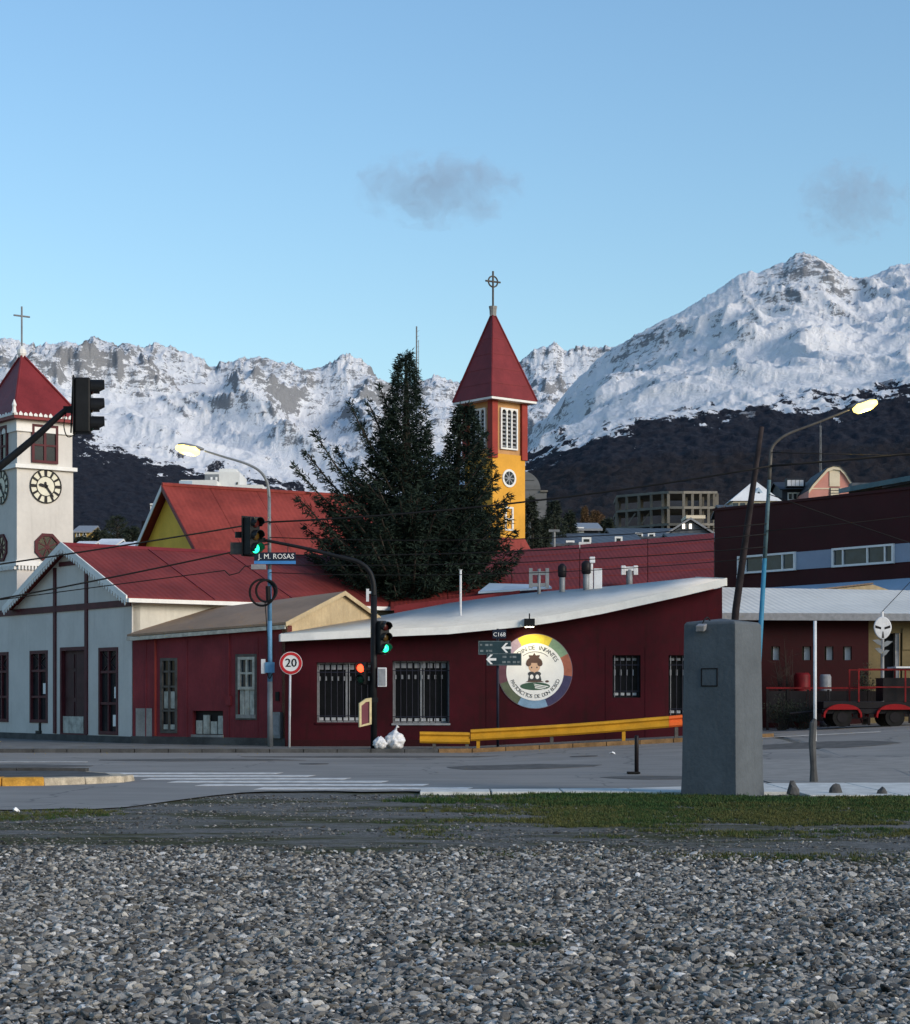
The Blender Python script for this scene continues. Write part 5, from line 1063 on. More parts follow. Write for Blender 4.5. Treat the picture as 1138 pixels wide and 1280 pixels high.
def signal_head(c, face, h, lit, parent, visor=.24, nl=3):
    """traffic signal: housing, lenses and hooded visors; c is the middle of the housing"""
    f = Vector((face[0], face[1], 0)).normalized(); r = Vector((-f.y, f.x, 0)); up = V3(0, 0, 1); c = Vector(c); w_ = h * .17; dp = h * .14
    mb = MB(); mb.obox(c, f * dp, r * w_, up * h / 2); hs = mb.build("housing", M['black'], parent, bevel=.03)
    mb = MB(); mb.obox(c - f * (dp + .02), f * .012, r * (w_ * 1.25), up * (h * .53)); mb.build("backboard", M['black'], parent)
    rad = h / nl * .40
    for k in range(nl):
        lc = c + f * (dp + .004) + up * (h / 2 - h / nl * (k + .5)); nm = ('red', 'amber', 'green')[k if nl == 3 else (0, 2)[k]]
        mb = MB(); mb.tube([lc, lc + f * .03, lc + f * .055], [rad * .95, rad * .9, rad * .45], 16); mb.build("lens", M['lens_' + nm + ('' if k == lit else '_off')], parent, True)
        mb = MB(); n_ = 14; vs = []
        for i in range(n_ + 1):
            a = math.radians(-35 + 250 * i / n_)
            for rr in (rad * 1.02, rad * 1.14):
                for s_ in (0, visor * (1.0 if math.sin(a) > -.1 else .62)): vs.append(lc + r * (math.cos(a) * rr) + up * (math.sin(a) * rr) + f * s_)
        fs = []
        for i in range(n_):
            a, b = i * 4, i * 4 + 4; fs += [(a, b, b + 1, a + 1), (a + 2, a + 3, b + 3, b + 2), (a + 1, b + 1, b + 3, a + 3), (a, a + 2, b + 2, b)]
        fs += [(0, 1, 3, 2), (n_ * 4, n_ * 4 + 2, n_ * 4 + 3, n_ * 4 + 1)]
        mb.add(vs, fs); mb.build("visor", M['black'], parent)
    return hs
# mast with the outreach arm at the corner
PY = 58.0; px_ = X_(467.5, PY)
ts = thing("traffic_signal", "black traffic signal mast with curved arm, green lights and white trash bags at its foot", "traffic light", (px_, PY, .1))
mb = MB(); mb.tube([(px_, PY, .1), (px_, PY, Z_(745, PY))], .095, 12); mb.build("mast", M['black'], ts, True)
ax = curve_pts([(px_, PY, Z_(745, PY)), (px_ - .02, PY, Z_(728, PY)), (X_(461, PY), PY, Z_(713, PY)), (X_(447, PY), PY, Z_(702, PY)), (X_(420, PY), PY, Z_(695, PY)), (X_(380, PY), PY, Z_(685, PY)), (X_(330, PY), PY, Z_(675, PY))], 6)
mb = MB(); mb.tube(ax, [.085 - .04 * i / (len(ax) - 1) for i in range(len(ax))], 10); mb.build("arm", M['black'], ts, True)
signal_head((X_(315, PY), PY, Z_(670, PY)), (.72, -.69), 1.12, 2, ts)
mb = MB(); mb.box(X_(318, PY), X_(332, PY), PY - .04, PY + .04, Z_(678, PY), Z_(672, PY)); mb.build("arm_clamp", M['black'], ts)
mb = MB(); x = X_(298, PY); z = Z_(669, PY); mb.tube([(x, PY + .3, z - .05), (x, PY + .3, z + .12)], .13, 10); mb.build("side_lamp", M['black'], ts)
mb = MB(); x = X_(292, PY); mb.box(x - .12, x + .35, PY + .25, PY + .4, Z_(692, PY), Z_(677, PY)); mb.build("backing_box", M['dark_frame'], ts)
signal_head((X_(478.5, PY), PY - .02, Z_(797, PY)), (.55, -.83), .95, 2, ts, .2)
mb = MB(); mb.box(px_ + .06, X_(475, PY), PY - .04, PY + .04, Z_(790, PY), Z_(786, PY)); mb.build("bracket", M['black'], ts)
signal_head((X_(453, PY), PY - .02, Z_(842, PY)), (-.35, -.94), .64, 0, ts, .12, 2)
mb = MB(); mb.box(X_(455, PY), px_ - .06, PY - .03, PY + .03, Z_(838, PY), Z_(834, PY)); mb.build("bracket", M['black'], ts)
mb = MB(); mb.box(X_(472.5, PY), X_(483.5, PY), PY - .14, PY + .14, Z_(858.5, PY), Z_(834.5, PY)); cb = mb.build("control_box", M['white_metal'], ts, bevel=.012)
mb = MB(); mb.box(X_(473.6, PY), X_(482.4, PY), PY - .152, PY - .142, Z_(857, PY), Z_(836, PY)); mb.build("box_door", M['rail_grey'], cb)
mb = MB(); mb.box(X_(458, PY), X_(461.5, PY), PY - .03, PY + .03, Z_(752, PY), Z_(736, PY)); mb.box(X_(461.5, PY), px_ - .05, PY - .03, PY + .03, Z_(742, PY), Z_(739, PY)); mb.build("small_bracket", M['white_metal'], ts)
mb = MB(); mb.box(px_ - .13, px_ + .13, PY - .1, PY - .085, Z_(878, PY), Z_(872, PY)); mb.build("push_button_plate", M['black'], ts)
# street name plate hung from the arm
sy = PY - .06; sgn = thing("street_name_sign", "dark street name plate with blue lower edge reading J. M. ROSAS", "sign", (X_(344, sy), sy, Z_(704, sy)))
SW = Wall(X_(318, sy), sy, 1, 0); w1 = SW.t(370)
mb = MB(); SW.box(mb, 0, w1, Z_(701, sy), Z_(690.5, sy), 0, .03); pl = mb.build("plate", M['sign_navy'], sgn)
mb = MB(); SW.box(mb, 0, w1, Z_(705, sy), Z_(701.1, sy), 0, .032); mb.build("blue_edge", M['sign_blue'], sgn)
mb = MB(); wall_text(mb, SW, "J. M. ROSAS", .21, w1 / 2 + .04, Z_(695.8, sy), .032); mb.build("lettering", M['sign_white'], pl)
for u in (326, 360): mb = MB(); x = X_(u, sy); mb.tube([(x, sy, Z_(690.5, sy)), (x, sy + .05, Z_(674 + (u - 326) * .2, sy))], .012, 5); mb.build("hanger", M['black'], sgn)
# cream framed notice board leaning on the mast
ny = PY - .25; nb = thing("notice_frame", "small maroon notice panel with cream frame fixed beside the signal mast", "sign", (X_(456, ny), ny, Z_(909, ny)))
NW = Wall(X_(448.5, ny), ny - .1, .85, .45)
tn = NW.t(463.5); z0, z1 = Z_(908, ny), Z_(874, ny)
mb = MB(); fw_ = .055; P0 = [(0, z0 - .02), (tn, z0 + .06), (tn, z1 + .04), (tn * .55, z1 + .02), (0, z1 - .12)]; c0 = (tn / 2, (z0 + z1) / 2)
P1 = [(c0[0] + (a - c0[0]) * .66, c0[1] + (b - c0[1]) * .80 - .02) for a, b in P0]
for k in range(5): NW.poly(mb, [P0[k], P0[(k + 1) % 5], P1[(k + 1) % 5], P1[k]], 0, .07)
mb.build("frame", M['cream_metal'], nb)
mb = MB(); NW.poly(mb, P1, .0, .03); mb.build("panel", paint('notice_panel', (0.13, 0.035, 0.05), .6, .1, 3.0), nb)
mb = MB(); mb.box(X_(463, ny), px_ - .05, PY - .2, PY - .05, Z_(880, ny), Z_(876, ny)); mb.build("strap", M['black'], nb)

# near mast arm reaching in over the island, seen from behind
NY = 39.5; xm = X_(-70, NY); ns = thing("traffic_signal", "large traffic signal on slanting black arm in front of the clock tower, lights unlit", "traffic light", (xm, NY, .1))
mb = MB(); mb.tube([(xm, NY, .1), (xm, NY, Z_(660, NY))], .11, 12); mb.build("mast", M['black'], ns, True)
ap_ = curve_pts([(xm, NY, Z_(660, NY)), (X_(-62, NY), NY, Z_(635, NY)), (X_(-40, NY), NY, Z_(613, NY)), (X_(0, NY), NY, Z_(583, NY)), (X_(45, NY), NY, Z_(546, NY)), (X_(70, NY), NY, Z_(523, NY)), (X_(84, NY), NY, Z_(511, NY))], 6)
mb = MB(); mb.tube(ap_, [.10 - .045 * i / (len(ap_) - 1) for i in range(len(ap_))], 10); mb.build("arm", M['black'], ns, True)
signal_head((X_(104, NY), NY, Z_(507.5, NY)), (.90, .10), 1.10, -1, ns, .26)
mb = MB(); mb.tube([(X_(91.5, NY), NY, Z_(472, NY)), (X_(89, NY), NY, Z_(541, NY))], .018, 6); mb.build("hanger_rod", M['black'], ns)
mb = MB(); mb.box(X_(80, NY), X_(98, NY), NY - .05, NY + .05, Z_(516, NY), Z_(508, NY)); mb.build("arm_clamp", M['black'], ns)
mb = MB(); mb.tube(curve_pts([(X_(83, NY), NY, Z_(515, NY)), (X_(80, NY), NY, Z_(532, NY)), (X_(85, NY), NY, Z_(546, NY)), (X_(97, NY), NY, Z_(541, NY))], 6), .012, 5); mb.build("feed_cable", M['cable'], ns)

# lamp posts
M['lamp_glow'] = emis('lamp_glow', (1.0, 0.76, 0.18), 2.3)
def lamp_post(name, label, base, top, armpts, bands, head, hd, group, armm='galv'):
    q = thing(name, label, "street lamp", base, group); base, top = Vector(base), Vector(top)
    zs = [base.z] + [b[0] for b in bands] + [top.z]; r0, r1 = .088, .05
    def at(z): f = (z - base.z) / (top.z - base.z); return base.lerp(top, f), r0 + (r1 - r0) * f
    for i, b in enumerate(bands + [(top.z, armm)]):
        z0 = base.z if i == 0 else bands[i - 1][0]; z1 = b[0]; (p0, a0), (p1, a1) = at(z0), at(z1)
        mb = MB(); mb.tube([p0, p1], [a0, a1], 12); mb.build("pole_section", M[b[1]], q, True)
    pts = curve_pts([top] + armpts, 7); mb = MB(); mb.tube(pts, [r1 - .022 * i / (len(pts) - 1) for i in range(len(pts))], 8); mb.build("arm", M[armm], q, True)
    h = Vector(head); d = Vector(hd).normalized(); sd = Vector((0, 1, 0)); upv = d.cross(sd); upv = upv if upv.z > 0 else -upv
    mb = MB(); prof = [(-.12, .06), (.0, .11), (.3, .15), (.55, .13), (.68, .05)]
    vs = []
    for s_, w_ in prof:
        for k in range(10): a = 2 * math.pi * k / 10; vs.append(h + d * s_ + sd * (math.cos(a) * w_) + upv * (math.sin(a) * w_ * .55 + .02))
    fs = [(i * 10 + k, i * 10 + (k + 1) % 10, (i + 1) * 10 + (k + 1) % 10, (i + 1) * 10 + k) for i in range(4) for k in range(10)] + [tuple(range(9, -1, -1)), tuple(range(40, 50))]
    mb.add(vs, fs); hh = mb.build("lamp_head", M['galv'], q, True)
    mb = MB(); vs = []
    for s_, w_ in ((.0, .10), (.12, .20), (.52, .20), (.72, .08)):
        for k in range(10): a = 2 * math.pi * k / 10; vs.append(h + d * s_ + sd * (math.cos(a) * w_) + upv * (math.sin(a) * w_ * .8 - .085))
    mb.add(vs, [(i * 10 + k, i * 10 + (k + 1) % 10, (i + 1) * 10 + (k + 1) % 10, (i + 1) * 10 + k) for i in range(3) for k in range(10)] + [tuple(range(9, -1, -1)), tuple(range(30, 40))]); mb.build("lamp_lens", M['lamp_glow'], hh, True)
    ld = bpy.data.lights.new("street_lamp_light", 'POINT'); ld.energy = 90; ld.color = (1, .78, .35); ld.shadow_soft_size = .15
    lo = bpy.data.objects.new("street_lamp_light", ld); COL.objects.link(lo); lo.location = h + d * .3 - upv * .32
    return q
LY = 60.2; lx = X_(338, LY)
G_L = "street lamps"
lp = lamp_post("street_lamp", "grey and blue lamp post beside the red house, lamp lit yellow", (lx, LY, .1), (X_(336.8, LY), LY, Z_(622, LY)),
    [V3(X_(334.5, LY), LY, Z_(604, LY)), V3(X_(326, LY), LY, Z_(590, LY)), V3(X_(309, LY), LY, Z_(580, LY)), V3(X_(280, LY), LY, Z_(571, LY)), V3(X_(256, LY), LY, Z_(563.5, LY))],
    [(Z_(852, LY), 'galv'), (Z_(776, LY), 'pole_blue'), (Z_(712, LY), 'pole_blue')], (X_(250, LY), LY, Z_(561.5, LY)), (-1, 0, .20), G_L)
mb = MB(); x = X_(336.5, LY)
for cx_, cz_, r_, y_ in ((X_(328.5, LY), Z_(741, LY), .40, -.12), (X_(334, LY), Z_(739, LY), .33, -.18)):
    mb.tube([(cx_ + r_ * .95 * math.cos(a), LY + y_ + .05 * math.sin(a * 2), cz_ + r_ * math.sin(a)) for a in [k * 2 * math.pi / 30 for k in range(31)]], .035, 6, False)
mb.tube([(x - .02, LY - .14, Z_(733, LY)), (x, LY - .14, Z_(752, LY))], .075, 8)
cc = one(mb, "cable_coil", M['cable'], "black coil of spare cable hung on the lamp post beside the red house", "cable", (x, LY, Z_(757, LY)))
pbx = thing("meter_cabinet", "small white and blue box strapped to the lamp post near the speed sign", "box", (X_(337, LY), LY - .1, Z_(842, LY)))
mb = MB(); mb.box(X_(327.5, LY), X_(332.5, LY), LY - .22, LY - .11, Z_(842, LY), Z_(824, LY)); mb.build("white_box", M['white_metal'], pbx)
mb = MB(); mb.box(X_(332.7, LY), X_(344, LY), LY - .26, LY - .11, Z_(841, LY), Z_(828, LY)); mb.build("blue_box", M['pole_blue'], pbx)
mb = MB(); mb.tube(curve_pts([(X_(332, LY), LY - .13, Z_(752, LY)), (X_(335, LY), LY - .13, Z_(800, LY)), (X_(335, LY), LY - .13, Z_(840, LY)), (X_(338, LY), LY - .13, Z_(848, LY)), (X_(341, LY), LY - .13, Z_(842, LY))], 5), .016, 5); mb.build("cable", M['cable'], pbx)
mb = MB(); mb.box(X_(315, LY), X_(333, LY), LY - .2, LY - .02, Z_(712, LY), Z_(706, LY)); one(mb, "junction_box", M['rail_grey'], "grey junction box on the lamp post under the street name plate", "box", (X_(324, LY), LY - .1, Z_(712, LY)))
RY = 57.6; bxr = X_(943, RY); gb = gz(bxr, RY)
lr = lamp_post("street_lamp", "leaning teal and bright blue lamp post behind the grey pillar, lamp lit", (bxr, RY, gb - .05), (X_(964, RY), RY, Z_(562, RY)),
    [V3(X_(970, RY), RY, Z_(553, RY)), V3(X_(986, RY), RY, Z_(542, RY)), V3(X_(1020, RY), RY, Z_(529, RY)), V3(X_(1062, RY), RY, Z_(512, RY))],
    [(Z_(698, RY), 'pole_cyan'), (Z_(600, RY), 'pole_teal')], (X_(1066, RY), RY, Z_(509, RY)), (1, 0, .34), G_L, 'dark_frame')
mb = MB(); mb.tube([(X_(912, RY), RY + .9, gz(8, RY)), (X_(925, RY), RY + .8, Z_(760, RY)), (X_(939, RY), RY + .6, Z_(650, RY)), (X_(955, RY), RY + .4, Z_(531, RY))], [.12, .115, .10, .075], 10)
one(mb, "wooden_pole", M['wood'], "slanting dark wooden utility pole behind the grey pillar", "utility pole", (X_(912, RY), RY + .9, gz(8, RY)), smooth=True)

# speed limit sign
QY = 59.6; qx = X_(362, QY); ss = thing("speed_limit_sign", "round speed limit sign reading 20 on slim white post", "sign", (qx, QY, .1))
mb = MB(); mb.tube([(qx, QY, .1), (qx + .03, QY, Z_(818, QY))], .033, 8); mb.build("post", M['white_metal'], ss, True)
QW = Wall(X_(364, QY), QY - .05, 1, 0); zc = Z_(829, QY)
mb = MB(); QW.disc(mb, 0, zc, .345, -.01, .0, 40); dk = mb.build("sign_plate", M['sign_white'], ss)
mb = MB(); QW.disc(mb, 0, zc, .33, .0, .01, 40, .245); mb.build("red_ring", M['sign_red'], dk)
mb = MB(); wall_text(mb, QW, "20", .36, 0, zc, .006, 0, 1.0); vs_ = list(mb.v); wall_text(mb, QW, "20", .36, .012, zc, .0065); mb.build("lettering", M['sign_black'], dk)

# street corner sign with direction plates
UY = 58.6; ux = X_(622.5, UY); cs = thing("street_corner_sign", "dark post with two slate street plates with white arrows before the emblem", "sign", (ux, UY, gz(ux, UY) + .1))
mb = MB(); mb.tube([(ux, UY, gz(ux, UY) + .1), (ux, UY, Z_(786, UY))], .04, 8); mb.build("post", M['navy'], cs, True)
UW = Wall(X_(590, UY), UY - .06, 1, 0)
def plate(u0, v0, u1, v1, mat, d=0.0, nm="plate"):
    a, za = UW.tz(u0, v0); b, zb = UW.tz(u1, v1); mb = MB(); UW.box(mb, a, b, zb, za, d, d + .02); return mb.build(nm, mat, cs), (a, b, zb, za)
p0, r0_ = plate(616, 787, 633, 798, M['sign_navy'], .0, "number_plate"); mb = MB(); wall_text(mb, UW, "C168", .17, (r0_[0] + r0_[1]) / 2, (r0_[2] + r0_[3]) / 2 - .02, .022); mb.build("lettering", M['sign_white'], p0)
def arrow(par, rc, f0, d):
    c = rc[0] + (rc[1] - rc[0]) * f0; zm = (rc[2] + rc[3]) / 2; mb = MB(); s_ = .15
    UW.poly(mb, [(c - s_, zm), (c - .02, zm + s_ * .95), (c + .05, zm + s_ * .95), (c - .05, zm + .035), (c + s_, zm + .035), (c + s_, zm - .035), (c - .05, zm - .035), (c + .05, zm - s_ * .95), (c - .02, zm - s_ * .95)], d, d + .004); mb.build("arrow", M['sign_white'], par)
M['faded_print'] = paint('faded_print', (0.16, 0.19, 0.20), .6, .3, 12.0)
def worn_lines(par, rc, f0, f1, d, seed):
    r = random.Random(seed)
    for j, zf in enumerate((.70, .28)):
        x = f0
        while x < f1 - .06:
            l_ = r.uniform(.05, .12); a, b = rc[0] + (rc[1] - rc[0]) * x, rc[0] + (rc[1] - rc[0]) * min(x + l_, f1); z = rc[2] + (rc[3] - rc[2]) * zf
            mb = MB(); UW.box(mb, a, b, z - .03, z + .03, d, d + .003); mb.build("worn_print", M['faded_print'], par); x += l_ + r.uniform(.02, .1)
def border(par, rc, d): mb = MB(); UW.frame(mb, rc[0] + .012, rc[1] - .012, rc[2] + .012, rc[3] - .012, .012, d, d + .003); mb.build("border", M['faded_print'], par)
p1, r1_ = plate(598, 801, 639, 818.5, M['sign_slate'], .03); arrow(p1, r1_, .86, .052); worn_lines(p1, r1_, .06, .5, .052, 1); border(p1, r1_, .0505)
p2, r2_ = plate(608.5, 816.5, 652, 832, M['sign_slate'], .06); arrow(p2, r2_, .13, .082); worn_lines(p2, r2_, .45, .95, .082, 2); border(p2, r2_, .0805)

# guard rail
gr = thing("guard_rail", "yellow painted steel guard rail in front of the kindergarten", "guard rail", (3, 57.9, .2))
GRY = 57.95
def rail(u0, v0, u1, v1, mat, name):
    mb = MB(); prof = [(0, .17), (-.05, .15), (-.07, .09), (-.02, .04), (-.02, -.0), (-.07, -.05), (-.07, -.12), (-.02, -.17), (.01, -.17), (.01, .17)]; n_ = len(prof); vs = []; m_ = 5
    for i in range(m_):
        f = i / (m_ - 1); u, v = u0 + (u1 - u0) * f, v0 + (v1 - v0) * f; x, z = X_(u, GRY), Z_(v, GRY) - .19 + (.03 * math.sin(f * math.pi) * -1 if u1 - u0 > 100 else 0)
        vs += [(x, GRY + a, z + b) for a, b in prof]
    mb.add(vs, [(i * n_ + k, i * n_ + (k + 1) % n_, (i + 1) * n_ + (k + 1) % n_, (i + 1) * n_ + k) for i in range(m_ - 1) for k in range(n_)] + [tuple(range(n_ - 1, -1, -1)), tuple(range((m_ - 1) * n_, m_ * n_))])
    return mb.build(name, mat, gr)
rail(525, 913.5, 587.5, 914.5, M['guard_yellow'], "rail_beam"); rail(588.5, 911, 836, 894.1, M['guard_yellow'], "rail_beam"); rail(836.3, 894.1, 853, 892.5, M['guard_orange'], "rail_end")
for u in (543, 584, 598, 690, 780, 846):
    x = X_(u, GRY); z0 = gz(x, GRY) + .1; zt_ = Z_(float(np.interp(u, [525, 588, 853], [916, 914, 896])), GRY) - .06; mb = MB(); mb.box(x - .05, x + .05, GRY + .012, GRY + .14, z0 - .1, zt_ - .12); mb.build("rail_post", M['guard_yellow'] if u in (598, 780) else M['dark_frame'], gr)

# rubbish bags
def bag(u0, u1, v0, v1, Y, seed, label):
    cx_, w_, h_ = X_((u0 + u1) / 2, Y), (u1 - u0) / F * Y / 2, (v1 - v0) / F * Y; z0 = .1
    bm = bmesh.new(); bmesh.ops.create_icosphere(bm, subdivisions=4, radius=1.0)
    co = np.array([v.co[:] for v in bm.verts]); 
    d = .22 * fbm(co[:, 0] * 2.2 + seed, co[:, 2] * 2.2 + co[:, 1], 4, seed) + .26 * ridged(co[:, 0] * 1.6 + co[:, 1], co[:, 2] * 1.6 + seed, 3, seed)
    for v, k in zip(bm.verts, d):
        c = v.co * (1 + k - .16); zz = c.z
        top = max(0, zz - .45); c.x *= 1 - top * .9; c.y *= 1 - top * .9
        v.co = Vector((c.x * w_, c.y * w_ * .9, max(0, (zz + .82) / 1.85) * h_))
    for f_ in bm.faces: f_.smooth = True
    me = bpy.data.meshes.new("rubbish_bag"); bm.to_mesh(me); bm.free(); me.materials.append(M['bag_white']); o = bpy.data.objects.new("rubbish_bag", me); COL.objects.link(o); o.location = (cx_, Y, z0)
    tag(o, label, "bag", "white rubbish bags"); return o
bag(466.5, 484, 925, 941.5, 57.6, 2, "smaller white rubbish bag against the signal mast"); b2 = bag(481, 507, 918, 941.5, 57.85, 5, "larger white rubbish bag with knotted top on the pavement")
mb = MB(); c = Vector(b2.location) + V3(.02, 0, .55); mb.tube([c, c + V3(.02, 0, .07), c + V3(.07, 0, .12)], [.05, .02, .06], 8); mb.build("knot", M['bag_white'], b2, True)

# bollard in the road and scraps
BY = 41.0; x = X_(796, BY); bz = gz(x, BY); bl = thing("bollard", "thin dark bollard post standing in the road before the guard rail", "bollard", (x, BY, bz))
mb = MB(); mb.tube([(x, BY, bz), (x, BY, bz + .78), (x, BY, bz + .81)], [.045, .045, .03], 10); mb.build("post", M['vehicle_dark'], bl, True)
mb = MB(); mb.box(x - .20, x + .07, BY - .10, BY + .10, bz + .005, bz + .05); mb.build("foot_plate", M['rubber'], bl, bevel=.015)
def scrap(u, v, s_, seed, label, mat='sign_white'):
    Y = F * 1.6 / (v - HY); x = X_(u, Y); z = gz(x, Y) + (.012 if Y > 33.5 else -.01); r = random.Random(seed); mb = MB(); P = [(x + s_ * math.cos(a) * r.uniform(.5, 1.2), Y + s_ * math.sin(a) * r.uniform(.4, 1), z + r.uniform(0, .05)) for a in [k * math.pi / 3.5 for k in range(7)]]
    mb.add(P + [(x, Y, z + .06)] + [(p[0], p[1], p[2] - .008) for p in P], [(k, (k + 1) % 7, 7) for k in range(7)] + [tuple(range(14, 7, -1))] + [(k, 8 + k, 8 + (k + 1) % 7, (k + 1) % 7) for k in range(7)]); one(mb, "paper_scrap", M[mat], label, "litter", (x, Y, z))
scrap(766, 949, .10, 1, "crumpled white scrap lying on the road near the bollard"); scrap(20, 1013, .05, 2, "pale scrap on the grass edge left of the dirt track")

# the grey pillar
PX, PYc = X_(912, 31.7), 31.7
gp_ = thing("grey_pillar", "tapered blue grey concrete pillar with small hatch on the grass", "pillar", (PX, PYc, -.03))
s0, s1, hh = .495, .468, 2.84; rot_ = math.radians(-35)
def pr(x_, y_): return (PX + x_ * math.cos(rot_) - y_ * math.sin(rot_), PYc + .8 + x_ * math.sin(rot_) + y_ * math.cos(rot_))
sdx = .50
def ringp(s_, z): return [V3(*pr(a * s_, b * s_ * 1.0), z) for a, b in ((-1, -1), (1, -1), (1, 1), (-1, 1))]
mb = MB(); lv = [(s0 + .02, -.1), (s0, .3), (s1, hh - .04), (s1 - .03, hh), (.02, hh + .06)]
vs = [p for s_, z in lv for p in ringp(s_, z)]; mb.add(vs, [(i * 4 + k, i * 4 + (k + 1) % 4, (i + 1) * 4 + (k + 1) % 4, (i + 1) * 4 + k) for i in range(4) for k in range(4)] + [(3, 2, 1, 0), (16, 17, 18, 19)]); mb.build("shaft", M['pillar'], gp_, bevel=.012)
sh_ = s0 + (s1 - s0) * (1.93 - .3) / (hh - .34)
PW = Wall(*pr(-sh_, -sh_), math.cos(rot_), math.sin(rot_))
ht, hzz = PW.t(887), 1.93; mb = MB(); PW.frame(mb, ht - .15, ht + .15, hzz - .15, hzz + .15, .018, -.03, .012); hf = mb.build("hatch_frame", M['vehicle_dark'], gp_)
mb = MB(); PW.box(mb, ht - .13, ht + .13, hzz - .13, hzz + .13, -.03, .006); mb.build("hatch", M['pillar'], hf)
mb = MB(); c = V3(*pr(-s1 * .25, -s1 - .06), hh - .10); fx = thing("floodlight", "small grey floodlight clipped to the pillar top, unlit", "floodlight", c)
mb.obox(c, (.07, -.02, 0), (.03, .05, .02), (0, -.02, .05)); mb.build("lamp_body", M['rail_grey'], fx, bevel=.015)
mb = MB(); mb.tube(curve_pts([c, c + V3(.05, .05, .12), c + V3(.12, .12, .17), c + V3(.18, .2, .10)], 5), .012, 6); mb.build("bracket", M['black'], fx)

# ------------------------------------------------------------------ right corner: pole, railing, trailer, shrubs
WY = 37.2; wx_ = X_(1019, WY); wp = thing("white_pole", "white pole with dark lower sleeve on the pale concrete strip", "pole", (wx_, WY, 0))
mb = MB(); mb.tube([(wx_, WY, .78), (wx_, WY, Z_(776, WY))], .032, 10); mb.build("upper_pole", M['white_metal'], wp, True)
mb = MB(); mb.tube([(wx_ - .02, WY, -.02), (wx_ - .03, WY, .3), (wx_ - .05, WY, .75), (wx_ - .03, WY, 1.12), (wx_, WY, 1.2)], [.085, .06, .07, .07, .035], 8); mb.build("sleeve", M['dark_concrete'], wp)
def rock(u, v, w_, h_, seed, label):
    Y = F * 1.57 / (v - HY); x = X_(u, Y); bm = bmesh.new(); bmesh.ops.create_icosphere(bm, subdivisions=2, radius=1.0); r = random.Random(seed)
    for q in bm.verts: q.co = Vector((q.co.x * w_ * r.uniform(.75, 1.1), q.co.y * w_ * .7, max(-.1, q.co.z) * h_ * r.uniform(.7, 1.2)))
    me = bpy.data.meshes.new("dark_stone"); bm.to_mesh(me); bm.free(); me.materials.append(M['dark_concrete']); o = bpy.data.objects.new("dark_stone", me); COL.objects.link(o); o.location = (x, Y, .03); tag(o, label, "stone", "dark stones on the concrete strip")
rock(992, 992, .11, .21, 3, "largest dark stone on the concrete strip near the white pole"); rock(1045, 991, .12, .14, 4, "middle dark stone on the concrete strip"); rock(1103, 992, .10, .10, 8, "smallest flat dark stone on the concrete strip")
FY = 66.5; rl = thing("red_railing", "low dark fence with red top rail in front of the shed", "fence", (X_(1050, FY), FY, gz(13, FY)))
x0, x1 = X_(958, FY), X_(1165, FY); zr = Z_(860, FY); mb = MB(); mb.box(x0, x1, FY - .04, FY + .04, zr - .03, zr + .03); mb.build("top_rail", M['cage_red'], rl)
for k in range(9):
    x = x0 + (x1 - x0 - .1) * k / 8; mb = MB(); mb.box(x, x + .08, FY - .03, FY + .03, gz(x, FY), zr - .052); mb.build("fence_post", M['vehicle_dark'], rl)
    if k < 8: mb = MB(); mb.box(x + .09, x + (x1 - x0 - .1) / 8 - .01, FY - .012, FY + .012, gz(x, FY) + .25, zr - .1); mb.build("fence_panel", M['vehicle_dark'], rl)
VY = 64.0; vx0, vx1 = X_(1022, VY), X_(1166, VY); vz = gz((vx0 + vx1) / 2, VY)
tv = thing("trailer", "dark flatbed trailer with red mudguards and red cage frame", "trailer", ((vx0 + vx1) / 2, VY, vz))
mb = MB(); mb.box(vx0, vx1, VY - .8, VY + .8, vz + .42, vz + .58); mb.build("chassis", M['vehicle_dark'], tv, bevel=.02)
mb = MB(); mb.box(vx0 + .05, vx1 - .05, VY - .74, VY + .74, vz + .585, vz + .82); mb.build("side_board", M['vehicle_dark'], tv, bevel=.02)
for wxu in (1047, 1112):
    x = X_(wxu, VY)
    for sy_ in (-.72, .72):
        mb = MB(); mb.tube([(x, VY + sy_ - .11, vz + .31), (x, VY + sy_ + .11, vz + .31)], .31, 20); wh = mb.build("wheel", M['rubber'], tv)
        mb = MB(); mb.tube([(x, VY + sy_ - .125, vz + .31), (x, VY + sy_ + .125, vz + .31)], .17, 16); mb.build("rim", M['vehicle_dark'], wh)
        mb = MB(); P = [(x + .62 * math.cos(a), vz + .34 + .40 * max(0, math.sin(a)) ** .8) for a in [k * math.pi / 12 for k in range(13)]]; Q = [(a_ + (x - a_) * .08, z_ - .05) for a_, z_ in P]
        for k in range(12): mb.prism([(P[k][0], VY + sy_ - .2, P[k][1]), (P[k + 1][0], VY + sy_ - .2, P[k + 1][1]), (Q[k + 1][0], VY + sy_ - .2, Q[k + 1][1]), (Q[k][0], VY + sy_ - .2, Q[k][1])], (0, .4, 0))
        mb.build("mudguard", M['vehicle_red'], tv)
        mb = MB(); mb.prism([(p_[0], VY + sy_ - .235, p_[1] - .01) for p_ in P if p_[1] > vz + .5], (0, .03, 0)); mb.build("mudguard_side", M['vehicle_red'], tv)
ca, cbx = X_(1068, VY), X_(1160, VY); zt0, zt1 = Z_(859, VY), Z_(837, VY)
for y_ in (VY - .75, VY + .75):
    for x in (ca, (ca + cbx) / 2 + .3, cbx): mb = MB(); mb.box(x - .03, x + .02, y_ - .02, y_ + .02, vz + .8, zt1 - .02); mb.build("cage_post", M['cage_red'], tv)
    for z in (zt0, zt1): mb = MB(); mb.box(ca - .03, cbx + .03, y_ - .022, y_ + .022, z - .02, z + .02); mb.build("cage_rail", M['cage_red'], tv)
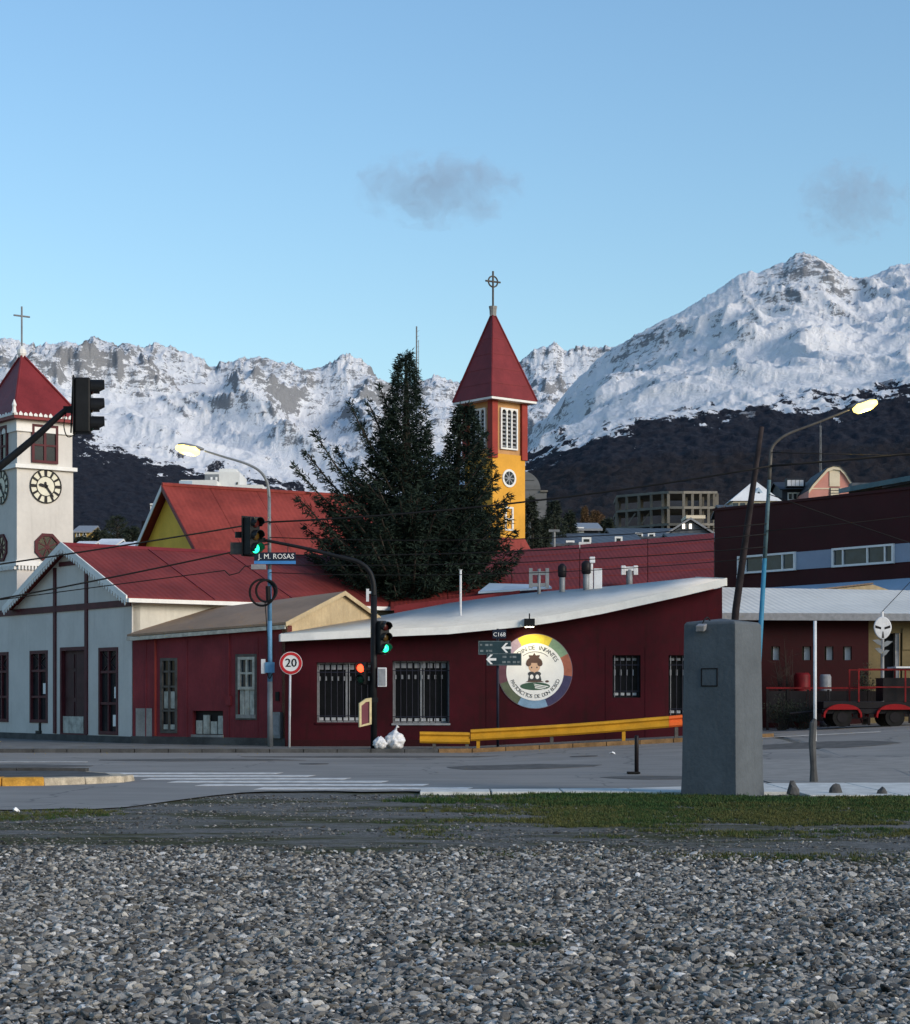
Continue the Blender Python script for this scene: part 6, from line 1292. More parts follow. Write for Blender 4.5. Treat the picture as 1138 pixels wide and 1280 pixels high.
mb = MB(); mb.box(X_(1113, VY), cbx + .1, VY - .85, VY + .5, zt1 + .035, zt1 + .09); mb.build("pale_cover", M['white_metal'], tv)
mb = MB(); mb.box(X_(1100, VY), cbx - .1, VY - .5, VY + .6, vz + .83, zt0 + .3); mb.build("dark_load", M['vehicle_dark'], tv)
mb = MB(); mb.tube([(vx0 - .9, VY, vz + .42), (vx0, VY, vz + .5)], .04, 8); mb.build("drawbar", M['vehicle_dark'], tv)
for u, w_, v0, v1, mt, lb in ((1003, .28, 858, 841, 'cage_red', "red drum behind the red top rail"), (1032, .2, 857, 843, 'rail_grey', "grey sack shape behind the red top rail near the white pole")):
    Y = 67.6; x = X_(u, Y); q = thing("storage_drum", lb, "drum", (x, Y, gz(x, Y))); mb = MB(); z0 = gz(x, Y); zt_ = Z_(v1, Y); mb.tube([(x, Y, z0), (x, Y, z0 + .1), (x, Y, zt_ - .08), (x, Y, zt_)], [w_ * .96, w_, w_, w_ * .8], 16); mb.build("body", M[mt], q, True)
    for f in (.35, .7): mb = MB(); z = z0 + (zt_ - z0) * f; mb.tube([(x, Y, z - .02), (x, Y, z + .02)], w_ * 1.04, 16); mb.build("hoop", M[mt], q)
# white mask shaped ornament on a leafy stem
MY = 66.0; mx = X_(1103, MY); mk = thing("mask_ornament", "white mask shaped ornament on leafy grey stem before the ochre wall", "ornament", (mx, MY, gz(mx, MY)))
MW = Wall(mx - 1, MY, 1, 0); c_, zc = 1.0, Z_(785, MY)
P = [(c_ + .30 * math.cos(a) * (1 - .12 * (math.sin(a) < 0) * abs(math.sin(a))), zc + .38 * math.sin(a) - (.05 if -2.0 < a - math.pi * 1.5 < -.0 and False else 0)) for a in [k * 2 * math.pi / 26 for k in range(26)]]
mb = MB(); MW.poly(mb, P, 0, .10); fc = mb.build("mask_face", M['white_metal'], mk, bevel=.03)
for sx in (-1, 1):
    mb = MB(); MW.poly(mb, [(c_ + sx * .05, zc + .02), (c_ + sx * .25, zc + .09), (c_ + sx * .25, zc + .0), (c_ + sx * .06, zc - .05)], .10, .106); mb.build("eye_slot", M['vehicle_dark'], fc)
mb = MB(); MW.poly(mb, [(c_ - .04, zc - .34), (c_ + .05, zc - .34), (c_ + .02, zc - .12), (c_ - .01, zc - .12)], .10, .105); mb.build("mouth_slot", M['dark_frame'], fc)
mb = MB(); mb.tube([(mx, MY - .03, gz(mx, MY)), (mx, MY - .03, zc - .33)], .06, 8); mb.build("stem", M['rail_grey'], mk)
for k, (sx, dz_, l_) in enumerate(((-1, -.5, .34), (1, -.55, .34), (-1, -.78, .26), (1, -.85, .22))):
    mb = MB(); MW.poly(mb, [(c_, zc + dz_ - .12), (c_ + sx * l_ * .5, zc + dz_ - .04), (c_ + sx * l_, zc + dz_ + .10), (c_ + sx * l_ * .45, zc + dz_ + .12), (c_, zc + dz_ + .04)], .03 + .01 * k, .07 + .01 * k); mb.build("stem_leaf", M['galv'], mk)
mb = MB(); mb.tube([(mx, MY, zc + .30), (mx, MY, zc + .55)], .05, 8); mb.build("top_spike", M['white_metal'], mk)

# ------------------------------------------------------------------ overhead cables
def cable(pts, r, label, sag=.0, group="overhead cables"):
    P = []
    for i in range(len(pts) - 1):
        a, b = Vector(pts[i]), Vector(pts[i + 1])
        for k in range(14): f = k / 14; p = a.lerp(b, f); p.z -= sag * 4 * f * (1 - f); P.append(p)
    P.append(Vector(pts[-1])); mb = MB(); mb.tube(P, r, 5)
    return one(mb, "overhead_cable", M['cable'], label, "cable", pts[0], group, smooth=True)
def LP(v): return (X_(337.5, LY), LY - .1, Z_(v, LY))
def RP(v): u = 950 + (775 - v) * 14 / 213; return (X_(u, RY), RY - .1, Z_(v, RY))
def FL(u, v, Y=58.5): return (X_(u, Y), Y, Z_(v, Y))
GL, GR_, GX = "cables left of the red house lamp post", "cables between the two lamp posts", "cables right of the leaning lamp post"
cable([FL(-320, 748), LP(652)], .026, "thick black cable running left, higher of two on the red house lamp post", .1, GL)
cable([FL(-320, 802), LP(680)], .026, "thick black cable running left, lower of two on the red house lamp post", .15, GL)
cable([FL(-320, 792), FL(150, 730, 60), FL(281, 713, 60), FL(287, 719, 60), FL(299, 716, 60), FL(306, 708, 60), LP(706)], .016, "thin black cable with a kink under the street name plate", .0)
cable([LP(653), RP(583)], .028, "thick black cable between the lamp posts crossing the yellow tower", .25, GR_)
cable([LP(672), RP(655)], .014, "thin cable second from top between the two lamp posts", .25, GR_)
cable([LP(694), RP(668)], .016, "middle cable of five between the two lamp posts", .2, GR_)
cable([LP(706), RP(684)], .014, "thin cable second from bottom between the two lamp posts", .2, GR_)
cable([LP(716), RP(697)], .012, "lowest thin cable between the two lamp posts", .25, GR_)
cable([RP(583), FL(1500, 524, 57)], .03, "thick black cable running right from the leaning lamp post over the pink house", .1, GX)
cable([RP(566), FL(1500, 566, 57)], .012, "thin topmost cable running right from the leaning lamp post", .1, GX)
cable([RP(618), FL(1500, 786, 57)], .014, "thin cable dropping to the right from the leaning lamp post", .15, GX)
cable([RP(664), FL(1500, 585, 57)], .012, "thin cable rising right across the maroon building wall", .2, GX)
cable([(mx, MY, zc + .55), (X_(1180, MY), MY + 1, Z_(690, MY))], .012, "thin guy wire rising from the mask ornament")

# ------------------------------------------------------------------ houses on the hill
def hill_house(name, label, cat, Y, u0, u1, ve, va, wallm, roofm, wins=(), depth=8.0, ridge='x', group=None, base=None, over=.3, winm='glass'):
    """gabled house: eaves at ve, ridge at va; ridge across the view ('x') or towards the viewer ('y')"""
    xa, xb = X_(u0, Y), X_(u1, Y); z0 = hz(Y) - 1.0 if base is None else base; ze, zr = Z_(ve, Y), Z_(va, Y); q = thing(name, label, cat, ((xa + xb) / 2, Y, z0), group); xm = (xa + xb) / 2
    if ridge == 'x':
        mb = MB(); mb.prism([V3(xa, Y, z0), V3(xa, Y + depth, z0), V3(xa, Y + depth, ze), V3(xa, Y + depth / 2, zr), V3(xa, Y, ze)], (xb - xa, 0, 0)); mb.build("wall", M[wallm], q)
        for s in (0, 1):
            yE = Y - over if s == 0 else Y + depth + over; mb = MB(); mb.prism([V3(xa - over, yE, ze - .1), V3(xb + over, yE, ze - .1), V3(xb + over, Y + depth / 2, zr + .1), V3(xa - over, Y + depth / 2, zr + .1)], (0, 0, .15)); mb.build("roof", M[roofm], q)
    else:
        mb = MB(); mb.prism([V3(xa, Y, z0), V3(xb, Y, z0), V3(xb, Y, ze), V3(xm, Y, zr), V3(xa, Y, ze)], (0, depth, 0)); mb.build("wall", M[wallm], q)
        for s in (-1, 1):
            xe = xm + s * ((xb - xa) / 2 + over); mb = MB(); mb.prism([V3(xe, Y - over, ze - .12), V3(xm, Y - over, zr + .08), V3(xm, Y + depth, zr + .08), V3(xe, Y + depth, ze - .12)], (0, 0, .15)); mb.build("roof", M[roofm], q)
    for a, b, c, d in wins:
        x0, x1, z1, z2 = X_(a, Y), X_(b, Y), Z_(d, Y), Z_(c, Y); mb = MB(); mb.box(x0 - .12, x1 + .12, Y - .06, Y + .02, z1 - .12, z2 + .12); w_ = mb.build("window", M['white_trim'], q); mb = MB(); mb.box(x0, x1, Y - .09, Y - .061, z1, z2); mb.build("pane", M[winm], w_)
    return q
HG = "houses on the hillside"
# pink gambrel house with dark wing
Y = 215; pk = thing("pink_house", "pink house with gambrel gable and cream trim on the hillside", "house", (X_(1040, Y), Y, hz(Y)), HG)
out = [(1011, 650), (1011, 613), (1016, 606), (1034, 586), (1042, 583), (1050, 584), (1056, 590), (1069, 611), (1070, 650)]
mb = MB(); mb.prism([V3(X_(u, Y), Y, Z_(v, Y)) for u, v in out], (0, 9, 0)); mb.build("wall", M['pink_wall'], pk)
for i in range(1, 7):
    a, b = [V3(X_(u, Y), Y - .25, Z_(v, Y)) for u, v in (out[i], out[i + 1])]; mb = MB(); mb.prism([a, b, b + V3(0, 0, -.35), a + V3(0, 0, -.35)], (0, .24, 0)); mb.build("trim_board", M['cream_trim'], pk)
    mb = MB(); mb.prism([a + V3(0, -.1, .0), b + V3(0, -.1, .0), b + V3(0, 9.6, 0), a + V3(0, 9.6, 0)], (0, 0, .14)); mb.build("roof", M['dark_slate'], pk)
mb = MB(); mb.box(X_(1037, Y), X_(1050, Y), Y - .08, Y, Z_(608, Y), Z_(587, Y)); mb.build("cream_panel", M['cream_trim'], pk)
mb = MB(); mb.box(X_(1037.5, Y), X_(1049.5, Y), Y - .12, Y - .001, Z_(621, Y), Z_(609.5, Y)); w_ = mb.build("window", M['dark_frame'], pk)
for k in range(3): mb = MB(); z = Z_(619.5 - k * 3.4, Y); mb.box(X_(1038.5, Y), X_(1048.5, Y), Y - .15, Y - .121, z, z + .2); mb.build("shutter_slat", M['cream_trim'], w_)
mb = MB(); mb.box(X_(1011, Y), X_(1069, Y), Y - .05, Y - .001, Z_(611.5, Y), Z_(610, Y)); mb.build("trim_band", M['cream_trim'], pk)
dw = hill_house("dark_house", "dark slate house with white dormer windows beside the pink house", "house", 222, 978, 1014, 612, 600, 'dark_slate', 'dark_slate', [(986, 990, 617, 624), (992, 996, 617, 624), (998, 1002, 617, 624)], 9, 'x', HG)
mb = MB(); mb.box(X_(983, 221), X_(1006, 221), 220.5, 222, Z_(609, 221), Z_(598, 221)); d_ = mb.build("dormer", M['dark_slate'], dw)
for k in range(4): mb = MB(); a = 984.5 + k * 5.2; mb.box(X_(a, 220.4), X_(a + 4.6, 220.4), 220.4, 220.49, Z_(607.5, 220.4), Z_(600, 220.4)); mb.build("dormer_window", M['white_metal'], d_)
mb = MB(); Y = 230; x = X_(1026, Y)
for s in (-.12, .12): mb.tube([(x + s, Y, hz(Y)), (x + s * .5, Y, Z_(532, Y))], .028, 5)
for k in range(18): z = hz(Y) + 2 + k * 1.4; mb.tube([(x - .11, Y, z), (x + .11, Y, z + .7)], .016, 4)
one(mb, "lattice_mast", M['galv'], "thin lattice radio mast rising behind the pink house", "mast", (x, Y, hz(Y)))
# pyramid roofed house
Y = 205; hp_ = thing("pyramid_roof_house", "house with pale pyramid roof and veranda on the hillside", "house", (X_(945, Y), Y, hz(Y)), HG)
a_, b_ = X_(913, Y), X_(977.5, Y); ze, zr = Z_(626, Y), Z_(598, Y); D_ = b_ - a_; mb = MB(); mb.add([V3(a_, Y, ze), V3(b_, Y, ze), V3(b_, Y + D_, ze), V3(a_, Y + D_, ze), V3((a_ + b_) / 2 + .1, Y + D_ / 2 - 1, zr)], [(0, 1, 4), (1, 2, 4), (2, 3, 4), (3, 0, 4), (3, 2, 1, 0)]); mb.build("roof", M['snow_roof'], hp_)
mb = MB(); mb.box(a_ + .3, b_ - .3, Y + .3, Y + D_ - .3, hz(Y) - 1, ze - .01); mb.build("wall", M['cream_trim'], hp_)
for k in range(6): x = a_ + .35 + (D_ - 1.0) * k / 6; mb = MB(); mb.box(x, x + .55, Y + .22, Y + .298, ze - 1.3, ze - .2); mb.build("window", M['glass_blue'], hp_)
mb = MB(); x = X_(950, Y); mb.prism([V3(x - .7, Y + D_ * .12, ze + .55), V3(x + .7, Y + D_ * .12, ze + .55), V3(x, Y + D_ * .12, ze + 1.5)], (0, 2, 0)); o = mb.build("dormer", M['pale_blue_roof'], hp_)
mb = MB(); mb.prism([V3(x - .3, Y + D_ * .12 - .05, ze + .6), V3(x + .3, Y + D_ * .12 - .05, ze + .6), V3(x, Y + D_ * .12 - .05, ze + 1.05)], (0, .04, 0)); mb.build("dormer_pane", M['glass'], o)
# unfinished concrete frame with curved corner
Y = 250; cf = thing("concrete_frame_building", "unfinished open concrete frame building with curved corner on the hillside", "building", (X_(835, Y), Y, hz(Y)), HG)
CU = [(771, 262), (784, 259.5), (799, 257), (814.5, 254.5), (829, 252), (836, 250.5), (855, 250), (866, 251), (876, 253), (886, 256), (893, 260), (897, 265)]
CV = {}
cpts = [V3(X_(u, y), y, 0) for u, y in CU]
for zi, vv in ((0, 657), (1, 636), (2, 617)):
    zs = [Z_(vv + (5 * (1 - (u - 771) / 60) if u < 831 else 0), y) for u, y in CU]; CV[zi] = zs
    for i in range(len(cpts) - 1):
        p, q_ = cpts[i], cpts[i + 1]; mb = MB(); mb.prism([V3(p.x, p.y, zs[i]), V3(q_.x, q_.y, zs[i + 1]), V3(q_.x + .3, q_.y + 9, zs[i + 1]), V3(p.x + .3, p.y + 9, zs[i])], (0, 0, .32)); mb.build("floor_slab", M['light_concrete'], cf)
for i, p in enumerate(cpts):
    for zi in (0, 1):
        mb = MB(); mb.box(p.x - .17, p.x + .17, p.y + .1, p.y + .45, CV[zi][i] + .33 if zi else CV[0][i] - 3, CV[zi][i] + .32 + .001); 
        mb = MB(); mb.box(p.x - .17, p.x + .17, p.y + .05, p.y + .4, CV[zi][i] + .3, CV[zi + 1][i] + .02); mb.build("column", M['light_concrete'], cf)
    mb = MB(); mb.box(p.x - .17, p.x + .17, p.y + .05, p.y + .4, hz(Y) - 2, CV[0][i] + .02); mb.build("column", M['light_concrete'], cf)
    if i % 2 == 0 and i < 11: mb = MB(); mb.box(p.x + .6, p.x + .95, p.y + 4, p.y + 4.3, CV[0][i], CV[2][i]); mb.build("inner_column", M['light_concrete'], cf)
mb = MB(); mb.prism([V3(X_(775, 272), 272, hz(Y) - 2), V3(X_(893, 272), 272, hz(Y) - 2), V3(X_(893, 272), 272, Z_(616, 272)), V3(X_(775, 272), 272, Z_(622, 272))], (0, .3, 0)); mb.build("back_wall", M['dark_slate'], cf)
for u in (784, 801): mb = MB(); p = V3(X_(u, 256), 256, Z_(655, 256)); mb.prism([p, p + V3(.2, 0, 0), p + V3(1.2, 0, 1.4), p + V3(1.0, 0, 1.4)], (0, .2, 0)); mb.build("brace", M['light_concrete'], cf)
# arched grey building behind the bell tower
Y = 150; ab = thing("arched_grey_building", "grey clad building with rounded roof behind the bell tower", "building", (X_(668, Y), Y, hz(Y)), HG)
arc = [(640, 700), (640, 590)] + [(650 + 26 * math.sin(a), 612 - 24 * math.cos(a)) for a in [k * math.pi / 16 for k in range(9)]] + [(676, 614), (683.5, 614), (683.5, 700)]
mb = MB(); mb.prism([V3(X_(u, Y), Y, Z_(v, Y)) for u, v in arc], (0, 12, 0)); mb.build("wall", M['arch_grey'], ab)
for v in (600, 612, 624, 636): mb = MB(); mb.box(X_(652, Y), X_(676 if v > 605 else 668, Y), Y - .04, Y, Z_(v + .4, Y), Z_(v, Y)); mb.build("cladding_joint", M['dark_slate'], ab)
mb = MB(); mb.box(X_(675.5, Y), X_(685, Y), Y - .15, Y + 12, Z_(615, Y), Z_(613, Y)); mb.build("parapet", M['light_concrete'], ab)
# grey roofs beyond the red sheet roof
hill_house("grey_house", "small grey house with pale end gable below the concrete frame", "house", 140, 722, 748, 662, 651, 'dark_slate', 'rail_grey', [(723, 728, 661, 664)], 9, 'x', HG)
hill_house("long_roof_house", "long dark slate roofed house just behind the red sheet roof", "house", 128, 706, 800, 680, 662, 'dark_slate', 'slate_roof', [(710, 716, 678, 683), (730, 737, 674, 681), (771, 776, 673, 679)], 12, 'x', HG)
hill_house("wide_roof_house", "wide dark roofed house with low slope below the concrete frame", "house", 150, 770, 860, 672, 656, 'dark_slate', 'slate_roof', [(796, 802, 668, 673), (812, 817, 668, 672)], 12, 'x', HG)
hg = hill_house("glazed_gable_house", "grey house with glazed gable and two lit windows", "house", 138, 836, 890, 668, 651, 'slate_roof', 'rail_grey', (), 10, 'y', HG)
for u in (853.5, 862): mb = MB(); mb.box(X_(u, 137.8), X_(u + 3, 137.8), 137.85, 137.98, Z_(661, 138), Z_(655, 138)); mb.build("lit_window", emis('lit_window', (1, .9, .75), 1.3), hg)
mb = MB(); mb.box(X_(858, 139), X_(882, 139), 139, 142, Z_(648, 139), Z_(644, 139)); mb.build("roof_parapet", M['cream_trim'], hg)
hill_house("low_roof_house", "low dark roofed house beside the maroon building", "house", 120, 845, 905, 676, 664, 'dark_slate', 'slate_roof', [(866, 873, 674, 679)], 9, 'x', HG)
mb = MB(); Y = 115; x = X_(731, Y); mb.box(x - .35, x + .35, Y - .3, Y + .3, hz(Y), Z_(678, Y)); one(mb, "small_cabin", M['white_metal'], "small white roof cabin behind the ridge of the red sheet roof", "cabin", (x, Y, hz(Y)))
# left: white apartment blocks and others
Y = 290; wa = thing("white_apartments", "white stepped apartment block above the yellow hall", "apartment block", (X_(275, Y), Y, hz(Y)), HG)
for n_, (u0, u1, v0, y0, d) in enumerate(((226, 271, 600, 0, 10), (253, 297, 587, 3, 10), (270, 292, 582, 4, 6), (296, 328, 605, 1, 9))):
    mb = MB(); mb.box(X_(u0, Y), X_(u1, Y), Y + y0 + .01 * n_, Y + y0 + d, hz(Y) - 2, Z_(v0, Y)); mb.build("block", M['apartment'], wa)
mb = MB(); mb.box(X_(225, Y) - .1, X_(240.5, Y), Y - .06, Y - .001, hz(Y), Z_(601, Y)); mb.build("blue_panel", M['pale_blue_roof'], wa)
mb = MB(); mb.box(X_(253.5, Y), X_(270.8, Y), Y + 2.9, Y + 2.999, Z_(600, Y), Z_(590, Y)); gf = mb.build("grey_panel", M['galv'], wa)
for u in (260.3, 266.5): mb = MB(); mb.box(X_(u, Y), X_(u + 2.6, Y), Y + 2.85, Y + 2.899, Z_(597, Y), Z_(593.6, Y)); mb.build("window", M['sign_white'], gf)
for u, v in ((244, 607), (256, 612), (265, 612), (277, 599), (281, 599), (284, 612), (293, 600)): mb = MB(); y_ = Y + (3.93 if u < 292 and v < 605 else 2.93 if v < 605 else -.06); mb.box(X_(u, Y), X_(u + 1.8, Y), y_ - .05, y_, Z_(v + 3, Y), Z_(v, Y)); mb.build("window", M['glass'], wa)
for k in range(4): mb = MB(); u = 311 + k * 4.2; mb.box(X_(u, Y), X_(u + 3.2, Y), Y + .9, Y + .999, Z_(614, Y), Z_(609.5, Y)); mb.build("window", M['glass'], wa)
Y = 120; fb = thing("white_frame_balcony", "small white house with open balcony frame behind the yellow gable", "house", (X_(194, Y), Y, hz(Y)), HG)
mb = MB(); mb.box(X_(189, Y), X_(204, Y), Y + 1, Y + 5, hz(Y) - .5, Z_(633, Y)); mb.build("wall", M['galv'], fb)
for u in (188, 199): mb = MB(); mb.box(X_(u, Y), X_(u + 1.5, Y), Y, Y + .1, Z_(662, Y), Z_(631.5, Y)); mb.build("frame_post", M['white_trim'], fb)
mb = MB(); mb.box(X_(188, Y), X_(206, Y), Y - .1, Y + .998, Z_(631.4, Y), Z_(629.5, Y)); mb.build("frame_top", M['white_trim'], fb)
Y = 104.5; x = X_(184, Y); bc = thing("black_chimney", "black capped grey chimney beside the yellow gable", "chimney", (x, Y, 2)); mb = MB(); mb.box(x - .25, x + .25, Y, Y + .4, 2, Z_(662, Y)); mb.build("stack", M['galv'], bc); mb = MB(); mb.box(x - .28, x + .28, Y - .04, Y + .44, Z_(661.9, Y), Z_(651, Y)); mb.build("cowl", M['vehicle_dark'], bc)
hill_house("ochre_house", "small ochre house among trees beside the clock tower", "house", 230, 94, 112, 665, 656, 'ochre_house', 'rail_grey', [(97, 99, 666, 670), (105, 107, 666, 670)], 8, 'x', HG)
for i, (u0, u1, v0, v1, Y, lb) in enumerate(((93, 108, 686, 676, 150, "snow roofed shed below the ochre house"), (122, 141, 682, 673, 155, "snow roofed cottage before the dark trees"), (150, 160, 684, 677, 140, "tiny snow roofed hut between dark bushes"), (163, 176, 687, 676, 135, "snow roofed hut near the black chimney"), (172, 196, 692, 683, 128, "wide snow roofed shed under the yellow gable"), (128, 140, 669, 664, 240, "grey roofed far cottage above the dark trees"))):
    hill_house("snow_roof_house", lb, "house", Y, u0, u1, v0, v1, 'dark_slate', 'snow_roof' if i < 5 else 'slate_roof', [(u0 + 3, u0 + 6, v0 + 1.5, v0 + 4)], 7, 'x', HG)
for i, (u0, u1, v0, v1, Y, lb) in enumerate(((684, 700, 681, 672, 125, "dark house half hidden by conifers right of the bell tower"), (905, 918, 640, 630, 190, "small dark house left of the pyramid roof"))):
    hill_house("dark_house", lb, "house", Y, u0, u1, v0, v1, 'dark_slate', 'slate_roof', (), 7, 'x', HG)
mb = MB(); Y = 300; x = X_(521, Y); mb.tube([(x, Y, hz(Y)), (x, Y, Z_(408, Y))], .12, 6); mb.tube([(x + .35, Y, hz(Y) + 20), (x + .3, Y, Z_(425, Y))], .05, 5)
for k in range(14): z = Z_(500 - k * 6.5, Y); mb.tube([(x - .1, Y, z), (x + .4, Y, z + .3)], .03, 4)
one(mb, "antenna_mast", M['galv'], "tall thin antenna mast behind the top of the big conifer", "mast", (x, Y, hz(Y)))

# ------------------------------------------------------------------ trees
class Foliage:
    def __init__(s): s.v = []; s.f = []
    def blade(s, p, d, w_, side):
        n = len(s.v); s.v += [p - side * w_ * .35, p + d * .45 - side * w_, p + d, p + d * .45 + side * w_]; s.f.append((n, n + 1, n + 2, n + 3))
    def build(s, name, mat, parent):
        b = base_of(parent); me = bpy.data.meshes.new(name); me.from_pydata([(v.x - b.x, v.y - b.y, v.z - b.z) for v in s.v], [], s.f); me.materials.append(mat)
        o = bpy.data.objects.new(name, me); COL.objects.link(o); o.parent = parent; return o
def spray(fo, r, p, d, size, n):
    """a flat drooping spray of scale foliage"""
    for _ in range(n):
        dd = (d + Vector((r.gauss(0, .55), r.gauss(0, .55), r.gauss(-.25, .4)))).normalized() * size * r.uniform(.55, 1.25)
        sd = dd.cross(Vector((r.gauss(0, 1), r.gauss(0, 1), r.gauss(0, 1)))); 
        if sd.length < 1e-4: continue
        fo.blade(p + Vector((r.gauss(0, .06), r.gauss(0, .06), r.gauss(0, .06))), dd, size * .105, sd.normalized())
def bough(fo, wood, r, a, b, lift, thick, step, size, n, droop=.25, twig=.7):
    """a limb from a to b, bowed by lift, hung with side twigs and sprays"""
    L_ = (b - a).length; m = max(3, int(L_ / step)); out = (b - a).normalized(); pts = []
    for i in range(m + 1):
        f = i / m; p = a.lerp(b, f); p.z -= lift * math.sin(math.pi * f) * L_; pts.append(p)
    if wood is not None: wood.tube(pts[::max(1, m // 5)] + [pts[-1]] if m > 5 else pts, [thick * (1 - .8 * k / max(1, len(pts[::max(1, m // 5)] + [pts[-1]] if m > 5 else pts) - 1)) for k in range(len(pts[::max(1, m // 5)] + [pts[-1]] if m > 5 else pts))], 5)
    for i in range(1, m + 1):
        f = i / m; p = pts[i]; d = (pts[i] - pts[i - 1]).normalized(); tl_ = twig * (1.05 - f * .75) * min(1, .35 + f * 2.0)
        for sgn in (-1, 1):
            sd = d.cross(Vector((0, 0, 1))); sd = sd.normalized() if sd.length > .05 else Vector((1, 0, 0)); ang = r.uniform(-.6, .6)
            td = (sd * sgn * math.cos(ang) + Vector((0, 0, 1)) * math.sin(ang) + d * .75).normalized(); k_ = max(1, int(tl_ / .2))
            for k in range(k_ + 1):
                q = p + td * (tl_ * (k + r.random() * .5) / (k_ + .5)); q.z -= droop * ((k + .5) / (k_ + 1)) ** 2 * tl_
                spray(fo, r, q, (td * .6 + d * .5 + Vector((0, 0, -droop))), size, n)
    spray(fo, r, pts[-1], out + Vector((0, 0, .25)), size * 1.1, n + 2)
r = random.Random(21); TYc = 73.0
big = thing("cypress_tree", "large dark double topped conifer with upswept boughs behind the kindergarten", "tree", (X_(512, TYc), TYc, 0))
fo, wood = Foliage(), MB()
tb = V3(X_(512, TYc), TYc, 0)
wood.tube([tb, tb + V3(0, 0, 4), V3(X_(508, TYc), TYc, Z_(560, TYc)), V3(X_(508, TYc), TYc, Z_(446, TYc))], [.38, .3, .16, .03], 8)
t2 = V3(X_(560, TYc), TYc + .6, 0); wood.tube([tb + V3(.3, .2, .8), V3(X_(565, TYc), TYc + .6, Z_(680, TYc)), V3(X_(577, TYc), TYc + .7, Z_(512, TYc))], [.26, .2, .03], 8)
def R1(v): return float(np.interp(v, [440, 455, 470, 500, 530, 560, 600, 640, 690, 735, 760], [.10, .34, .44, .66, .90, 1.2, 2.1, 3.3, 3.8, 2.9, 1.5]))
def axis(v): return float(np.interp(v, [440, 560, 640, 760], [507, 508, 510, 515]))
nb_ = 300
for i in range(nb_):
    f = (i + r.random()) / nb_; vt_ = 442 + (752 - 442) * f ** .85; az = i * 2.39996 + r.uniform(-.3, .3); rad = R1(vt_) * r.uniform(.62, 1.04) * (1 if math.cos(az) < .2 or vt_ > 610 else .85); u0 = axis(vt_)
    tipz = Z_(vt_, TYc); rise = rad * r.uniform(.35, .75); zb = max(1.0, tipz - rise)
    a = V3(X_(u0, TYc), TYc, zb); b = V3(a.x + math.cos(az) * rad, TYc + math.sin(az) * rad * .9, tipz)
    bough(fo, wood if rad > 1 else None, r, a, b, .10, .05 + .012 * rad, .26, .23 if rad > .7 else .17, 8, .35, .35 + .17 * rad)
for i in range(115):                                    # second leader
    f = (i + r.random()) / 115; vt_ = 505 + (690 - 505) * f; az = i * 2.39996; rad = float(np.interp(vt_, [505, 530, 560, 600, 650, 690], [.12, .5, .85, 1.15, 1.6, 1.8])) * r.uniform(.6, 1.05); u0 = float(np.interp(vt_, [505, 690], [580, 574])) + 2
    tipz = Z_(vt_, TYc); a = V3(X_(u0, TYc), TYc + .6, tipz - rad * .5); b = V3(a.x + math.cos(az) * rad, TYc + .6 + math.sin(az) * rad, tipz)
    bough(fo, None, r, a, b, .08, .05, .22, .22, 8, .35, .34 + .20 * rad)
for u, v, dv, dy in ((372, 588, 70, -.5), (384, 566, 80, .3), (398, 548, 90, -.8), (420, 560, 80, .8), (440, 510, 80, -.4), (452, 532, 70, .6), (378, 628, 60, -1), (384, 660, 50, .5), (392, 692, 45, -.7), (410, 722, 40, .2), (462, 506, 60, .2), (640, 668, 50, -1.0), (648, 690, 45, .4), (628, 640, 60, -.6), (618, 600, 70, -.9), (634, 622, 60, -.2), (610, 572, 70, -1.0), (640, 706, 40, -.5), (618, 732, 35, .3), (603, 548, 60, -.6), (476, 486, 50, 0), (606, 720, 40, -1.4), (430, 742, 30, -.9)):
    b = V3(X_(u, TYc), TYc + dy, Z_(v, TYc)); a = V3(X_(axis(v) + (u - 510) * .12, TYc), TYc, Z_(min(752, v + dv), TYc)); bough(fo, wood, r, a, b, .16, .07, .2, .23, 8, .3, .70)
fo.build("crown", M['cypress'], big); wood.build("trunk", M['bark'], big)
def small_tree(name, label, u, vt_, vb, Y, wpx, leafm, kind, seed, group):
    r = random.Random(seed); x, z0, z1 = X_(u, Y), hz(Y) - .3, Z_(vt_, Y); zb = Z_(vb, Y); rad = wpx / F * Y / 2; q = thing(name, label, "tree", (x, Y, z0), group); fo, wood = Foliage(), MB(); H_ = z1 - zb
    wood.tube([(x, Y, z0), (x + .1, Y, zb + H_ * .4), (x, Y, z1 - H_ * .08)], [.04 * H_ * .5 + .08, .03 * H_ * .5 + .05, .02], 6); n_ = 46
    for i in range(n_):
        f = (i + r.random()) / n_; z = zb + H_ * f; az = i * 2.4 + r.uniform(-.4, .4)
        rr = rad * ((1 - f) ** .8 + .06 if kind == 'cone' else math.sqrt(max(.04, 1 - (2 * f - 1) ** 2)) * r.uniform(.75, 1.1)) * r.uniform(.7, 1.05)
        a = V3(x, Y, z - rr * (.15 if kind == 'cone' else .5)); b = V3(x + math.cos(az) * rr, Y + math.sin(az) * rr, z + (0 if kind == 'cone' else rr * .15)); s_ = max(.28, rad * .13)
        bough(fo, None if kind == 'cone' else wood, r, a, b, .05, .05, max(.3, rad * .16), s_, 5, .3, rad * .34)
    fo.build("crown", M[leafm], q); wood.build("trunk", M['bark'], q); return q
TG_ = "trees among the hillside houses"
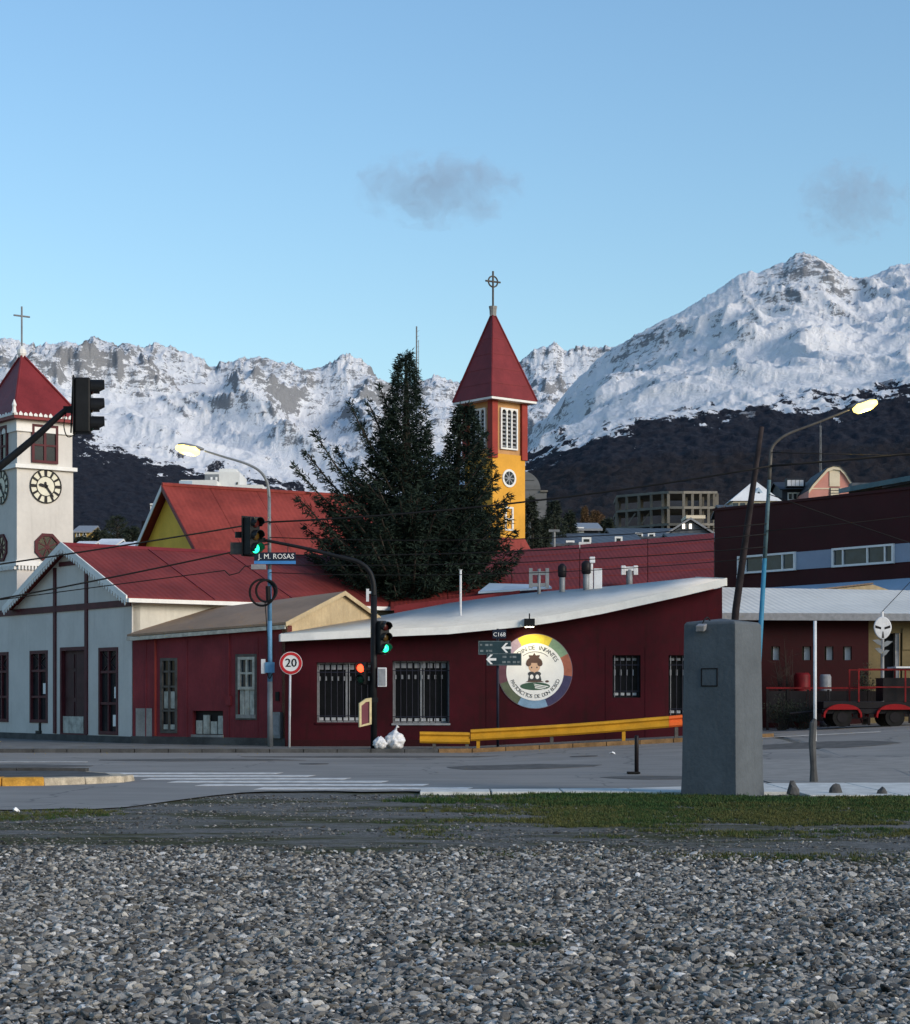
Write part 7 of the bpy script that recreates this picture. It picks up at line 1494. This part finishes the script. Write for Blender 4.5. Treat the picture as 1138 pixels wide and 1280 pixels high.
for i, (u, vt_, vb, Y, w_, lm, kd, lb) in enumerate(((664, 622, 690, 118, 26, 'dark_leaf', 'cone', "slim dark conifer close to the bell tower"), (692, 626, 688, 132, 34, 'dark_leaf', 'cone', "broad dark conifer right of the arched building"), (712, 640, 690, 136, 26, 'dark_leaf', 'cone', "dark conifer left of the grey house"), (678, 650, 692, 122, 24, 'dark_leaf', 'round', "dark bushy tree under the arched building"),
        (731, 634, 660, 210, 10, 'autumn_leaf', 'cone', "rust brown slender tree before the forest"), (745, 640, 662, 212, 18, 'autumn_leaf', 'round', "low brown tree next to the rust tree"),
        (146, 646, 690, 170, 34, 'dark_leaf', 'round', "tall dark tree left of the yellow gable"), (125, 664, 690, 165, 26, 'dark_leaf', 'round', "dark round tree below the clock tower cornice"), (166, 660, 692, 160, 28, 'dark_leaf', 'round', "dark spreading tree near the black chimney"), (103, 672, 692, 160, 22, 'dark_leaf', 'round', "dark bush below the ochre house"), (186, 676, 692, 118, 18, 'dark_leaf', 'round', "dark bush at the foot of the black chimney"),
        (906, 636, 662, 180, 20, 'autumn_leaf', 'round', "brown bare tree beside the concrete frame"), (760, 650, 672, 170, 18, 'dark_leaf', 'round', "dark bush left of the concrete frame"))):
    small_tree("conifer" if kd == 'cone' else "leafy_tree", lb, u, vt_, vb, Y, w_, lm, kd, 40 + i, TG_)
def shrub(u, Y, wpx, vt_, seed, label, leafm='dark_leaf', dense=1.0, nst=26):
    r = random.Random(seed); x = X_(u, Y); z0 = gz(x, Y); h = Z_(vt_, Y) - z0; w_ = wpx / F * Y / 2; q = thing("shrub", label, "shrub", (x, Y, z0), "shrubs by the shed"); fo, wood = Foliage(), MB()
    for i in range(nst):
        az = r.uniform(0, 6.28); rr = w_ * math.sqrt(r.random()); b = V3(x + math.cos(az) * rr, Y + math.sin(az) * rr * .5, z0 + h * r.uniform(.5, 1) * (1.05 - .4 * (rr / w_) ** 2)); a = V3(x + math.cos(az) * rr * .3, Y, z0)
        m_ = a.lerp(b, .5) + V3(r.gauss(0, .06), 0, r.gauss(0, .05)); wood.tube([a, m_, b], [.018, .012, .005], 4)
        if dense: bough(fo, None, r, a.lerp(b, .25), b, .0, .02, .14, .11, int(2 * dense) or 1, .2, .22)
        else:
            for _ in range(4): c = a.lerp(b, r.uniform(.4, .95)); wood.tube([c, c + V3(r.gauss(0, .22), r.gauss(0, .1), r.uniform(.08, .3))], [.008, .003], 4)
    if dense: fo.build("foliage", M[leafm], q)
    wood.build("stems", M['bark'], q); return q
shrub(978, 65.2, 42, 868, 1, "dark leafy shrub at the left end of the red railing"); shrub(1003, 65.0, 34, 873, 2, "low dark shrub between red railing and trailer"); shrub(985, 68.2, 50, 795, 3, "bare twiggy shrub against the maroon shed wall", dense=0, nst=34); shrub(1082, 67.6, 26, 832, 4, "dark shrub in front of the ochre wall")
